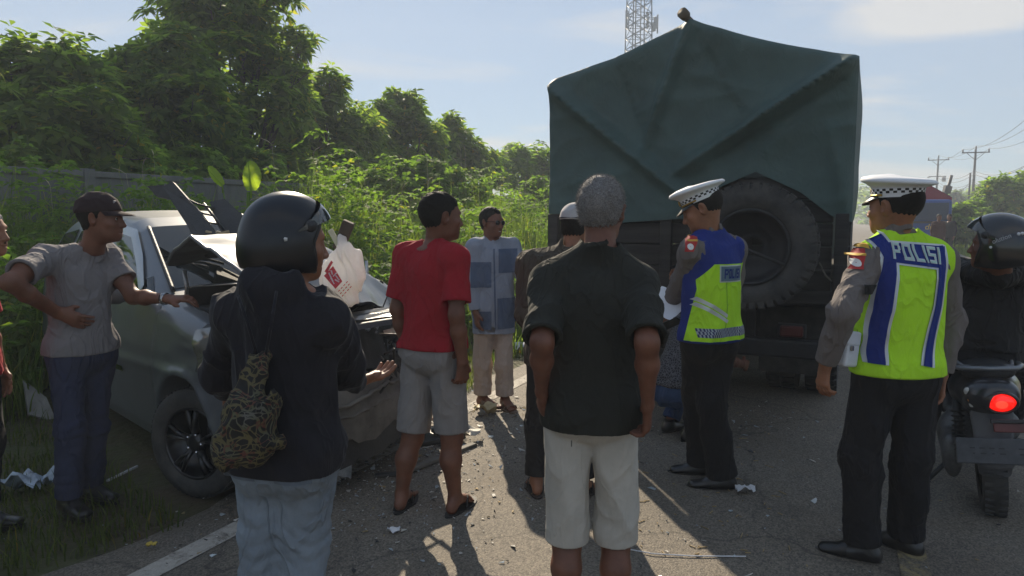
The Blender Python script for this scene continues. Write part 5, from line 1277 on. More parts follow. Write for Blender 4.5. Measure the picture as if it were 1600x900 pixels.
# ================================================================== WRECKED CAR
CA = R(45); CO = np.array([-2.20, 5.42, 0.])
car = thing('wrecked_car', 'silver car with a smashed front end, buckled hood and torn bumper at the road edge', 'car', CO, -CA)
PAINT = mat('silver_blue_paint', (.145, .155, .17), .42, metal=.3, var=.08, vscale=3, coat=.4, bump=.05, bscale=9, dist=.01)
GLASS = mat('car_glass', (.010, .013, .014), .04, var=.1, spec=.5)
BPL = mat('black_plastic', (.028, .029, .031), .55, var=.25, vscale=14, bump=.25, bscale=80)
GPL = mat('dusty_plastic', (.13, .118, .10), .8, var=.35, vscale=6, bump=.35, bscale=30)
ALU = mat('bare_metal', (.42, .42, .42), .4, metal=.8, var=.3, vscale=14, bump=.3, bscale=50)
CHR = mat('chrome_trim', (.6, .6, .62), .15, metal=1., var=.05)
def cW(p): return rz_(-CA) @ np.asarray(p, float) + CO
def cL(P): return rz_(CA) @ (np.asarray(P, float) - CO)
def smax(a, b, k): return -smin(-a, -b, k)
class CarSDF(SDF):
    def evalB(s, P):
        x, y, z = P[..., 0], P[..., 1], P[..., 2]; ay = np.abs(y)
        w = np.interp(z, [.18, .30, .62, .80, 1.08, 1.50, 1.66], [.755, .80, .835, .832, .795, .60, .53])
        w = w * np.interp(x, [-2.1, -1.8, -1.2, 1.2, 1.7, 2.12], [.90, .965, 1, 1, .965, .84])
        w = w + .012 * np.exp(-((z - .66 - .04 * x) / .03) ** 2)
        zt = np.interp(x, [-2.2, -2.04, -1.9, -1.6, -.8, -.1, .12, .88, 1.0, 1.9, 2.08, 2.2], [.6, 1.0, 1.50, 1.585, 1.63, 1.585, 1.53, 1.16, 1.13, 1.0, .86, .5])
        zt = zt - .05 * (y / .8) ** 2
        sl = np.interp(x, [-2.2, -1.95, -1.7, .15, .25, .95, 1.1, 2.0, 2.1], [.25, .35, .95, .98, .9, .9, .99, .97, .6])
        d = smax(ay - w, (z - zt) * sl, .10)
        d = np.maximum(d, np.maximum(.21 - z, smax(x - 2.10, -2.05 - x, .05)))
        for cx in (1.325, -1.325):
            r = np.sqrt((x - cx) ** 2 + (z - .33) ** 2) - .375; d = np.maximum(d, -np.maximum(r, .48 - ay))
            rf = np.abs(np.sqrt((x - cx) ** 2 + (z - .33) ** 2) - .385); d = d - .012 * np.exp(-(rf / .035) ** 2) * (ay > .5)
        # engine bay opened by the lifted hood, crushed left front
        bay = np.maximum(np.maximum(.98 - x, ay - .66), .42 - z); d = smax(d, -bay, .02)
        cr = (x - np.interp(y, [-.75, -.5, .0, .4, .9], [2.02, 1.92, 1.72, 1.40, 1.18])) + waves(P, [(.03, .4), (.018, .15)], 5)
        d = smax(d, cr, .02)
        d = d + np.where(x > 1.0, waves(P, [(.012, .35), (.006, .12)], 9) * np.clip((x - 1.0) / .5, 0, 1), 0)
        # door seams
        for xx, z0, z1 in ((.93, .32, 1.05), (-.34, .30, 1.55), (-1.28, .62, 1.5)):
            d = d + np.where((z > z0) & (z < z1) & (ay > .5), .010 * np.exp(-((x - xx - .10 * (z - .6) * (xx > .9)) / .008) ** 2), 0)
        return d.astype(np.float32)
    def bounds(s, pad=.03): return np.array([-2.12, -.90, .16]), np.array([2.18, .90, 1.70])
CS = CarSDF()
def ccoarse(V): return np.where((V[:, 1] > -.1) & (V[:, 0] < .3) | (V[:, 0] < -.9), 2, 1)
CS.obj('body', .018, PAINT, car, ccoarse, newton=2)
def cdec(name, m, pts, d, off, parent=None):
    Q = CS.trace(pts.reshape(-1, 3), d, off, 40).reshape(pts.shape); B = MB(); B.grid(Q); return B.build(name, m, parent or car)
def side_quad(a, b, c, d, n=20, mm=14, y=-1.1):
    q = quad(a, b, c, d, n, mm); return np.stack([q[..., 0], np.full(q.shape[:2], y), q[..., 1]], -1)
for nm, q in (('front_door_window', ((-.29, 1.09), (.64, 1.11), (.04, 1.455), (-.29, 1.49))), ('quarter_window', ((.67, 1.11), (.82, 1.115), (.66, 1.21), (.62, 1.19))), ('rear_door_window', ((-1.22, 1.11), (-.38, 1.09), (-.38, 1.495), (-1.20, 1.48))), ('rear_quarter_window', ((-1.86, 1.14), (-1.31, 1.115), (-1.30, 1.475), (-1.74, 1.43)))):
    cdec(nm, GLASS, side_quad(*q), (0, 1, 0), .004)
    P = side_quad(*q); P[..., 1] = 1.1; cdec(nm, GLASS, P[:, ::-1], (0, -1, 0), .004)
GV = strip([(.66, 1.135), (.40, 1.30), (.08, 1.465), (-.30, 1.50), (-1.2, 1.49)], .055, 50, 4)
vis = cdec('rain_visor', mat('smoked_visor', (.30, .33, .36), .2, var=.05, coat=.5), np.stack([GV[..., 0], np.full(GV.shape[:2], -1.1), GV[..., 1]], -1), (0, 1, 0), .016)
n_ = nrm([.42, 0, .9]); u, v = np.meshgrid(np.linspace(-1, 1, 24), np.linspace(0, 1, 18), indexing='ij')
P = np.stack([.87 - .73 * v, u * (.66 - .12 * v), 1.165 + .36 * v], -1) + n_ * .35
ws = cdec('windscreen', GLASS, P, -n_, .005)
for g in (-1, 1):
    a_ = np.stack([np.linspace(.90, .13, 16), g * np.linspace(.675, .545, 16), np.linspace(1.15, 1.53, 16)], 1)
    Q = CS.trace(a_ + n_ * .3, -n_, .008, 40); B = MB(); B.tube(Q, .014, 6, flat=.6); B.build('windscreen_rubber', BPL, car)
# mirror
B = MB(); M = SDF(); M.cap((.70, -.93, 1.13), (.70, -1.05, 1.135), (.05, .075), (.042, .070), u=(1, 0, 0), k=.02); M.cap((.70, -.80, 1.08), (.70, -.93, 1.10), .022, k=.02)
mo = M.obj('wing_mirror', .009, PAINT, car); B = MB(); B.lathe([(.0001, .0), (.062, .0), (.07, .006)], 18, mat4(rotm(0, R(-90), 0), (.645, -.99, 1.133)), sx=1., sy=.95); B.build('mirror_glass', GLASS, mo)
# door trim, handles
cdec('door_moulding', CHR, side_quad((-.2, .575), (.42, .590), (.42, .625), (-.2, .61), 18, 5), (0, 1, 0), .012)
for x in (-.22, -1.15):
    B = MB(); B.tube([(x, -.845, .93), (x + .07, -.875, .935), (x + .16, -.845, .938)], .013, 8, flat=.7); B.build('door_handle', PAINT, car)
# right headlight
LENS = mat('headlight_lens', (.15, .145, .125), .12, var=.2, vscale=12, coat=.8, spec=.8)
u, v = np.meshgrid(np.linspace(0, 1, 16), np.linspace(0, 1, 10), indexing='ij')
P = np.stack([1.56 + .34 * u - .06 * v, -1.15 + 0 * u, .775 + .20 * v + .05 * u * v], -1); P[..., 2] += .02 * u
hl = cdec('headlight', LENS, P, (0, 1, 0), .010); P2 = np.stack([1.53 + .40 * u, -1.15 + 0 * u, .755 + .25 * v], -1); cdec('headlight_surround', BPL, P2, (0, 1, 0), .004, hl)
# wheels
def wheel(x, y, steer, name='wheel'):
    B = MB(); prof = [(.205, -.085), (.225, -.10), (.27, -.105), (.303, -.09), (.312, -.06), (.312, .06), (.303, .09), (.27, .105), (.225, .10), (.205, .085)]
    Mx = np.array([[1, 0, 0], [0, 0, 1], [0, 1, 0]]) ; M = mat4(rz_(steer) @ Mx, (x, y, .312)); B.lathe(prof, 44, M)
    for i in range(60):
        a = 2 * math.pi * i / 60; V = np.array([(.312 + dr, .01 * ds, dz) for dr in (-.004, .004) for ds in (-1, 1) for dz in (-.08, .08)]); ca, sa = math.cos(a), math.sin(a)
        V = np.stack([V[:, 0] * ca - V[:, 1] * sa, V[:, 0] * sa + V[:, 1] * ca, V[:, 2]], 1); V = V @ M[:3, :3].T + M[:3, 3]; B.add(V, [(0, 1, 3, 2), (4, 6, 7, 5), (0, 4, 5, 1), (2, 3, 7, 6), (0, 2, 6, 4), (1, 5, 7, 3)])
    o = B.build(name, RUB, car); sgn = -1 if y < 0 else 1
    RIM = mat('rim_black', (.022, .022, .024), .35, metal=.4, var=.2, coat=.3); B = MB(); B.lathe([(.208, sgn * .085), (.20, sgn * .095), (.190, sgn * .08), (.185, -sgn * .02), (.05, -sgn * .02), (.02, -sgn * .02)], 40, M)
    for i in range(5):
        for dd in (-.16, .16):
            a = 2 * math.pi * i / 5 + .3; p0 = np.array([.05 * math.cos(a), .05 * math.sin(a), sgn * .055]); p1 = np.array([.19 * math.cos(a + dd), .19 * math.sin(a + dd), sgn * .078])
            q = np.array([p0, (p0 + p1) / 2 + [0, 0, sgn * .012], p1]) @ M[:3, :3].T + M[:3, 3]; B.tube(q, [.024, .018, .016], 8, flat=.7)
    B.lathe([(.06, sgn * .05), (.055, sgn * .075), (.03, sgn * .082), (.0001, sgn * .083)], 20, M); r_ = B.build('rim', RIM, o); B = MB()
    for i in range(5):
        a = 2 * math.pi * i / 5; B.lathe([(.009, sgn * .06), (.009, sgn * .082), (.0001, sgn * .085)], 8, M @ mat4(None, (.052 * math.cos(a), .052 * math.sin(a), 0)))
    B.build('wheel_nuts', CHR, r_)
wheel(1.325, -.70, R(24)); wheel(-1.325, -.71, 0); wheel(-1.325, .71, 0); wheel(1.22, .66, R(30))
B = MB()
for x in (1.325, -1.325): B.box((x, 0, .5), (.72, 1.30, .42)); B.tube([(x, -.68, .33), (x, .68, .33)], .05, 10)
B.box((0, 0, .235), (3.0, 1.3, .03)); B.build('underbody', BPL, car)
# hood, buckled upwards and hinged at its rear corners
def sheet(rows, th=.004, amp=((.010, .30), (.006, .12)), seed=3):
    G = np.array(rows, float); a, b = G.shape[:2]; na, nb2 = (a - 1) * 8 + 1, (b - 1) * 8 + 1
    ia = np.linspace(0, a - 1, na); ib = np.linspace(0, b - 1, nb2); H = np.zeros((na, b, 3))
    for j in range(b):
        for c in range(3): H[:, j, c] = np.interp(ia, range(a), G[:, j, c])
    K = np.zeros((na, nb2, 3))
    for i in range(na):
        for c in range(3): K[i, :, c] = np.interp(ib, range(b), H[i, :, c])
    K[..., 2] += waves(K.astype(np.float32), amp, seed); 
    du = np.gradient(K, axis=0); dv = np.gradient(K, axis=1); N = np.cross(du, dv); N /= np.linalg.norm(N, axis=2)[..., None] + 1e-9
    return K, K - N * th
hood_top, hood_bot = sheet([[(.82, -.68, 1.29), (.86, -.2, 1.34), (.88, .25, 1.25), (.88, .66, 1.14)], [(1.12, -.74, 1.39), (1.14, -.22, 1.43), (1.14, .25, 1.31), (1.10, .68, 1.12)], [(1.42, -.76, 1.47), (1.44, -.2, 1.49), (1.36, .25, 1.30), (1.26, .66, 1.06)], [(1.74, -.68, 1.33), (1.70, -.2, 1.33), (1.52, .25, 1.14), (1.34, .62, .97)], [(2.02, -.58, 1.16), (1.92, -.18, 1.10), (1.66, .22, 1.04), (1.42, .58, .93)]], .006)
B = MB(); B.grid(hood_top); ho = B.build('hood', PAINT, car); B = MB(); B.grid(hood_bot[:, ::-1] - [0, 0, .012]); 
for i in range(1, 5): B.tube(hood_bot[i * 7 - 2, 3:-3] - [0, 0, .025], .02, 6, flat=.6)
B.build('hood_underside', mat('hood_inner_dark', (.05, .055, .062), .6, var=.3, metal=.2), ho)
B = MB(); edge = np.concatenate([hood_top[:, 0], ]); B.tube(edge - [0, 0, .006], .010, 6); B.build('hood_edge', PAINT, ho)
for g in (-1, 1): B = MB(); B.tube([(.96, g * .63, 1.06), (1.00, g * .635, 1.16), (.98, g * .64, 1.26)], .014, 6, flat=.5); B.build('hood_hinge', ALU, car)
# engine bay
B = MB(); B.box((1.01, 0, .85), (.05, 1.28, .62)); B.box((1.18, 0, 1.03), (.20, 1.25, .05), bev=.015); B.build('firewall', BPL, car)
B = MB(); B.box((1.38, -.05, .80), (.36, .52, .34), rotm(0, R(4), R(6)), .03); B.box((1.36, -.02, 1.0), (.30, .40, .10), rotm(0, 0, R(6)), .03)
for i in range(4): B.tube([(1.30, -.20 + i * .11, 1.02), (1.48, -.20 + i * .11, .98), (1.55, -.20 + i * .11, .82)], .022, 8)
B.tube([(1.25, .25, .98), (1.5, .33, 1.02), (1.6, .1, .96), (1.55, -.35, .98)], .03, 8); B.box((1.3, .45, .9), (.24, .18, .2), rotm(0, 0, .2), .02); B.build('engine', mat('engine_dark', (.05, .05, .05), .5, metal=.4, var=.4, vscale=16, bump=.3, bscale=40), car)
RX = mat4(rotm(0, R(-9), R(30)), (1.46, .22, .78)); B = MB(); B.box((0, 0, 0), (.035, .78, .48)); 
for i in range(34): B.box((.020, 0, -.225 + i * .0137), (.012, .74, .004))
for y in (-.40, .40): B.box((0, y, 0), (.06, .05, .52), bev=.01)
B.xform(RX); rad = B.build('radiator', BPL, car); B = MB(); 
B.lathe([(.0001, .03), (.05, .03), (.06, .0)], 16, mat4(rotm(0, R(90), 0), (-.05, -.1, 0)))
for i in range(7): a = i * 2 * math.pi / 7; B.box((-.05, -.1 + .11 * math.cos(a), .11 * math.sin(a)), (.01, .14, .05), rotm(a, 0, 0) @ rotm(0, R(25), 0))
B.xform(RX); B.build('fan', BPL, rad)
# crushed left fender shell, crash bar, torn bumper skins
K, Kb = sheet([[(1.02, .70, 1.10), (1.06, .82, .95), (1.05, .83, .60)], [(1.22, .62, 1.12), (1.30, .80, .96), (1.24, .84, .62)], [(1.40, .48, 1.02), (1.46, .66, .86), (1.36, .74, .60)]], .006, ((.02, .22), (.01, .09)), 14)
B = MB(); B.grid(K); B.grid(Kb[:, ::-1]); B.build('left_fender', PAINT, car)
B = MB(); B.tube([(2.0, -.55, .62), (1.86, -.2, .60), (1.62, .2, .62), (1.36, .55, .66), (1.28, .74, .70)], .045, 10, flat=.6); B.build('crash_bar', ALU, car)
for nm, rows, mm, sd in (('bumper_skin', [[(2.06, -.52, .62), (1.92, -.1, .60), (1.70, .3, .62), (1.52, .62, .70)], [(2.10, -.50, .50), (1.98, -.08, .46), (1.76, .34, .48), (1.56, .66, .55)], [(2.08, -.48, .33), (1.98, -.05, .30), (1.78, .36, .30), (1.58, .68, .34)]], GPL, 21), ('lower_grille', [[(2.04, -.40, .35), (1.92, .0, .31), (1.74, .38, .31), (1.58, .66, .36)], [(2.02, -.40, .20), (1.94, .02, .17), (1.76, .40, .16), (1.60, .68, .19)]], BPL, 22), ('grille_panel', [[(1.94, -.40, .92), (1.82, -.05, .90), (1.64, .28, .86)], [(2.0, -.42, .72), (1.90, -.06, .70), (1.72, .3, .66)]], BPL, 23)):
    K, Kb = sheet(rows, .005, ((.030, .26), (.016, .09)), sd); B = MB(); B.grid(K); B.grid(Kb[:, ::-1]); B.build(nm, mm, car)
B = MB()
rg = np.random.default_rng(8)
for i in range(16):
    p0 = np.array([rg.uniform(1.3, 1.9), rg.uniform(-.3, .55), rg.uniform(.5, 1.0)]); B.tube([p0, p0 + rg.normal(0, .07, 3), p0 + rg.normal(0, .13, 3), p0 + rg.normal(0, .18, 3)], rg.uniform(.004, .012), 6)
B.build('torn_hoses', BPL, car)
for i in range(26):
    B = MB(); p0 = np.array([rg.uniform(1.45, 1.8), rg.uniform(-.1, .6), rg.uniform(.45, .98)]); B.box(p0, (.012, rg.uniform(.03, .13), rg.uniform(.01, .05)), rotm(*rg.uniform(-.9, .9, 3))); B.build('bracket', ALU, car)
B = MB(); B.tube([cL(at(540, 493, 4.55)), cL(at(572, 493, 4.6)), cL(at(600, 500, 4.65)), cL(at(622, 503, 4.7))], .010, 6); B.build('bent_rail', ALU, car)
for z0, dz in ((.56, .0), (.47, .02), (.38, -.01)):
    B = MB(); Pz = np.array([(2.09, -.50, z0), (1.97, -.08, z0 - .02 + dz), (1.86, .14, z0 + .01), (1.75, .33, z0 - .01 - dz), (1.57, .66, z0 + .05)]); tt = np.linspace(0, 4, 25); Pz = np.stack([np.interp(tt, range(5), Pz[:, c]) for c in range(3)], 1); Pz += np.random.default_rng(int(z0 * 100)).normal(0, .006, Pz.shape); B.tube(Pz, .017, 6, flat=.6); B.build('bumper_ridge', GPL, car)
# torn-off bumper and grille frame thrown on to the windscreen
deb = thing('torn_bumper_frame', 'torn black plastic bumper frame lying on the windscreen of the smashed car', 'car part', at(320, 385, 4.75))
dbo = at(320, 385, 4.75); dL = lambda x, y, Y: at(x, y, Y) - dbo
def plate(B, pts, th=.02):
    P = np.array(pts, float); n = np.cross(P[1] - P[0], P[2] - P[0]); n /= np.linalg.norm(n); m_ = len(P)
    B.add(np.concatenate([P - n * th / 2, P + n * th / 2]), [tuple(range(m_))[::-1], tuple(range(m_, 2 * m_))] + [(i, (i + 1) % m_, m_ + (i + 1) % m_, m_ + i) for i in range(m_)])
B = MB(); plate(B, [dL(256, 293, 4.95), dL(272, 285, 4.95), dL(312, 330, 4.85), dL(352, 382, 4.68), dL(338, 396, 4.66), dL(312, 392, 4.68), dL(296, 355, 4.78)], .035); B.build('frame_bar', BPL, deb)
B = MB(); plate(B, [dL(232, 292, 4.96), dL(258, 290, 4.96), dL(268, 312, 4.93), dL(246, 308, 4.95)], .03); B.build('frame_stub', BPL, deb)
B = MB(); plate(B, [dL(330, 318, 4.98), dL(352, 313, 5.0), dL(388, 345, 4.92), dL(398, 372, 4.85), dL(378, 382, 4.80), dL(350, 370, 4.84), dL(336, 345, 4.9)], .04)
plate(B, [dL(342, 372, 4.80), dL(396, 372, 4.82), dL(404, 402, 4.72), dL(340, 398, 4.68)], .05); B.build('bumper_shell', GPL if 0 else BPL, deb)
B = MB()
for a, b in (((282, 306), (336, 326)), ((292, 322), (346, 340)), ((302, 338), (352, 352)), ((312, 354), (356, 364))): B.tube([dL(a[0], a[1], 4.88), dL((a[0] + b[0]) / 2, (a[1] + b[1]) / 2 + 3, 4.90), dL(b[0], b[1], 4.92)], .012, 6, flat=.6)
B.tube([dL(276, 312, 4.95), dL(330, 372, 4.76)], .012, 6); B.tube([dL(318, 318, 4.95), dL(362, 372, 4.8)], .010, 6); B.build('grille_slat', BPL, deb)
B = MB(); B.tube([dL(322, 362, 4.74), dL(340, 366, 4.73), dL(358, 362, 4.74)], .012, 6); B.build('foam_strip', mat('foam_tan', (.32, .25, .15), .9, var=.3), deb)
B = MB(); plate(B, [dL(326, 373, 4.7), dL(352, 370, 4.7), dL(349, 380, 4.69), dL(331, 382, 4.69)], .012); B.build('badge_chrome', CHR, deb)
# white plastic bag on the end of a stick
bgo = at(540, 420, 3.95); bgn = thing('plastic_bag', 'white plastic carrier bag with red print on the crushed front of the car', 'bag', bgo); bL = lambda x, y, Y: at(x, y, Y) - bgo
outl = [(538, 362), (553, 366), (566, 398), (570, 432), (560, 458), (548, 486), (530, 474), (512, 452), (494, 432), (506, 412), (518, 392), (528, 372)]
M = SDF()
for a, b, r in (((536, 372), (540, 400), (.020, .014)), ((540, 398), (545, 440), (.060, .030)), ((530, 418), (528, 446), (.062, .028)), ((545, 440), (547, 470), (.040, .022)), ((512, 432), (522, 446), (.034, .016)), ((548, 410), (558, 436), (.034, .02))):
    r = (r[0] * 1.5, r[1] * 1.5); M.cap(bL(*a, 3.95), bL(*b, 3.92), r, (r[0] * .9, r[1]), u=(1, 0, 0), k=.05)
def bgp(P, D):
    m = np.abs(D) < .03
    if m.any(): D[m] += waves(P[m], [(.012, .13), (.007, .05)], 61, (1.4, 1, .5))
    return D
M.post = bgp
PB = mat('white_film', (.78, .74, .72), .35, var=.06, vscale=12, bump=.35, bscale=38, dist=.008); pn = PB.node_tree
tr = nd(pn, 'ShaderNodeBsdfTranslucent'); tr.inputs[0].default_value = (.82, .80, .78, 1); mx = nd(pn, 'ShaderNodeMixShader'); mx.inputs[0].default_value = .45; lk(pn, pn.nodes['Principled BSDF'].outputs[0], mx.inputs[1]); lk(pn, tr.outputs[0], mx.inputs[2]); lk(pn, mx.outputs[0], pn.nodes['Material Output'].inputs[0])
M.obj('bag_film', .006, PB, bgn, newton=1)
REDP = mat('red_print', (.55, .03, .04), .5, var=.08)
def bdec(name, m, poly_px, off=.003, parent=None):
    g = quad(*poly_px, 12, 10); P = np.zeros(g.shape[:2] + (3,))
    for i in range(g.shape[0]):
        for j in range(g.shape[1]): P[i, j] = bL(g[i, j, 0], g[i, j, 1], 3.75)
    Q = M.trace(P.reshape(-1, 3), nrm(bL(530, 430, 3.95) - bL(530, 430, 3.75)), off, 40).reshape(P.shape); B = MB(); B.grid(Q); return B.build(name, m, parent or bgn)
rp = bdec('printed_panel', REDP, ((505, 431), (524, 452), (535, 440), (520, 415)))
for a, b, w in (((513, 426), (520, 440), 2.2), ((517, 422), (519, 429), 2.2), ((523, 437), (530, 441), 2), ((520, 432), (526, 426), 2), ((524, 430), (530, 438), 2), ((516, 434), (522, 444), 1.6)):
    dxy = nrm(np.array(b) - a); nn = np.array([-dxy[1], dxy[0]]) * w / 2; a, b = np.array(a, float), np.array(b, float); bdec('print_stroke', PB, (a - nn, b - nn, b + nn, a + nn), .005, rp)
bdec('printed_panel', REDP, ((506, 424), (510, 427), (520, 409), (517, 406)))
for k_ in range(3):
    for j_ in range(4): x, y = 528 + j_ * 4.2 + k_ * 3.0, 456 - j_ * 4.6 + k_ * 4; bdec('print_line', REDP, ((x, y), (x + 2.6, y - 2.8), (x + 3.6, y - 1.9), (x + 1, y + .9)), .004)
B = MB(); B.box(bL(537, 368, 3.98), (.062, .045, .17), rotm(R(8), R(24), 0), .006); B.build('cardboard_roll', mat('brown_card', (.09, .065, .045), .85, var=.25), bgn)
B = MB(); B.box(bL(523, 372, 3.965), (.03, .018, .105), rotm(0, R(-28), 0), .004); B.build('paper_stub', mat('cream_card', (.6, .55, .38), .8, var=.1), bgn)
B = MB(); K, Kb = sheet([[bL(538, 600, 4.15), bL(548, 598, 4.15)], [bL(532, 690, 4.18), bL(553, 692, 4.15)], [bL(520, 742, 4.22), bL(548, 750, 4.15)]], .004, ((.012, .1), (.006, .04)), 71); B.grid(K); B.grid(Kb[:, ::-1]); B.build('loose_cloth', cloth('striped_white_cloth', (.42, .41, .40), var=.35, vs=22), bgn)
# ================================================================== SCOOTER AND RIDER
BA = R(28); BO = np.array([2.575, 3.70, 0.]); LEAN = R(-6)
bike = thing('motor_scooter', 'dark motor scooter with a lit round red tail light at the right', 'scooter', BO, -BA); bike.rotation_euler = (0, LEAN, -BA)
BR = np.array(Matrix.Rotation(-BA, 3, 'Z') @ Matrix.Rotation(LEAN, 3, 'Y'))
def kL(P): return BR.T @ (np.asarray(P, float) - BO)
def kW(p): return BR @ np.asarray(p, float) + BO
BBL = mat('scooter_gloss', (.020, .021, .026), .28, var=.15, coat=.5, vscale=5); BMT = mat('scooter_matt', (.035, .035, .038), .6, var=.25, bump=.2); SEATM = mat('seat_vinyl', (.016, .016, .018), .6, var=.15, bump=.3, bscale=120)
def wheel2(y, r, w):
    B = MB(); B.lathe([(r - .09, -w * .4), (r - .06, -w * .5), (r - .025, -w * .48), (r - .006, -w * .25), (r, 0), (r - .006, w * .25), (r - .025, w * .48), (r - .06, w * .5), (r - .09, w * .4)], 40, mat4(np.array([[0, 0, 1], [1, 0, 0], [0, 1, 0]]), (0, y, r)))
    for i in range(36):
        a = 2 * math.pi * i / 36
        for g in (-1, 1): B.box((g * w * .26, y + (r - .004) * math.cos(a + g * .04), r + (r - .004) * math.sin(a + g * .04)), (w * .36, .018, .016), rotm(a + math.pi / 2, 0, 0))
    o = B.build('wheel', RUB, bike); B = MB(); B.lathe([(r - .085, -.03), (r - .10, -.02), (r - .10, .02), (r - .085, .03)], 30, mat4(np.array([[0, 0, 1], [1, 0, 0], [0, 1, 0]]), (0, y, r)))
    for i in range(5):
        a = i * 2 * math.pi / 5; B.tube([(0, y, r), (0, y + (r - .09) * math.cos(a), r + (r - .09) * math.sin(a))], .018, 6)
    B.build('rim', BMT, o)
wheel2(0, .285, .11); wheel2(1.26, .285, .10)
M = SDF(); M.cap((0, -.24, .70), (0, .10, .66), (.125, .085), (.155, .11), u=(1, 0, 0), k=.05); M.cap((0, .10, .66), (0, .48, .52), (.15, .12), (.13, .15), u=(1, 0, 0), k=.06); M.cap((0, .48, .40), (0, .85, .30), (.15, .09), (.16, .06), u=(1, 0, 0), k=.06); M.cap((0, .92, .35), (0, 1.10, .98), (.20, .05), (.16, .07), u=(1, 0, 0), k=.05); M.cap((0, -.26, .685), (0, -.20, .64), (.11, .07), (.12, .06), u=(1, 0, 0), k=.03)
M.obj('body_panel', .012, BBL, bike)
M = SDF(); M.cap((0, -.20, .80), (0, .18, .775), (.115, .045), (.135, .05), u=(1, 0, 0), k=.04); M.cap((0, .18, .76), (0, .52, .735), (.13, .05), (.09, .05), u=(1, 0, 0), k=.04); M.obj('seat', .010, SEATM, bike)
B = MB(); B.tube([(-.155, .12, .79), (-.150, -.10, .815), (-.115, -.25, .83), (0, -.29, .835), (.115, -.25, .83), (.150, -.10, .815), (.155, .12, .79)], .016, 8, flat=.8); B.build('grab_rail', mat('rail_grey', (.20, .21, .23), .35, metal=.6, var=.1), bike)
B = MB(); B.tube([(-.128, .20, .80), (-.122, 0, .82), (-.105, -.17, .826), (0, -.212, .83), (.105, -.17, .826), (.122, 0, .82)], .009, 6); B.build('seat_piping', mat('seat_grey', (.16, .16, .17), .6, var=.2), bike)
# tail light, lit
TLM = mat('tail_light_lit', (.5, .01, .008), .2, var=.05, coat=.6, emit=((1.0, .012, .006), .55)); TLC = mat('tail_light_core', (.8, .05, .03), .2, var=.05, emit=((1.0, .04, .02), .9))
F_ = np.array([[1, 0, 0], [0, 0, 1], [0, -1, 0]]).T
tlc = (.035, -.315, .672); Mt = mat4(rotm(R(90), 0, 0) @ rotm(R(10), 0, 0), tlc)
B = MB(); B.lathe([(.0001, .028), (.032, .025), (.056, .012), (.066, -.012)], 28, Mt, sx=1, sy=.78); tl_o = B.build('tail_light', TLM, bike)
B = MB(); B.lathe([(.0001, .033), (.014, .032), (.026, .0285)], 20, Mt, sx=1, sy=.8); B.build('lamp_core', TLC, tl_o)
B = MB(); B.lathe([(.064, -.02), (.078, .0), (.072, .014), (.063, .010)], 28, Mt, sx=1, sy=.78); B.build('lamp_bezel', BBL, tl_o)
CLR = mat('signal_lens', (.55, .53, .50), .15, var=.35, vscale=30, coat=.6)
for g in (-1, 1):
    M = SDF(); M.cap((g * .125 + .03, -.275, .72), (g * .115 + .03, -.285, .65), (.022, .020), (.012, .014), u=(1, 0, 0), k=.01); so = M.obj('turn_signal', .006, CLR, bike); B = MB(); B.lathe([(.0001, .012), (.012, .006), (.013, 0)], 10, mat4(rotm(R(90), 0, 0), (g * .121 + .03, -.292, .68))); B.build('bulb', mat('amber_bulb', (.6, .22, .03), .3, var=.1), so)
# mudguard, plate
M = SDF(); M.cap((0, -.23, .60), (0, -.33, .36), (.095, .03), (.075, .022), u=(1, 0, 0), k=.03); M.cap((0, -.30, .42), (0, -.25, .30), (.085, .03), (.07, .03), u=(1, 0, 0), k=.03); M.obj('rear_mudguard', .010, mat('mudguard_grey', (.10, .10, .105), .6, var=.2), bike)
PLM = rotm(R(-14), 0, R(2)); B = MB(); B.box((.03, -.375, .445), (.40, .012, .125), PLM, .006); pl_ = B.build('number_plate', mat('plate_dark', (.055, .058, .066), .5, var=.25, vscale=20), bike)
rg = np.random.default_rng(3); B = MB(); 
for i in range(9):      # worn, unreadable embossing
    if i in (4,): continue
    x = -.13 + i * .04; B.box(PLM @ np.array([x, -.008, .014 + .0 * i]) + np.array([.03, -.375, .445]), (.022, .003, .006), PLM); B.box(PLM @ np.array([x + .004, -.008, -.012]) + np.array([.03, -.375, .445]), (.024 if i % 2 else .010, .003, .006), PLM)
B.build('plate_embossing', mat('plate_ink', (.022, .022, .026), .6), pl_)
B = MB(); B.box((.06, -.345, .555), (.13, .012, .045), PLM, .004); B.build('rear_reflector', mat('reflector_dim', (.12, .02, .015), .3, var=.2), bike)
B = MB(); B.box((.06, -.34, .585), (.15, .03, .02), PLM, .004); B.build('plate_lamp', BMT, bike)
# engine, transmission case, exhaust, shock, stand
M = SDF(); M.cap((-.17, .02, .30), (-.17, .42, .30), (.05, .12), (.045, .10), u=(1, 0, 0), k=.04); M.cap((-.10, .30, .38), (.10, .45, .36), .12, .10, k=.05); M.obj('engine_case', .012, mat('engine_alloy', (.13, .13, .13), .55, metal=.5, var=.3, vscale=18, bump=.3, bscale=60), bike)
B = MB(); B.tube([(.19, .45, .26), (.20, .15, .30), (.21, -.02, .33), (.215, -.34, .38)], [.03, .055, .062, .05], 14); B.lathe([(.03, 0), (.022, .05)], 10, mat4(rotm(R(105), 0, 0), (.215, -.34, .38))); B.build('exhaust', mat('exhaust_black', (.03, .03, .03), .45, metal=.4, var=.3), bike)
B = MB(); B.tube([(-.13, -.02, .30), (-.13, .06, .60)], .022, 8)
for i in range(9): t_ = i / 8; B.lathe([(.028, -.006), (.036, 0), (.028, .006)], 12, mat4(rotm(R(-15), 0, 0), (-.13, -.01 + .055 * t_, .34 + .2 * t_)))
B.build('rear_shock', TSTEEL, bike)
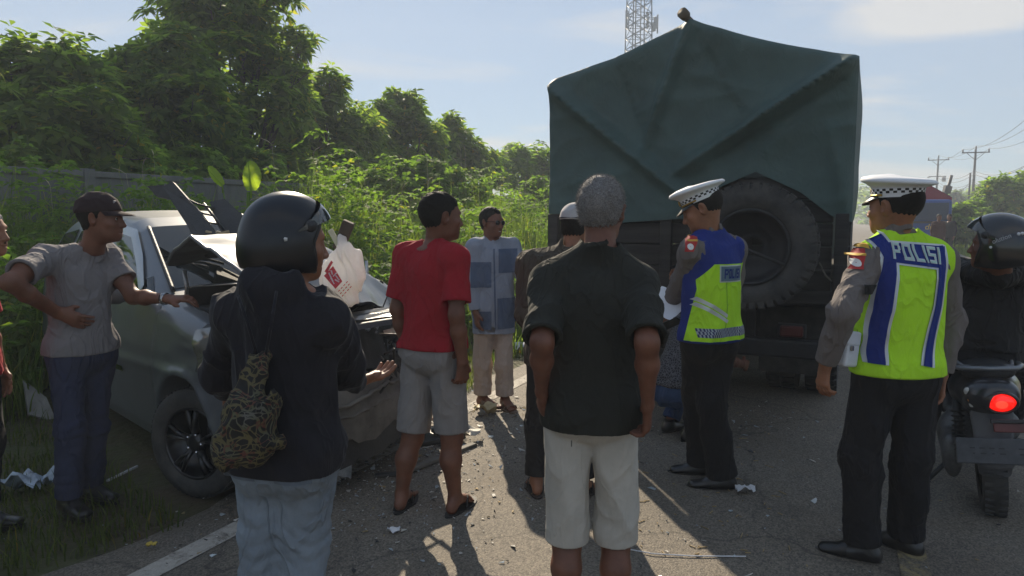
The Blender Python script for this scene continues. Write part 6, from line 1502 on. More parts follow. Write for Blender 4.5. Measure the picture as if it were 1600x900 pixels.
B = MB(); B.tube([(-.12, .42, .30), (-.20, .36, .14), (-.30, .28, .055)], .013, 8); B.tube([(-.28, .29, .055), (-.335, .255, .05)], .02, 6, flat=.5); B.build('side_stand', BMT, bike)
B = MB(); B.tube([(-.16, .50, .34), (-.28, .50, .335)], .016, 8); B.tube([(.16, .50, .34), (.28, .50, .335)], .016, 8); B.build('pillion_peg', BMT, bike)
B = MB(); B.tube([(-.34, .92, 1.03), (-.2, 1.0, 1.02), (0, 1.03, 1.0), (.2, 1.0, 1.02), (.34, .92, 1.03)], .016, 8); B.build('handlebar', BMT, bike)
for g in (-1, 1): B = MB(); B.tube([(g * .24, .98, 1.02), (g * .28, .99, 1.14)], .006, 6); B.box((g * .29, .99, 1.19), (.11, .03, .075), rotm(0, g * .1, 0), .012); B.build('mirror', BMT, bike)
# rider
base = kW((0, .20, 0)); base[2] = 0
p = Body('rider in a black jacket and black helmet sitting on the scooter', base, -BA, 1.68, lean=R(6), pelvis=kL(kW((0, .16, .835))) * 0 + np.array([-.075, -.02, .86]), hyaw=R(72), hpitch=R(2), wide=1.06, drop=.03)
p.J['head'] = p.toL(at(1556, 384, 3.62)); p.px('neck', 1562, 420, 3.66)
p.J['knL'] = np.array([-.26, .42, .66]); p.J['knR'] = np.array([.16, .42, .66]); p.J['anL'] = np.array([-.30, .34, .30]); p.J['anR'] = np.array([.14, .52, .36])
p.J['anL'] = np.array([-.34, .30, .09]); p.J['knL'] = np.array([-.30, .36, .52])
for sd, g in (('L', -1), ('R', 1)): p.J['el' + sd] = p.J['sh' + sd] + np.array([g * .07, .12, -.25]); p.J['wr' + sd] = p.J['el' + sd] + np.array([-g * .02, .24, -.04])
p.skin(SKIN_D, feet=False); p.face()
RH = mat('helmet_black', (.008, .008, .010), .25, var=.2, coat=.7, coatr=.1)
ho, hc_ = helmet(p, RH, visor='up', r=(.128, .150, .132), cz=.022)
WHT = mat('decal_white', (.7, .7, .72), .5, var=.05)
cu = bpy.data.curves.new('lettering', 'FONT'); cu.body = 'olution'; cu.size = .034; cu.extrude = .001; cu.resolution_u = 2; cu.align_x = 'CENTER'; tob = bpy.data.objects.new('lettering', cu); me_ = tob.to_mesh() if False else None
tmp = bpy.data.objects.new('tmp_text', cu); COL.objects.link(tmp); dg = bpy.context.evaluated_depsgraph_get(); me_ = bpy.data.meshes.new_from_object(tmp.evaluated_get(dg)); bpy.data.objects.remove(tmp)
HS = SDF(); HS.ell(p.Hd(0, -.012, .022), (.128, .150, .132), p.Rh, .01)
VV = np.array([v.co[:] for v in me_.vertices]); cen = at(1566, 376, 3.4); sx_ = rz_(-p.yaw) @ np.array([math.cos(R(8)) , 0, 0]); 
P = np.array([p.toL(cen + np.array([math.cos(R(20)) * v[0], 0, math.sin(R(20)) * v[0]]) + np.array([-math.sin(R(20)) * v[1], 0, math.cos(R(20)) * v[1]])) for v in VV])
dd = nrm(p.toL(p.base + nrm(cen - [0, 0, CAM_Z]))); Q = HS.trace(P, dd, .003, 60)
npmesh('lettering', Q, [tuple(f.vertices) for f in me_.polygons], WHT, ho)
B = MB()
for px_, py_ in ((1547, 387), (1593, 365), (1599, 364)):
    q = HS.trace(np.array([p.toL(at(px_, py_, 3.3))]), dd, .002, 60)[0]; B.ell = None; B.lathe([(.0001, .004), (.006, .003), (.008, -.002)], 10, mat4(np.array(Vector(-dd).to_track_quat('Z', 'Y').to_matrix()), q))
B.build('studs', WHT, ho)
p.legs('trousers', NAVYB, top=1.02, frac=1.95, rt=.10, rk=.085, ra=.07, seed=126)
p.shirt('jacket', cloth('black_nylon', (.011, .011, .012), var=.15, wr=.7, rough=.7), hem=.94, slv=(1.9, 1.9), off=.04, hemr=(.185, .15), chest=(.185, .14), sr=(.08, .078), slv2=(.072, .052), seed=121, neckz=.02, over=p.lg, amp=((.009, .16), (.005, .07)))
for sd in 'LR': p.shoe(sd, SHOEM)
# ================================================================== VEGETATION
LF1 = leafmat('leaf_rubber_tree', (.050, .095, .022), (.140, .200, .048), .64, (2.6, 2.6, 1.0))
LF2 = leafmat('leaf_bush', (.065, .115, .022), (.15, .22, .048), .6, (2.5, 2.6, 1.0))
LF3 = leafmat('leaf_weed', (.060, .105, .022), (.140, .205, .045), .52, (2.1, 2.4, .9), .75)
GR1 = leafmat('grass_tall', (.070, .110, .020), (.175, .220, .052), .5, (2.0, 2.3, .9), .75)
GR2 = leafmat('grass_short', (.035, .058, .014), (.085, .110, .030), .40)
BARK = mat('bark', (.085, .072, .058), .9, var=.35, vscale=9, bump=.7, bscale=30, stretch=(1, 1, .3))
def unit(v): return v / (np.linalg.norm(v, axis=-1, keepdims=True) + 1e-9)
def leaf_arrays(rg, C, N, n_leaf, length, width, droop=.5, fold=.25):
    """whorls: at each centre C (outward normal N) n_leaf pointed leaflets, each two folded triangles pairs"""
    m = len(C); a = rg.uniform(0, 6.283, (m, 1)) + np.arange(n_leaf) * 6.283 / n_leaf + rg.normal(0, .25, (m, n_leaf))
    ax = unit(N * .6 + np.array([0, 0, .7]) + rg.normal(0, .35, (m, 3))); u = unit(np.cross(ax, rg.normal(size=(m, 3)))); v = np.cross(ax, u)
    D = np.cos(a)[..., None] * u[:, None] + np.sin(a)[..., None] * v[:, None] + ax[:, None] * rg.uniform(-.15, .5, (m, n_leaf, 1)); D = unit(D)
    L = length * rg.uniform(.6, 1.15, (m, n_leaf, 1)); Wd = width * rg.uniform(.7, 1.1, (m, n_leaf, 1))
    S = unit(np.cross(D, ax[:, None])); Nn = np.cross(S, D)
    b = C[:, None] + D * L * .10; mid = b + D * L * .5 - Nn * 0 + np.array([0, 0, -1]) * L * droop * .12; tip = b + D * L + np.array([0, 0, -1]) * L * droop * .5
    l_ = mid - S * Wd + Nn * Wd * fold; r_ = mid + S * Wd + Nn * Wd * fold
    V = np.stack([b, r_, tip, l_], 2).reshape(-1, 3)
    F = np.arange(len(V)).reshape(-1, 4)
    return V, F
def crown_pts(rg, ells, n, shell=.7):
    vol = np.array([r[0] * r[1] * r[2] for c, r in ells]) ** (2 / 3); k = rg.choice(len(ells), n, p=vol / vol.sum())
    C = np.array([c for c, r in ells])[k]; Rr = np.array([r for c, r in ells])[k]
    d = unit(rg.normal(size=(n, 3))); pk = rg.integers(0, 26, n); rad = np.where(rg.uniform(size=n) < shell, rg.uniform(.70, 1.02, n), rg.uniform(.3, .85, n))[:, None]; rad *= np.random.default_rng(int(rg.integers(1e6))).uniform(.75, 1.22, (len(ells), 26))[k, pk][:, None]
    # clumps: pull points toward random sub-centres on the shell so gaps open between them
    sub = unit(rg.normal(size=(len(ells), 26, 3))); pick = sub[k, pk]
    d = unit(d * .30 + pick)
    return C + d * rad * Rr, d
def tree(name, label, cat, ells, n, lf, leaf=(.24, .045, 6), trunk=None, seed=0, group=None, limbs=True, bare=0):
    rg = np.random.default_rng(seed); ells = [(np.array(c, float), np.array(r, float) if not np.isscalar(r) else np.array([r, r, r * .9])) for c, r in ells]
    b = np.array(trunk if trunk is not None else [np.mean([c[0] for c, r in ells]), np.mean([c[1] for c, r in ells]), 0.]); root = thing(name, label, cat, b, group=group)
    P, d = crown_pts(rg, ells, n); ok = P[:, 2] > .1; P, d = P[ok], d[ok]
    n_ = len(P); P = P[:int(n_ * .54)]; d = d[:int(n_ * .54)]; V, F = leaf_arrays(rg, P - b, d, leaf[2], leaf[0] * 1.05, leaf[1] * 1.1); npmesh('crown', V, F, lf, root, False)
    B = MB(); H = max(c[2] for c, r in ells); top = np.mean([c for c, r in ells], 0) - b
    B.tube([(0, 0, -.1), (.05, .03, H * .25), (top[0] * .4, top[1] * .4, H * .5), (top[0] * .8, top[1] * .8, H * .8)], [.05 + H * .016, .04 + H * .012, .03 + H * .009, .03], 9)
    for c, r in ells:
        c = c - b; st = np.array([c[0] * .25, c[1] * .25, max(.3, c[2] * .45)]); mid = (st + c) / 2 + [0, 0, -.1 * r[2]]
        B.tube([st, mid, c, c + [0, 0, r[2] * .7]], [.022 + H * .005, .02 + H * .003, .018, .006], 6)
        for q in range(7):
            dd = unit(rg.normal(size=3)) * r * .9; s0 = c + (mid - c) * rg.uniform(0, .5); B.tube([s0, (s0 + c + dd) / 2 + [0, 0, -.05], c + dd], [.014, .010, .004], 5)
    for q in range(bare):
        c, r = ells[rg.integers(len(ells))]; dd = unit(rg.normal(size=3) * [1, 1, .6] + [0, 0, .5]) * r; p0 = c - b + dd * .4; B.tube([p0, p0 + dd * .5, p0 + dd * .85 + [0, 0, .1]], [.012, .008, .003], 5)
    B.build('trunk', BARK, root); return root
def E(px, py, r, Y, sq=1.): return (at(px, py, Y), np.array([r, r, r * sq]) / F_PX * Y)
GT = 'trees and shrubs behind the concrete wall'
tree('tree', 'dense broad-leaved tree filling the upper left corner above the wall', 'tree', [E(20, 150, 80, 11.8), E(95, 130, 75, 12.2), E(60, 210, 85, 11.4), E(150, 190, 70, 12.), E(15, 95, 45, 12.), E(180, 235, 55, 11.8), E(-60, 180, 90, 11.5)], 3000, LF1, (.26, .05, 6), at(60, 300, 11.8) * [1, 1, 0], 1, GT)
tree('tree', 'tree with drooping leaf whorls left of the tallest tree', 'tree', [E(215, 130, 60, 14.), E(270, 100, 60, 14.5), E(230, 200, 75, 13.8), E(190, 105, 30, 14.), E(300, 180, 70, 14.)], 2600, LF1, (.26, .05, 6), at(235, 300, 14.) * [1, 1, 0], 2, GT)
tree('tree', 'tallest tree with thin branches against the sky, running out of the top', 'tree', [E(330, 20, 70, 16.), E(400, 30, 50, 16.5), E(270, 15, 45, 16.), E(360, 110, 75, 16.), E(440, 85, 40, 16.5), E(420, 160, 65, 16.), E(340, 190, 70, 15.8), E(455, 130, 32, 16.), E(475, 60, 22, 16.5), E(300, -20, 60, 16.5), E(420, -25, 45, 16.5)], 3600, LF1, (.27, .05, 6), at(375, 300, 16.) * [1, 1, 0], 3, GT, bare=26)
tree('tree', 'dark tree on the right shoulder of the tallest tree', 'tree', [E(500, 175, 50, 18.), E(470, 220, 60, 17.6), E(515, 130, 22, 18.), E(540, 215, 50, 18.5), E(480, 150, 28, 18)], 1800, LF1, (.27, .05, 6), at(500, 300, 18.) * [1, 1, 0], 4, GT, bare=6)
tree('tree', 'tree with a tufted top between the red-shirted man and the tall trees', 'tree', [E(630, 185, 36, 21.5), E(595, 200, 38, 21.), E(645, 158, 16, 21.5), E(618, 152, 12, 21.5), E(655, 225, 45, 21.5), E(580, 235, 45, 20.5), E(560, 190, 28, 20.)], 2100, LF1, (.30, .055, 6), at(625, 300, 21.5) * [1, 1, 0], 5, GT, bare=5)
tree('tree', 'rounded tree sloping down towards the truck', 'tree', [E(695, 215, 32, 24.), E(720, 232, 34, 24.5), E(745, 250, 28, 25.), E(690, 250, 40, 24.), E(705, 190, 14, 24.)], 1600, LF1, (.32, .06, 6), at(715, 300, 24.5) * [1, 1, 0], 6, GT, bare=4)
tree('tree', 'low bushy tree just left of the truck tarpaulin', 'tree', [E(800, 262, 32, 29.), E(835, 258, 32, 30.), E(770, 268, 28, 28.), E(850, 270, 30, 30.), E(880, 262, 34, 31.), E(815, 250, 20, 29)], 1600, LF2, (.34, .065, 6), at(815, 310, 29.5) * [1, 1, 0], 7, GT)
tree('tree', 'small far tree with a thin feathery top above the low bushes', 'tree', [E(800, 232, 9, 55.), E(795, 245, 10, 55), E(806, 250, 12, 55)], 300, LF1, (.5, .09, 5), at(800, 330, 55.) * [1, 1, 0], 8, GT)
for i, (px, py, r, Y) in enumerate(((120, 262, 40, 11.6), (215, 268, 36, 12.2), (300, 262, 44, 13.2), (372, 250, 46, 14.5), (450, 262, 40, 16.), (520, 258, 42, 17.5), (590, 268, 34, 19.5), (40, 262, 44, 11.))):
    lab = ['low shrub behind the wall above the cap of the man in grey', 'low shrub behind the wall over the wrecked car roof', 'shrub with light leaves behind the wall beside the banana leaf', 'rounded shrub behind the wall under the tallest tree', 'dark shrub behind the wall above the helmeted man', 'shrub behind the wall between the dark tree and the creeper mound', 'shrub behind the wall next to the creeper mound', 'low shrub behind the wall at the far left'][i]
    tree('shrub', lab, 'shrub', [E(px, py, r, Y, .8), E(px + r * .8, py + 8, r * .7, Y, .8), E(px - r * .7, py + 10, r * .7, Y - .2, .8)], 700, LF2, (.20, .05, 5), at(px, 300, Y) * [1, 1, 0], 20 + i, GT)
tree('creeper_mound', 'mound of pale flowering creeper spilling over the wall behind the red-shirted man', 'bush', [E(620, 285, 40, 15.5), E(665, 278, 38, 16.), E(590, 300, 36, 15.), E(705, 290, 30, 16.5), E(640, 320, 45, 15.), E(600, 345, 40, 14.5), E(740, 296, 26, 17.), E(675, 315, 38, 15.8)], 3600, LF3, (.15, .05, 4), at(640, 380, 15.4) * [1, 1, 0], 40)
tree('bush', 'leafy bush against the truck side in front of the far wall', 'bush', [E(838, 292, 16, 22.), E(850, 305, 18, 22), E(825, 300, 12, 22)], 350, LF3, (.24, .08, 4), at(840, 335, 22.) * [1, 1, 0], 41)
# right-hand side trees
GRR = 'trees on the right of the road'
tree('tree', 'broad green tree behind the rider helmet on the right', 'tree', [E(1565, 300, 30, 38.), E(1600, 296, 34, 38.), E(1550, 318, 26, 38.), E(1590, 325, 34, 37.), E(1640, 300, 50, 38.)], 2200, LF2, (.38, .085, 6), at(1580, 350, 38.) * [1, 1, 0], 50, GRR)
tree('tree', 'pale bush with arching leaves at the foot of the utility pole', 'tree', [E(1500, 338, 18, 34.), E(1520, 330, 16, 35.), E(1490, 352, 16, 33.), E(1535, 348, 20, 34.), E(1508, 360, 18, 33)], 1500, LF3, (.34, .08, 5), at(1510, 372, 34.) * [1, 1, 0], 51, GRR)
tree('tree', 'rounded far tree between the two utility poles', 'tree', [E(1492, 308, 10, 90.), E(1500, 312, 9, 90), E(1533, 300, 14, 92), E(1520, 315, 12, 90)], 500, LF1, (.7, .16, 5), at(1500, 338, 90.) * [1, 1, 0], 52, GRR)
# far-off wood along the horizon
rg = np.random.default_rng(77); Cf = []
for k in range(90):
    az = R(rg.uniform(-62, 58)); dist = rg.uniform(120, 230); h = rg.uniform(4.5, 9.)
    c = np.array([math.sin(az) * dist, math.cos(az) * dist, h * .5]); n = 90; d = unit(rg.normal(size=(n, 3))); Cf.append(c + d * np.array([rg.uniform(5, 9), 4, h * .55]) * rg.uniform(.6, 1.05, (n, 1)))
Cf = np.concatenate(Cf); Cf = Cf[Cf[:, 2] > 0]; V, F = leaf_arrays(rg, Cf, np.tile([0, 0, 1.], (len(Cf), 1)), 3, 1.5, .5); tag(npmesh('far_wood', V, F, LF1), kind='stuff')
# ------------------------------------------------------------------ grass and weeds
def blades(rg, B0, H, Wd, bend, seg=3):
    n = len(B0); a = rg.uniform(0, 6.283, n); hd = np.stack([np.cos(a), np.sin(a), 0 * a], 1); sd = np.stack([-np.sin(a), np.cos(a), 0 * a], 1)
    bd = (bend * rg.uniform(.2, 1.3, n))[:, None]; rows = []
    for i in range(seg + 1):
        t = i / seg; c = B0 + np.array([0, 0, 1.]) * (H * (t - .35 * bd[:, 0] * t * t))[:, None] + hd * (H[:, None] * bd * t * t * .8); w = (Wd * (1 - t) ** .7 * (1 if i else .7))[:, None]
        if i < seg: rows += [c - sd * w, c + sd * w]
        else: rows += [c]
    V = np.stack(rows, 1).reshape(-1, 3); m = 2 * seg + 1; o = np.arange(n)[:, None] * m; F = []
    q = np.concatenate([o + np.array([2 * i, 2 * i + 1, 2 * i + 3, 2 * i + 2]) for i in range(seg - 1)]); tr = o + np.array([2 * seg - 2, 2 * seg - 1, 2 * seg])
    T = np.concatenate([q[:, [0, 1, 2]], q[:, [0, 2, 3]], tr]); return V, T
def noise2(x, y, s=0): return np.sin(x * 1.3 + s) * np.sin(y * 1.7 + 2 * s) + .6 * np.sin(x * 2.9 + y * 2.1 + s) + .4 * np.sin(x * 5.3 - y * 4.4 + 3 * s)
rg = np.random.default_rng(5)
def tall_h(s, t):
    """height of the weeds at road coordinates (s along, t across; wall at t=-7.2)"""
    nearw = np.clip((-t - 2.2) / 3.6, 0, 1); far = np.clip((s - 3.6) / 3., 0, 1)
    h = .32 + 1.75 * nearw + far * np.clip((-t - .7) / 1.6, 0, 1) * .95; return np.clip(h, .1, 1.95) * (1 + .22 * noise2(s * .8, t * .9, 1.))
def inside_car(P):
    L = (P - CO) @ rz_(CA).T; return (L[:, 0] > -2.15) & (L[:, 0] < 2.2) & (np.abs(L[:, 1]) < .95)
n = 95000; s = rg.uniform(-7, 26, n) ; t = -rg.uniform(.55, 7.1, n); h = tall_h(s, t); keep = rg.uniform(size=n) < np.clip(.25 + .75 * (h > .5) + .3 * noise2(s * 1.7, t * 1.7, 4), .05, 1)
# thinner with distance
keep &= rg.uniform(size=n) < np.clip(1.25 - s / 40, .3, 1)
P = R0 + s[:, None] * RD + t[:, None] * RN; P[:, 2] = -.01; keep &= ~inside_car(P); keep &= ~((s < 3.2) & (t > -3.0))
P, h = P[keep], h[keep]; V, T = blades(rg, P, h * rg.uniform(.55, 1.12, len(P)), rg.uniform(.006, .013, len(P)), .55, 4); tag(npmesh('tall_grass', V, T, GR1), kind='stuff')
n = 42000; s = rg.uniform(-4.5, 9, n); t = -np.abs(rg.normal(0, 1, n)) * 2.3 - .40 + .15 * np.sin(s * 2.3); P = R0 + s[:, None] * RD + t[:, None] * RN; P[:, 2] = -.01
keep = (noise2(s * 1.1, t * 1.3, 2.) > -.75) & (t > -6.5) & ~inside_car(P) | (rg.uniform(size=n) < .12) & ~inside_car(P); P = P[keep]; V, T = blades(rg, P, rg.uniform(.04, .17, len(P)), rg.uniform(.003, .006, len(P)), .8, 3); tag(npmesh('verge_grass', V, T, GR2), kind='stuff')
n = 30000; s = rg.uniform(14, 60, n); t = 7.35 + rg.uniform(0, 1, n) ** 1.3 * 9; P = R0 + s[:, None] * RD + t[:, None] * RN; P[:, 2] = -.01; V, T = blades(rg, P, rg.uniform(.08, .30, n), rg.uniform(.012, .022, n), .7, 3); tag(npmesh('lawn_grass', V, T, GR1), kind='stuff')
n = 8000; s = rg.uniform(5.5, 22, n); t = -.45 - rg.uniform(0, 1, n) * 1.6; P = R0 + s[:, None] * RD + t[:, None] * RN; P[:, 2] = -.01; V, T = blades(rg, P, rg.uniform(.06, .28, n), rg.uniform(.004, .009, n), .8, 3); tag(npmesh('edge_grass', V, T, GR1), kind='stuff')
# broad-leaved weeds among the grass
n = 34000; s = rg.uniform(-6, 24, n); t = -rg.uniform(1.0, 7.0, n); h = tall_h(s, t); keep = (noise2(s * 1.3, t * 1.5, 7.) > -.3) & (h > .45); P = R0 + s[:, None] * RD + t[:, None] * RN; keep &= ~inside_car(P) & ~((s < 3.2) & (t > -3.2))
P, h = P[keep], h[keep]; P[:, 2] = h * rg.uniform(.2, 1.05, len(P)); V, F = leaf_arrays(rg, P, np.tile([0, 0, 1.], (len(P), 1)), 5, .13, .034, .6); tag(npmesh('leafy_weeds', V, F, LF3), kind='stuff')
# ferny weeds with pale seed heads
B = MB(); SEED = mat('seed_head', (.42, .36, .22), .9, var=.3)
for i in range(70):
    s_ = rg.uniform(1, 16); t_ = -rg.uniform(1.8, 6.5); h_ = float(tall_h(np.array(s_), np.array(t_))) * rg.uniform(1.0, 1.25)
    if h_ < .6: continue
    p0 = road(s_, t_); 
    if inside_car(p0[None])[0]: continue
    dx_ = rg.normal(0, .12, 2); p1 = p0 + [dx_[0], dx_[1], h_]; B.tube([p0 + (p1 - p0) * .2, p0 + (p1 - p0) * .7, p1], [.003, .0025, .002], 4); B.tube([p1, p1 + [dx_[0] * .3, dx_[1] * .3, .05], p1 + [dx_[0] * .8, dx_[1] * .8, .09]], [.002, .007, .002], 5)
tag(B.build('seed_stalks', SEED), kind='stuff')
# banana plant
bp_ = at(380, 330, 9.6); bp_[2] = 0; ban = thing('banana_plant', 'young banana plant with one broad upright glowing leaf behind the wreck', 'plant', bp_)
BANL = leafmat('banana_leaf', (.16, .24, .03), (.20, .29, .04), .6)
def bleaf(base, tip, wid, curl):
    base, tip = np.array(base) - bp_, np.array(tip) - bp_; G = np.zeros((17, 9, 3)); ax = nrm(tip - base); side = nrm(np.cross(ax, [0.15, 1, 0])); nn = np.cross(side, ax)
    for i in range(17):
        u_ = i / 16; w = wid * (math.sin(math.pi * min(1, .08 + u_ * .92)) ** .55)
        for j in range(9): v_ = j / 4 - 1; G[i, j] = base + (tip - base) * u_ + side * v_ * w + nn * (abs(v_) * w * .35 + .01 * math.sin(u_ * 60) * abs(v_)) + nn * curl * u_ * u_
    return G
for (b0, t0, w, c) in (((392, 298, 9.6), (388, 250, 9.6), .135, .05), ((348, 290, 9.7), (322, 262, 9.6), .07, .1)):
    B = MB(); B.grid(bleaf(at(*b0), at(*t0), w, c)); o = B.build('leaf', BANL, ban); B = MB(); q0, q1 = at(*b0) - bp_, at(*t0) - bp_; B.tube([q0 + [0, -.004, -.1], q0 + [0, -.004, 0], q1 + [0, -.004, 0]], [.014, .012, .003], 6); B.build('midrib', BANL, o)
B = MB(); B.tube([(0, 0, 0), (.02, 0, .7), at(388, 300, 9.62) - bp_], [.07, .05, .02], 10); B.tube([(0, 0, .5), (-.2, .05, 1.2), at(348, 292, 9.7) - bp_], [.03, .02, .01], 8); B.build('stem', LF2, ban)
# ================================================================== POLES, WIRES, TOWER
PCON = mat('pole_concrete', (.07, .068, .065), .9, var=.2); PST = mat('pole_steel_dark', (.03, .03, .032), .6, var=.2, metal=.3); PORC = mat('insulator_brown', (.05, .03, .025), .3, var=.1)
def utility_pole(P, H, arm, label, yaw, extra=False):
    r = thing('utility_pole', label, 'utility pole', P, yaw, 'utility poles along the road')
    B = MB(); B.tube([(0, 0, -.3), (0, 0, H * .5), (0, 0, H)], [.17, .14, .10], 12); B.build('pole', PCON, r)
    B = MB(); B.box((0, -.12, H - .35), (arm, .10, .12), bev=.01)
    for g in (-1, 1): B.tube([(g * arm * .32, -.12, H - .38), (0, -.12, H - 1.15)], .03, 6)
    B.build('crossarm', PST, r)
    for x in (-arm / 2 + .1, 0, arm / 2 - .1):
        B = MB(); B.lathe([(.04, 0), (.085, .06), (.06, .12), (.085, .17), (.06, .23), (.05, .30), (.0001, .31)], 10, mat4(None, (x, -.12, H - .29 if x else H))); B.build('insulator', PORC, r)
    if extra:
        B = MB(); B.box((0, -.1, H - 2.6), (arm * .8, .09, .1)); B.tube([(-.8, -.1, H - 2.6), (-1.2, -.1, H - 2.7)], .08, 6); B.build('lower_arm', PST, r); B = MB(); B.lathe([(.0001, .3), (.22, .25), (.25, 0), (.25, -.4), (.0001, -.45)], 14, mat4(None, (.75, -.3, H - 2.9))); B.build('transformer_can', mat('can_grey', (.2, .2, .21), .5, var=.1), r)
    return r
PA = at(1518, 338, 75); PA[2] = 0; PBp = at(1461, 338, 100); PBp[2] = 0; PCp = 2 * PA - PBp + np.array([-1, -1.5, 0]); YW = -R(22)
HA = at(1518, 233, 75)[2]; HB = at(1461, 246, 100)[2]
utility_pole(PA, HA, 2.5, 'nearer concrete utility pole with a three-insulator crossarm', YW)
utility_pole(PBp, HB, 2.6, 'farther utility pole with crossarm and transformer can above the blue truck', YW, True)
utility_pole(PCp, HA, 2.5, 'utility pole out of view on the right that carries the wires', YW)
lp = at(1474, 338, 50); lp[2] = 0; r = thing('leaning_pole', 'short dark leaning pole beside the blue truck', 'pole', lp); B = MB(); B.tube([(0, 0, -.2), at(1478, 305, 50) - lp, at(1487, 274, 50) - lp], [.12, .11, .10], 9); B.build('pole', PST, r); B = MB(); B.box(at(1480, 296, 49.8) - lp, (.45, .3, .5), rotm(0, .2, 0)); B.build('meter_box', PST, r)
tp = at(1512, 338, 62); tp[2] = 0; r = thing('thin_pole', 'thin plain pole just left of the nearer utility pole', 'pole', tp); B = MB(); B.tube([(0, 0, -.2), (0, 0, at(1512, 270, 62)[2])], [.10, .07], 8); B.build('pole', PCON, r)
ca_, sa_ = math.cos(YW), math.sin(YW)
wires = thing('power_lines', 'bundle of sagging power lines between the utility poles at the right', 'power lines', PA)
def wire(a, b, sag, r=.018):
    a, b = np.array(a), np.array(b); tt = np.linspace(0, 1, 15)[:, None]; Pq = a + (b - a) * tt; Pq[:, 2] -= sag * 4 * (tt * (1 - tt))[:, 0]; B = MB(); B.tube(Pq - PA, r, 5, cap=False); B.build('wire', PST, wires)
for x, dz in ((-1.15, .02), (0, .31), (1.15, .02)):
    q = lambda P_, H_: np.array([P_[0] + ca_ * x, P_[1] + sa_ * x - .1, H_ + dz]); wire(q(PBp, HB), q(PA, HA), .7); wire(q(PA, HA), q(PCp, HA), .7)
for dz, e in ((-2.2, 0), (-2.7, .5), (-3.2, -.4), (-3.6, .3)): wire(PBp + [0, 0, HB + dz], PA + [0, 0, HA + dz + e * .3], .8, .022); wire(PA + [0, 0, HA + dz + e * .3], PCp + [0, 0, HA + dz + e - .2], 1.0, .022)
wire(PA + [0, 0, 4.6], at(1640, 300, 45), .5, .03); wire(PA + [0, 0, 4.2], at(1640, 318, 45), .5, .03); wire(lp + [.2, 0, 3.], PA + [0, 0, 5.6], .4, .02)
# lattice mast
tw0 = at(993, 338, 68); tw0[2] = 0; tow = thing('telecom_tower', 'steel lattice telecom mast rising behind the truck', 'tower', tw0, R(12)); HT = 30.
LT = mat('mast_steel', (.09, .115, .13), .6, metal=.2, var=.15); tw = lambda z: 1.25 - .55 * z / HT; B = MB(); nl = 15; D4 = []
for i in range(4): sx, sy = (1, 1, -1, -1)[i], (1, -1, -1, 1)[i]; B.tube([(sx * tw(z), sy * tw(z), z) for z in np.linspace(-.2, HT, 8)], .055, 6)
B.build('leg_frame', LT, tow); B = MB()
for l in range(nl * 2):
    z0, z1 = HT * l / (nl * 2), HT * (l + 1) / (nl * 2)
    for i in range(4):
        c = [(1, 1), (1, -1), (-1, -1), (-1, 1)]; a, b = c[i], c[(i + 1) % 4]; P0 = np.array([a[0] * tw(z0), a[1] * tw(z0), z0]); P1 = np.array([b[0] * tw(z1), b[1] * tw(z1), z1]); P2 = np.array([b[0] * tw(z0), b[1] * tw(z0), z0]); P3 = np.array([a[0] * tw(z1), a[1] * tw(z1), z1])
        B.tube([P0, P1], .028, 4); B.tube([P2, P3], .028, 4); B.tube([P0, P2], .03, 4)
B.build('bracing', LT, tow); B = MB(); B.tube([(.3, .3, 0), (.3, .3, HT)], .05, 6); B.tube([(-.2, .3, 0), (-.2, .3, HT)], .06, 6)
for k in range(60): B.box((.05, .3, .4 + k * .49), (.4, .03, .03))
B.build('cable_ladder', LT, tow); AM = mat('antenna_grey', (.32, .34, .36), .5, var=.1); zA = at(993, 35, 68)[2]
for x, y, dz, sz in ((-1.15, -.4, .0, (.12, .10, 1.7)), (1.5, -.3, .0, (.30, .16, 1.0)), (1.75, -.2, -.1, (.14, .12, 1.7)), (1.25, -.6, -.5, (.32, .18, .7)), (1.1, .6, .4, (.2, .14, 1.5)), (-.9, .8, .5, (.2, .14, 1.6))):
    B = MB(); B.box((x, y, zA + dz), sz, bev=.03); o = B.build('antenna', AM, tow); B = MB(); B.tube([(x * .55, y * .8, zA + dz + .4), (x, y, zA + dz + .4)], .03, 5); B.tube([(x * .55, y * .8, zA + dz - .4), (x, y, zA + dz - .4)], .03, 5); B.build('bracket', LT, o)
# ================================================================== FAR BLUE TRUCK
fo = at(1441, 338, 31.); fo[2] = 0; ft = thing('far_truck', 'blue truck with a red tarpaulin facing us on the far right lane', 'truck', fo, R(180) - ROAD_A)
BLP = mat('truck_blue', (.008, .055, .24), .5, var=.1, spec=.3); RTP = cloth('red_tarpaulin', (.26, .012, .035), wr=.4)
FT = rotm(0, 0, 0); B = MB(); B.box((0, -1.0, 1.35), (2.2, 1.9, 1.9), bev=.12); B.box((0, -.6, .75), (2.25, 1.5, .5), bev=.06); cab = B.build('cab', BLP, ft)
B = MB(); B.box((0, -.045, 1.78), (1.95, .03, .75), bev=.02); B.build('windscreen', mat('screen_blue_dark', (.010, .030, .07), .3, spec=.3), ft)
B = MB(); B.box((0, -.02, 1.33), (2.0, .03, .10)); B.box((0, -.02, .55), (2.25, .10, .28), bev=.03); B.build('bumper_grille', TSTEEL, ft)
for g in (-1, 1): B = MB(); B.box((g * .85, .0, .85), (.35, .05, .22), bev=.03); B.build('headlight', LENS, ft)
B = MB(); prof = [(-1.2, 1.2), (-1.22, 2.35), (-.1, 3.05), (1.22, 2.35), (1.2, 1.2)]; B.slab(prof, -7.5, -2.0, mat4(np.array([[1, 0, 0], [0, 0, 1], [0, 1, 0]]))); B.build('cargo_box', BLP, ft)
B = MB(); prof = [(-1.26, 2.1), (-1.25, 2.4), (-.1, 3.12), (1.25, 2.4), (1.26, 2.1)]; G = np.zeros((14, 5, 3))
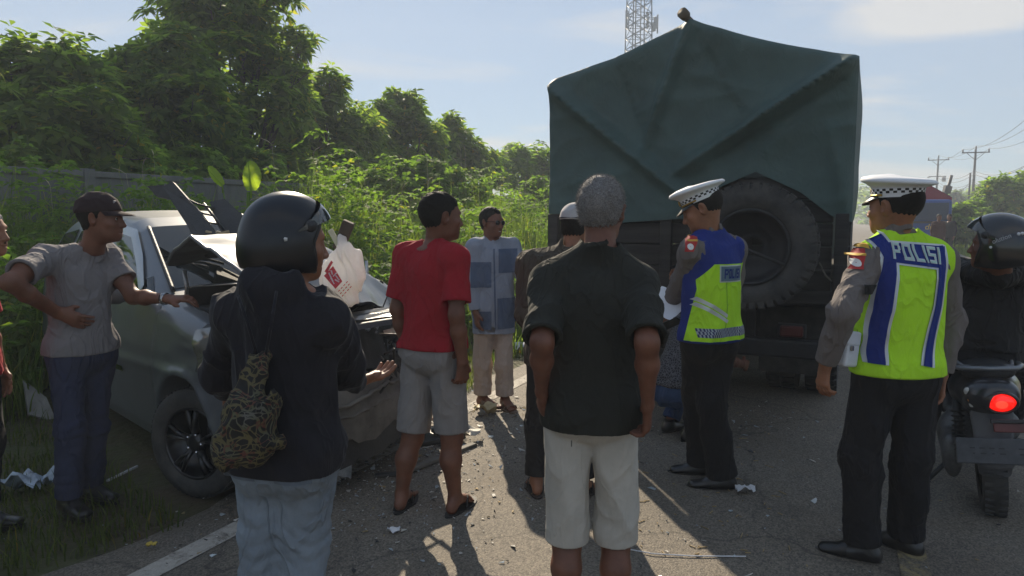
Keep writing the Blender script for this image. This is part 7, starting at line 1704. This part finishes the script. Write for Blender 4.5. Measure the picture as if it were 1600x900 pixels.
for i in range(14):
    for j in range(5): G[i, j] = (prof[j][0], -1.6 - 6 * i / 13, prof[j][1] + .03 * math.sin(i * 2.1 + j))
B.grid(G, False); B.slab(prof, -1.66, -1.60, mat4(np.array([[1, 0, 0], [0, 0, 1], [0, 1, 0]]))); B.build('tarpaulin', RTP, ft)
for x in (-.95, .95):
    for y in (-1., -5.5): B = MB(); B.lathe([(.0001, -.13), (.45, -.13), (.48, -.08), (.48, .08), (.45, .13), (.0001, .13)], 24, mat4(np.array([[0, 0, 1], [1, 0, 0], [0, 1, 0]]), (x, y, .48))); B.build('wheel', RUB, ft)
YEL = mat('yellow_lettering', (.7, .5, .06), .5, var=.05); cu = bpy.data.curves.new('lettering', 'FONT'); cu.body = 'dini'; cu.size = .34; cu.extrude = .004; cu.align_x = 'CENTER'; cu.shear = .2
tmp = bpy.data.objects.new('tmp_text', cu); COL.objects.link(tmp); dg = bpy.context.evaluated_depsgraph_get(); me_ = bpy.data.meshes.new_from_object(tmp.evaluated_get(dg)); bpy.data.objects.remove(tmp)
o = link('lettering', me_, YEL, ft); o.rotation_euler = (R(90), 0, R(180)); o.location = (-.35, .02, 1.02)
# ================================================================== LITTER AND CRASH DEBRIS
rg = np.random.default_rng(19)
def rz_t(P): t_ = (P - R0) @ RN; return road_z(t_) if t_ > -.4 else .0
B = MB()
def shard(p, s, th, m_):
    B.cur = m_; k = rg.integers(3, 6); a = np.sort(rg.uniform(0, 6.283, k)); R3 = rotm(rg.normal(0, .25), rg.normal(0, .25), rg.uniform(0, 6.28)); pts = np.stack([np.cos(a) * s * rg.uniform(.5, 1.2, k), np.sin(a) * s * rg.uniform(.4, 1., k), 0 * a], 1)
    V = np.concatenate([pts - [0, 0, th / 2], pts + [0, 0, th / 2]]) @ R3.T + p; B.add(V, [tuple(range(k))[::-1], tuple(range(k, 2 * k))] + [(i, (i + 1) % k, k + (i + 1) % k, k + i) for i in range(k)])
SH = [mat('shard_glass', (.40, .44, .46), .08, var=.2, spec=.9), BPL, mat('shard_pale', (.50, .47, .42), .6, var=.3), mat('shard_straw', (.30, .22, .11), .8, var=.3)]
zones = [((700, 660), .55, 420), ((640, 715), .45, 360), ((745, 648), .25, 200), ((560, 760), .4, 240), ((690, 700), .3, 200), ((820, 690), .8, 160), ((700, 800), .9, 200), ((950, 820), 1.0, 110), ((1200, 760), 1.2, 70), ((1180, 665), .35, 110), ((600, 790), .5, 120), ((820, 590), .5, 60)]
for (px, py), sd, n in zones:
    c = gnd(px, py)
    for i in range(n):
        p = c + np.array([rg.normal(0, sd), rg.normal(0, sd), 0]); sz = rg.choice([.006, .01, .016, .028], p=[.45, .33, .17, .05]); p[2] = rz_t(p) + .004 + sz * .15; shard(p, sz, .003, int(rg.choice(4, p=[.34, .26, .22, .18])))
tag(B.build('crash_debris', SH), kind='stuff')
def scrap(name, label, cat, px, py, build, m):
    p = gnd(px, py); p[2] = rz_t(p) + .003; r = thing(name, label, cat, p); B = MB(); build(B); B.build('piece', m, r); return r
def crumple(w, h, amp, seed):
    K, Kb = sheet([[(-w, -h, .01), (w, -h, .01)], [(-w, h, .01), (w, h, .01)]], .002, ((amp, w * 1.2), (amp * .6, w * .5)), seed); K[..., 2] -= K[..., 2].min() - .004; 
    return lambda B: (B.grid(K), B.grid(K[:, ::-1] - [0, 0, .002]))
WHP = mat('litter_white', (.7, .7, .72), .8, var=.1)
scrap('paper_scrap', 'crumpled white tissue behind the shoe of the officer in the blue vest', 'litter', 1164, 777, crumple(.05, .03, .02, 1), WHP)
scrap('paper_scrap', 'small white paper scrap on the asphalt in front of the jeans of the helmeted man', 'litter', 615, 839, crumple(.03, .02, .012, 2), WHP)
scrap('leaf_litter', 'single yellow fallen leaf on the asphalt by the edge line', 'leaf', 237, 860, crumple(.025, .014, .008, 3), mat('yellow_leaf', (.5, .36, .06), .7, var=.2))
def strip_piece(a, b, w, h, seed):
    A, Bq = gnd(*a), gnd(*b); c = (A + Bq) / 2; L = np.linalg.norm(Bq - A); ang = math.atan2(Bq[1] - A[1], Bq[0] - A[0])
    return lambda B: B.box((0, 0, h / 2), (L, w, h), rotm(0, .02, ang), min(w, h) * .25)
scrap('broken_trim', 'long grey strip of broken bumper trim lying behind the bare legs of the man in red', 'car part', 690, 722, strip_piece((640, 745), (748, 698), .05, .025, 1), GPL)
scrap('broken_trim', 'short black strip of trim on the ground left of the bare legs', 'car part', 612, 748, strip_piece((588, 752), (640, 746), .04, .02, 1), BPL)
scrap('broken_panel', 'flat dark plastic panel on the ground between the bare legs of the man in red', 'car part', 684, 692, lambda B: (B.box((0, 0, .03), (.34, .2, .04), rotm(.05, -.06, .4), .01), B.box((.05, .02, .06), (.18, .1, .03), rotm(.1, .1, .7), .008)), BPL)
scrap('broken_panel', 'pale triangular piece of plastic beside the sandals of the man in sunglasses', 'car part', 722, 690, crumple(.13, .06, .03, 5), mat('pale_plastic', (.45, .42, .36), .6, var=.15))
scrap('broken_panel', 'tan shell of a broken lamp on the ground left of the sandals', 'car part', 758, 652, crumple(.09, .05, .04, 6), mat('tan_plastic', (.45, .36, .2), .6, var=.2))
scrap('broken_panel', 'orange-brown broken lens near the knee of the man in red', 'car part', 668, 668, crumple(.09, .04, .03, 7), mat('amber_plastic', (.4, .2, .08), .3, var=.2, coat=.4))
bo = gnd(58, 652); r = thing('leaning_board', 'grey broken panel leaning upright in the weeds behind the man in the grey T-shirt', 'panel', bo); B = MB(); plate(B, [at(36, 594, bo[1] - .0) - bo, at(72, 622, bo[1] + .05) - bo, at(88, 660, bo[1]) - bo, at(44, 648, bo[1] - .05) - bo], .02); B.build('panel', mat('panel_grey', (.22, .22, .20), .7, var=.25), r)
BLU = mat('film_blue_white', (.42, .50, .58), .3, var=.4, vscale=14, bump=.4, bscale=40)
for i, (px, py, w, h, lab) in enumerate(((20, 770, .16, .06, 'crumpled blue and white plastic film on the verge at the left edge'), (58, 762, .10, .05, 'pale blue crushed bottle on the verge beside the plastic film'), (812, 548, .14, .07, 'crumpled white plastic on the grass edge behind the man in sunglasses'))):
    scrap('plastic_litter', lab, 'litter', px, py, crumple(w, h, .05, 11 + i), BLU if i < 2 else WHP)
scrap('white_stick', 'thin white stick lying in the grass beside the front wheel', 'stick', 192, 742, strip_piece((168, 752), (215, 728), .014, .014, 1), WHP)
scrap('cable_piece', 'thin pale wire lying across the asphalt to the right of the cream shorts', 'wire', 1060, 874, lambda B: B.tube([(-.26, .05, .004), (-.12, -.01, .005), (.05, -.03, .004), (.30, -.035, .004)], .003, 5), WHP)
B = MB()
for i in range(60):
    p = gnd(rg.uniform(940, 1240), rg.uniform(690, 880)); p[2] = rz_t(p) + .004; a = rg.uniform(0, 3.14); B.box(p, (rg.uniform(.01, .06), .004, .004), rotm(0, 0, a))
tag(B.build('wood_chips', SH[3]), kind='stuff')
HAZE = .0031; HAZE_G = .1
# ================================================================== AIR
m = bpy.data.materials.new('haze_air'); m.use_nodes = True; t = m.node_tree; t.nodes.remove(t.nodes['Principled BSDF'])
v = nd(t, 'ShaderNodeVolumePrincipled'); v.inputs['Density'].default_value = HAZE; v.inputs['Color'].default_value = (.80, .88, 1.0, 1); v.inputs['Anisotropy'].default_value = HAZE_G
lk(t, v.outputs[0], t.nodes['Material Output'].inputs['Volume'])
B = MB(); B.box((0, 55, 20.5), (260, 210, 43.5)); tag(B.build('haze', m), kind='stuff')
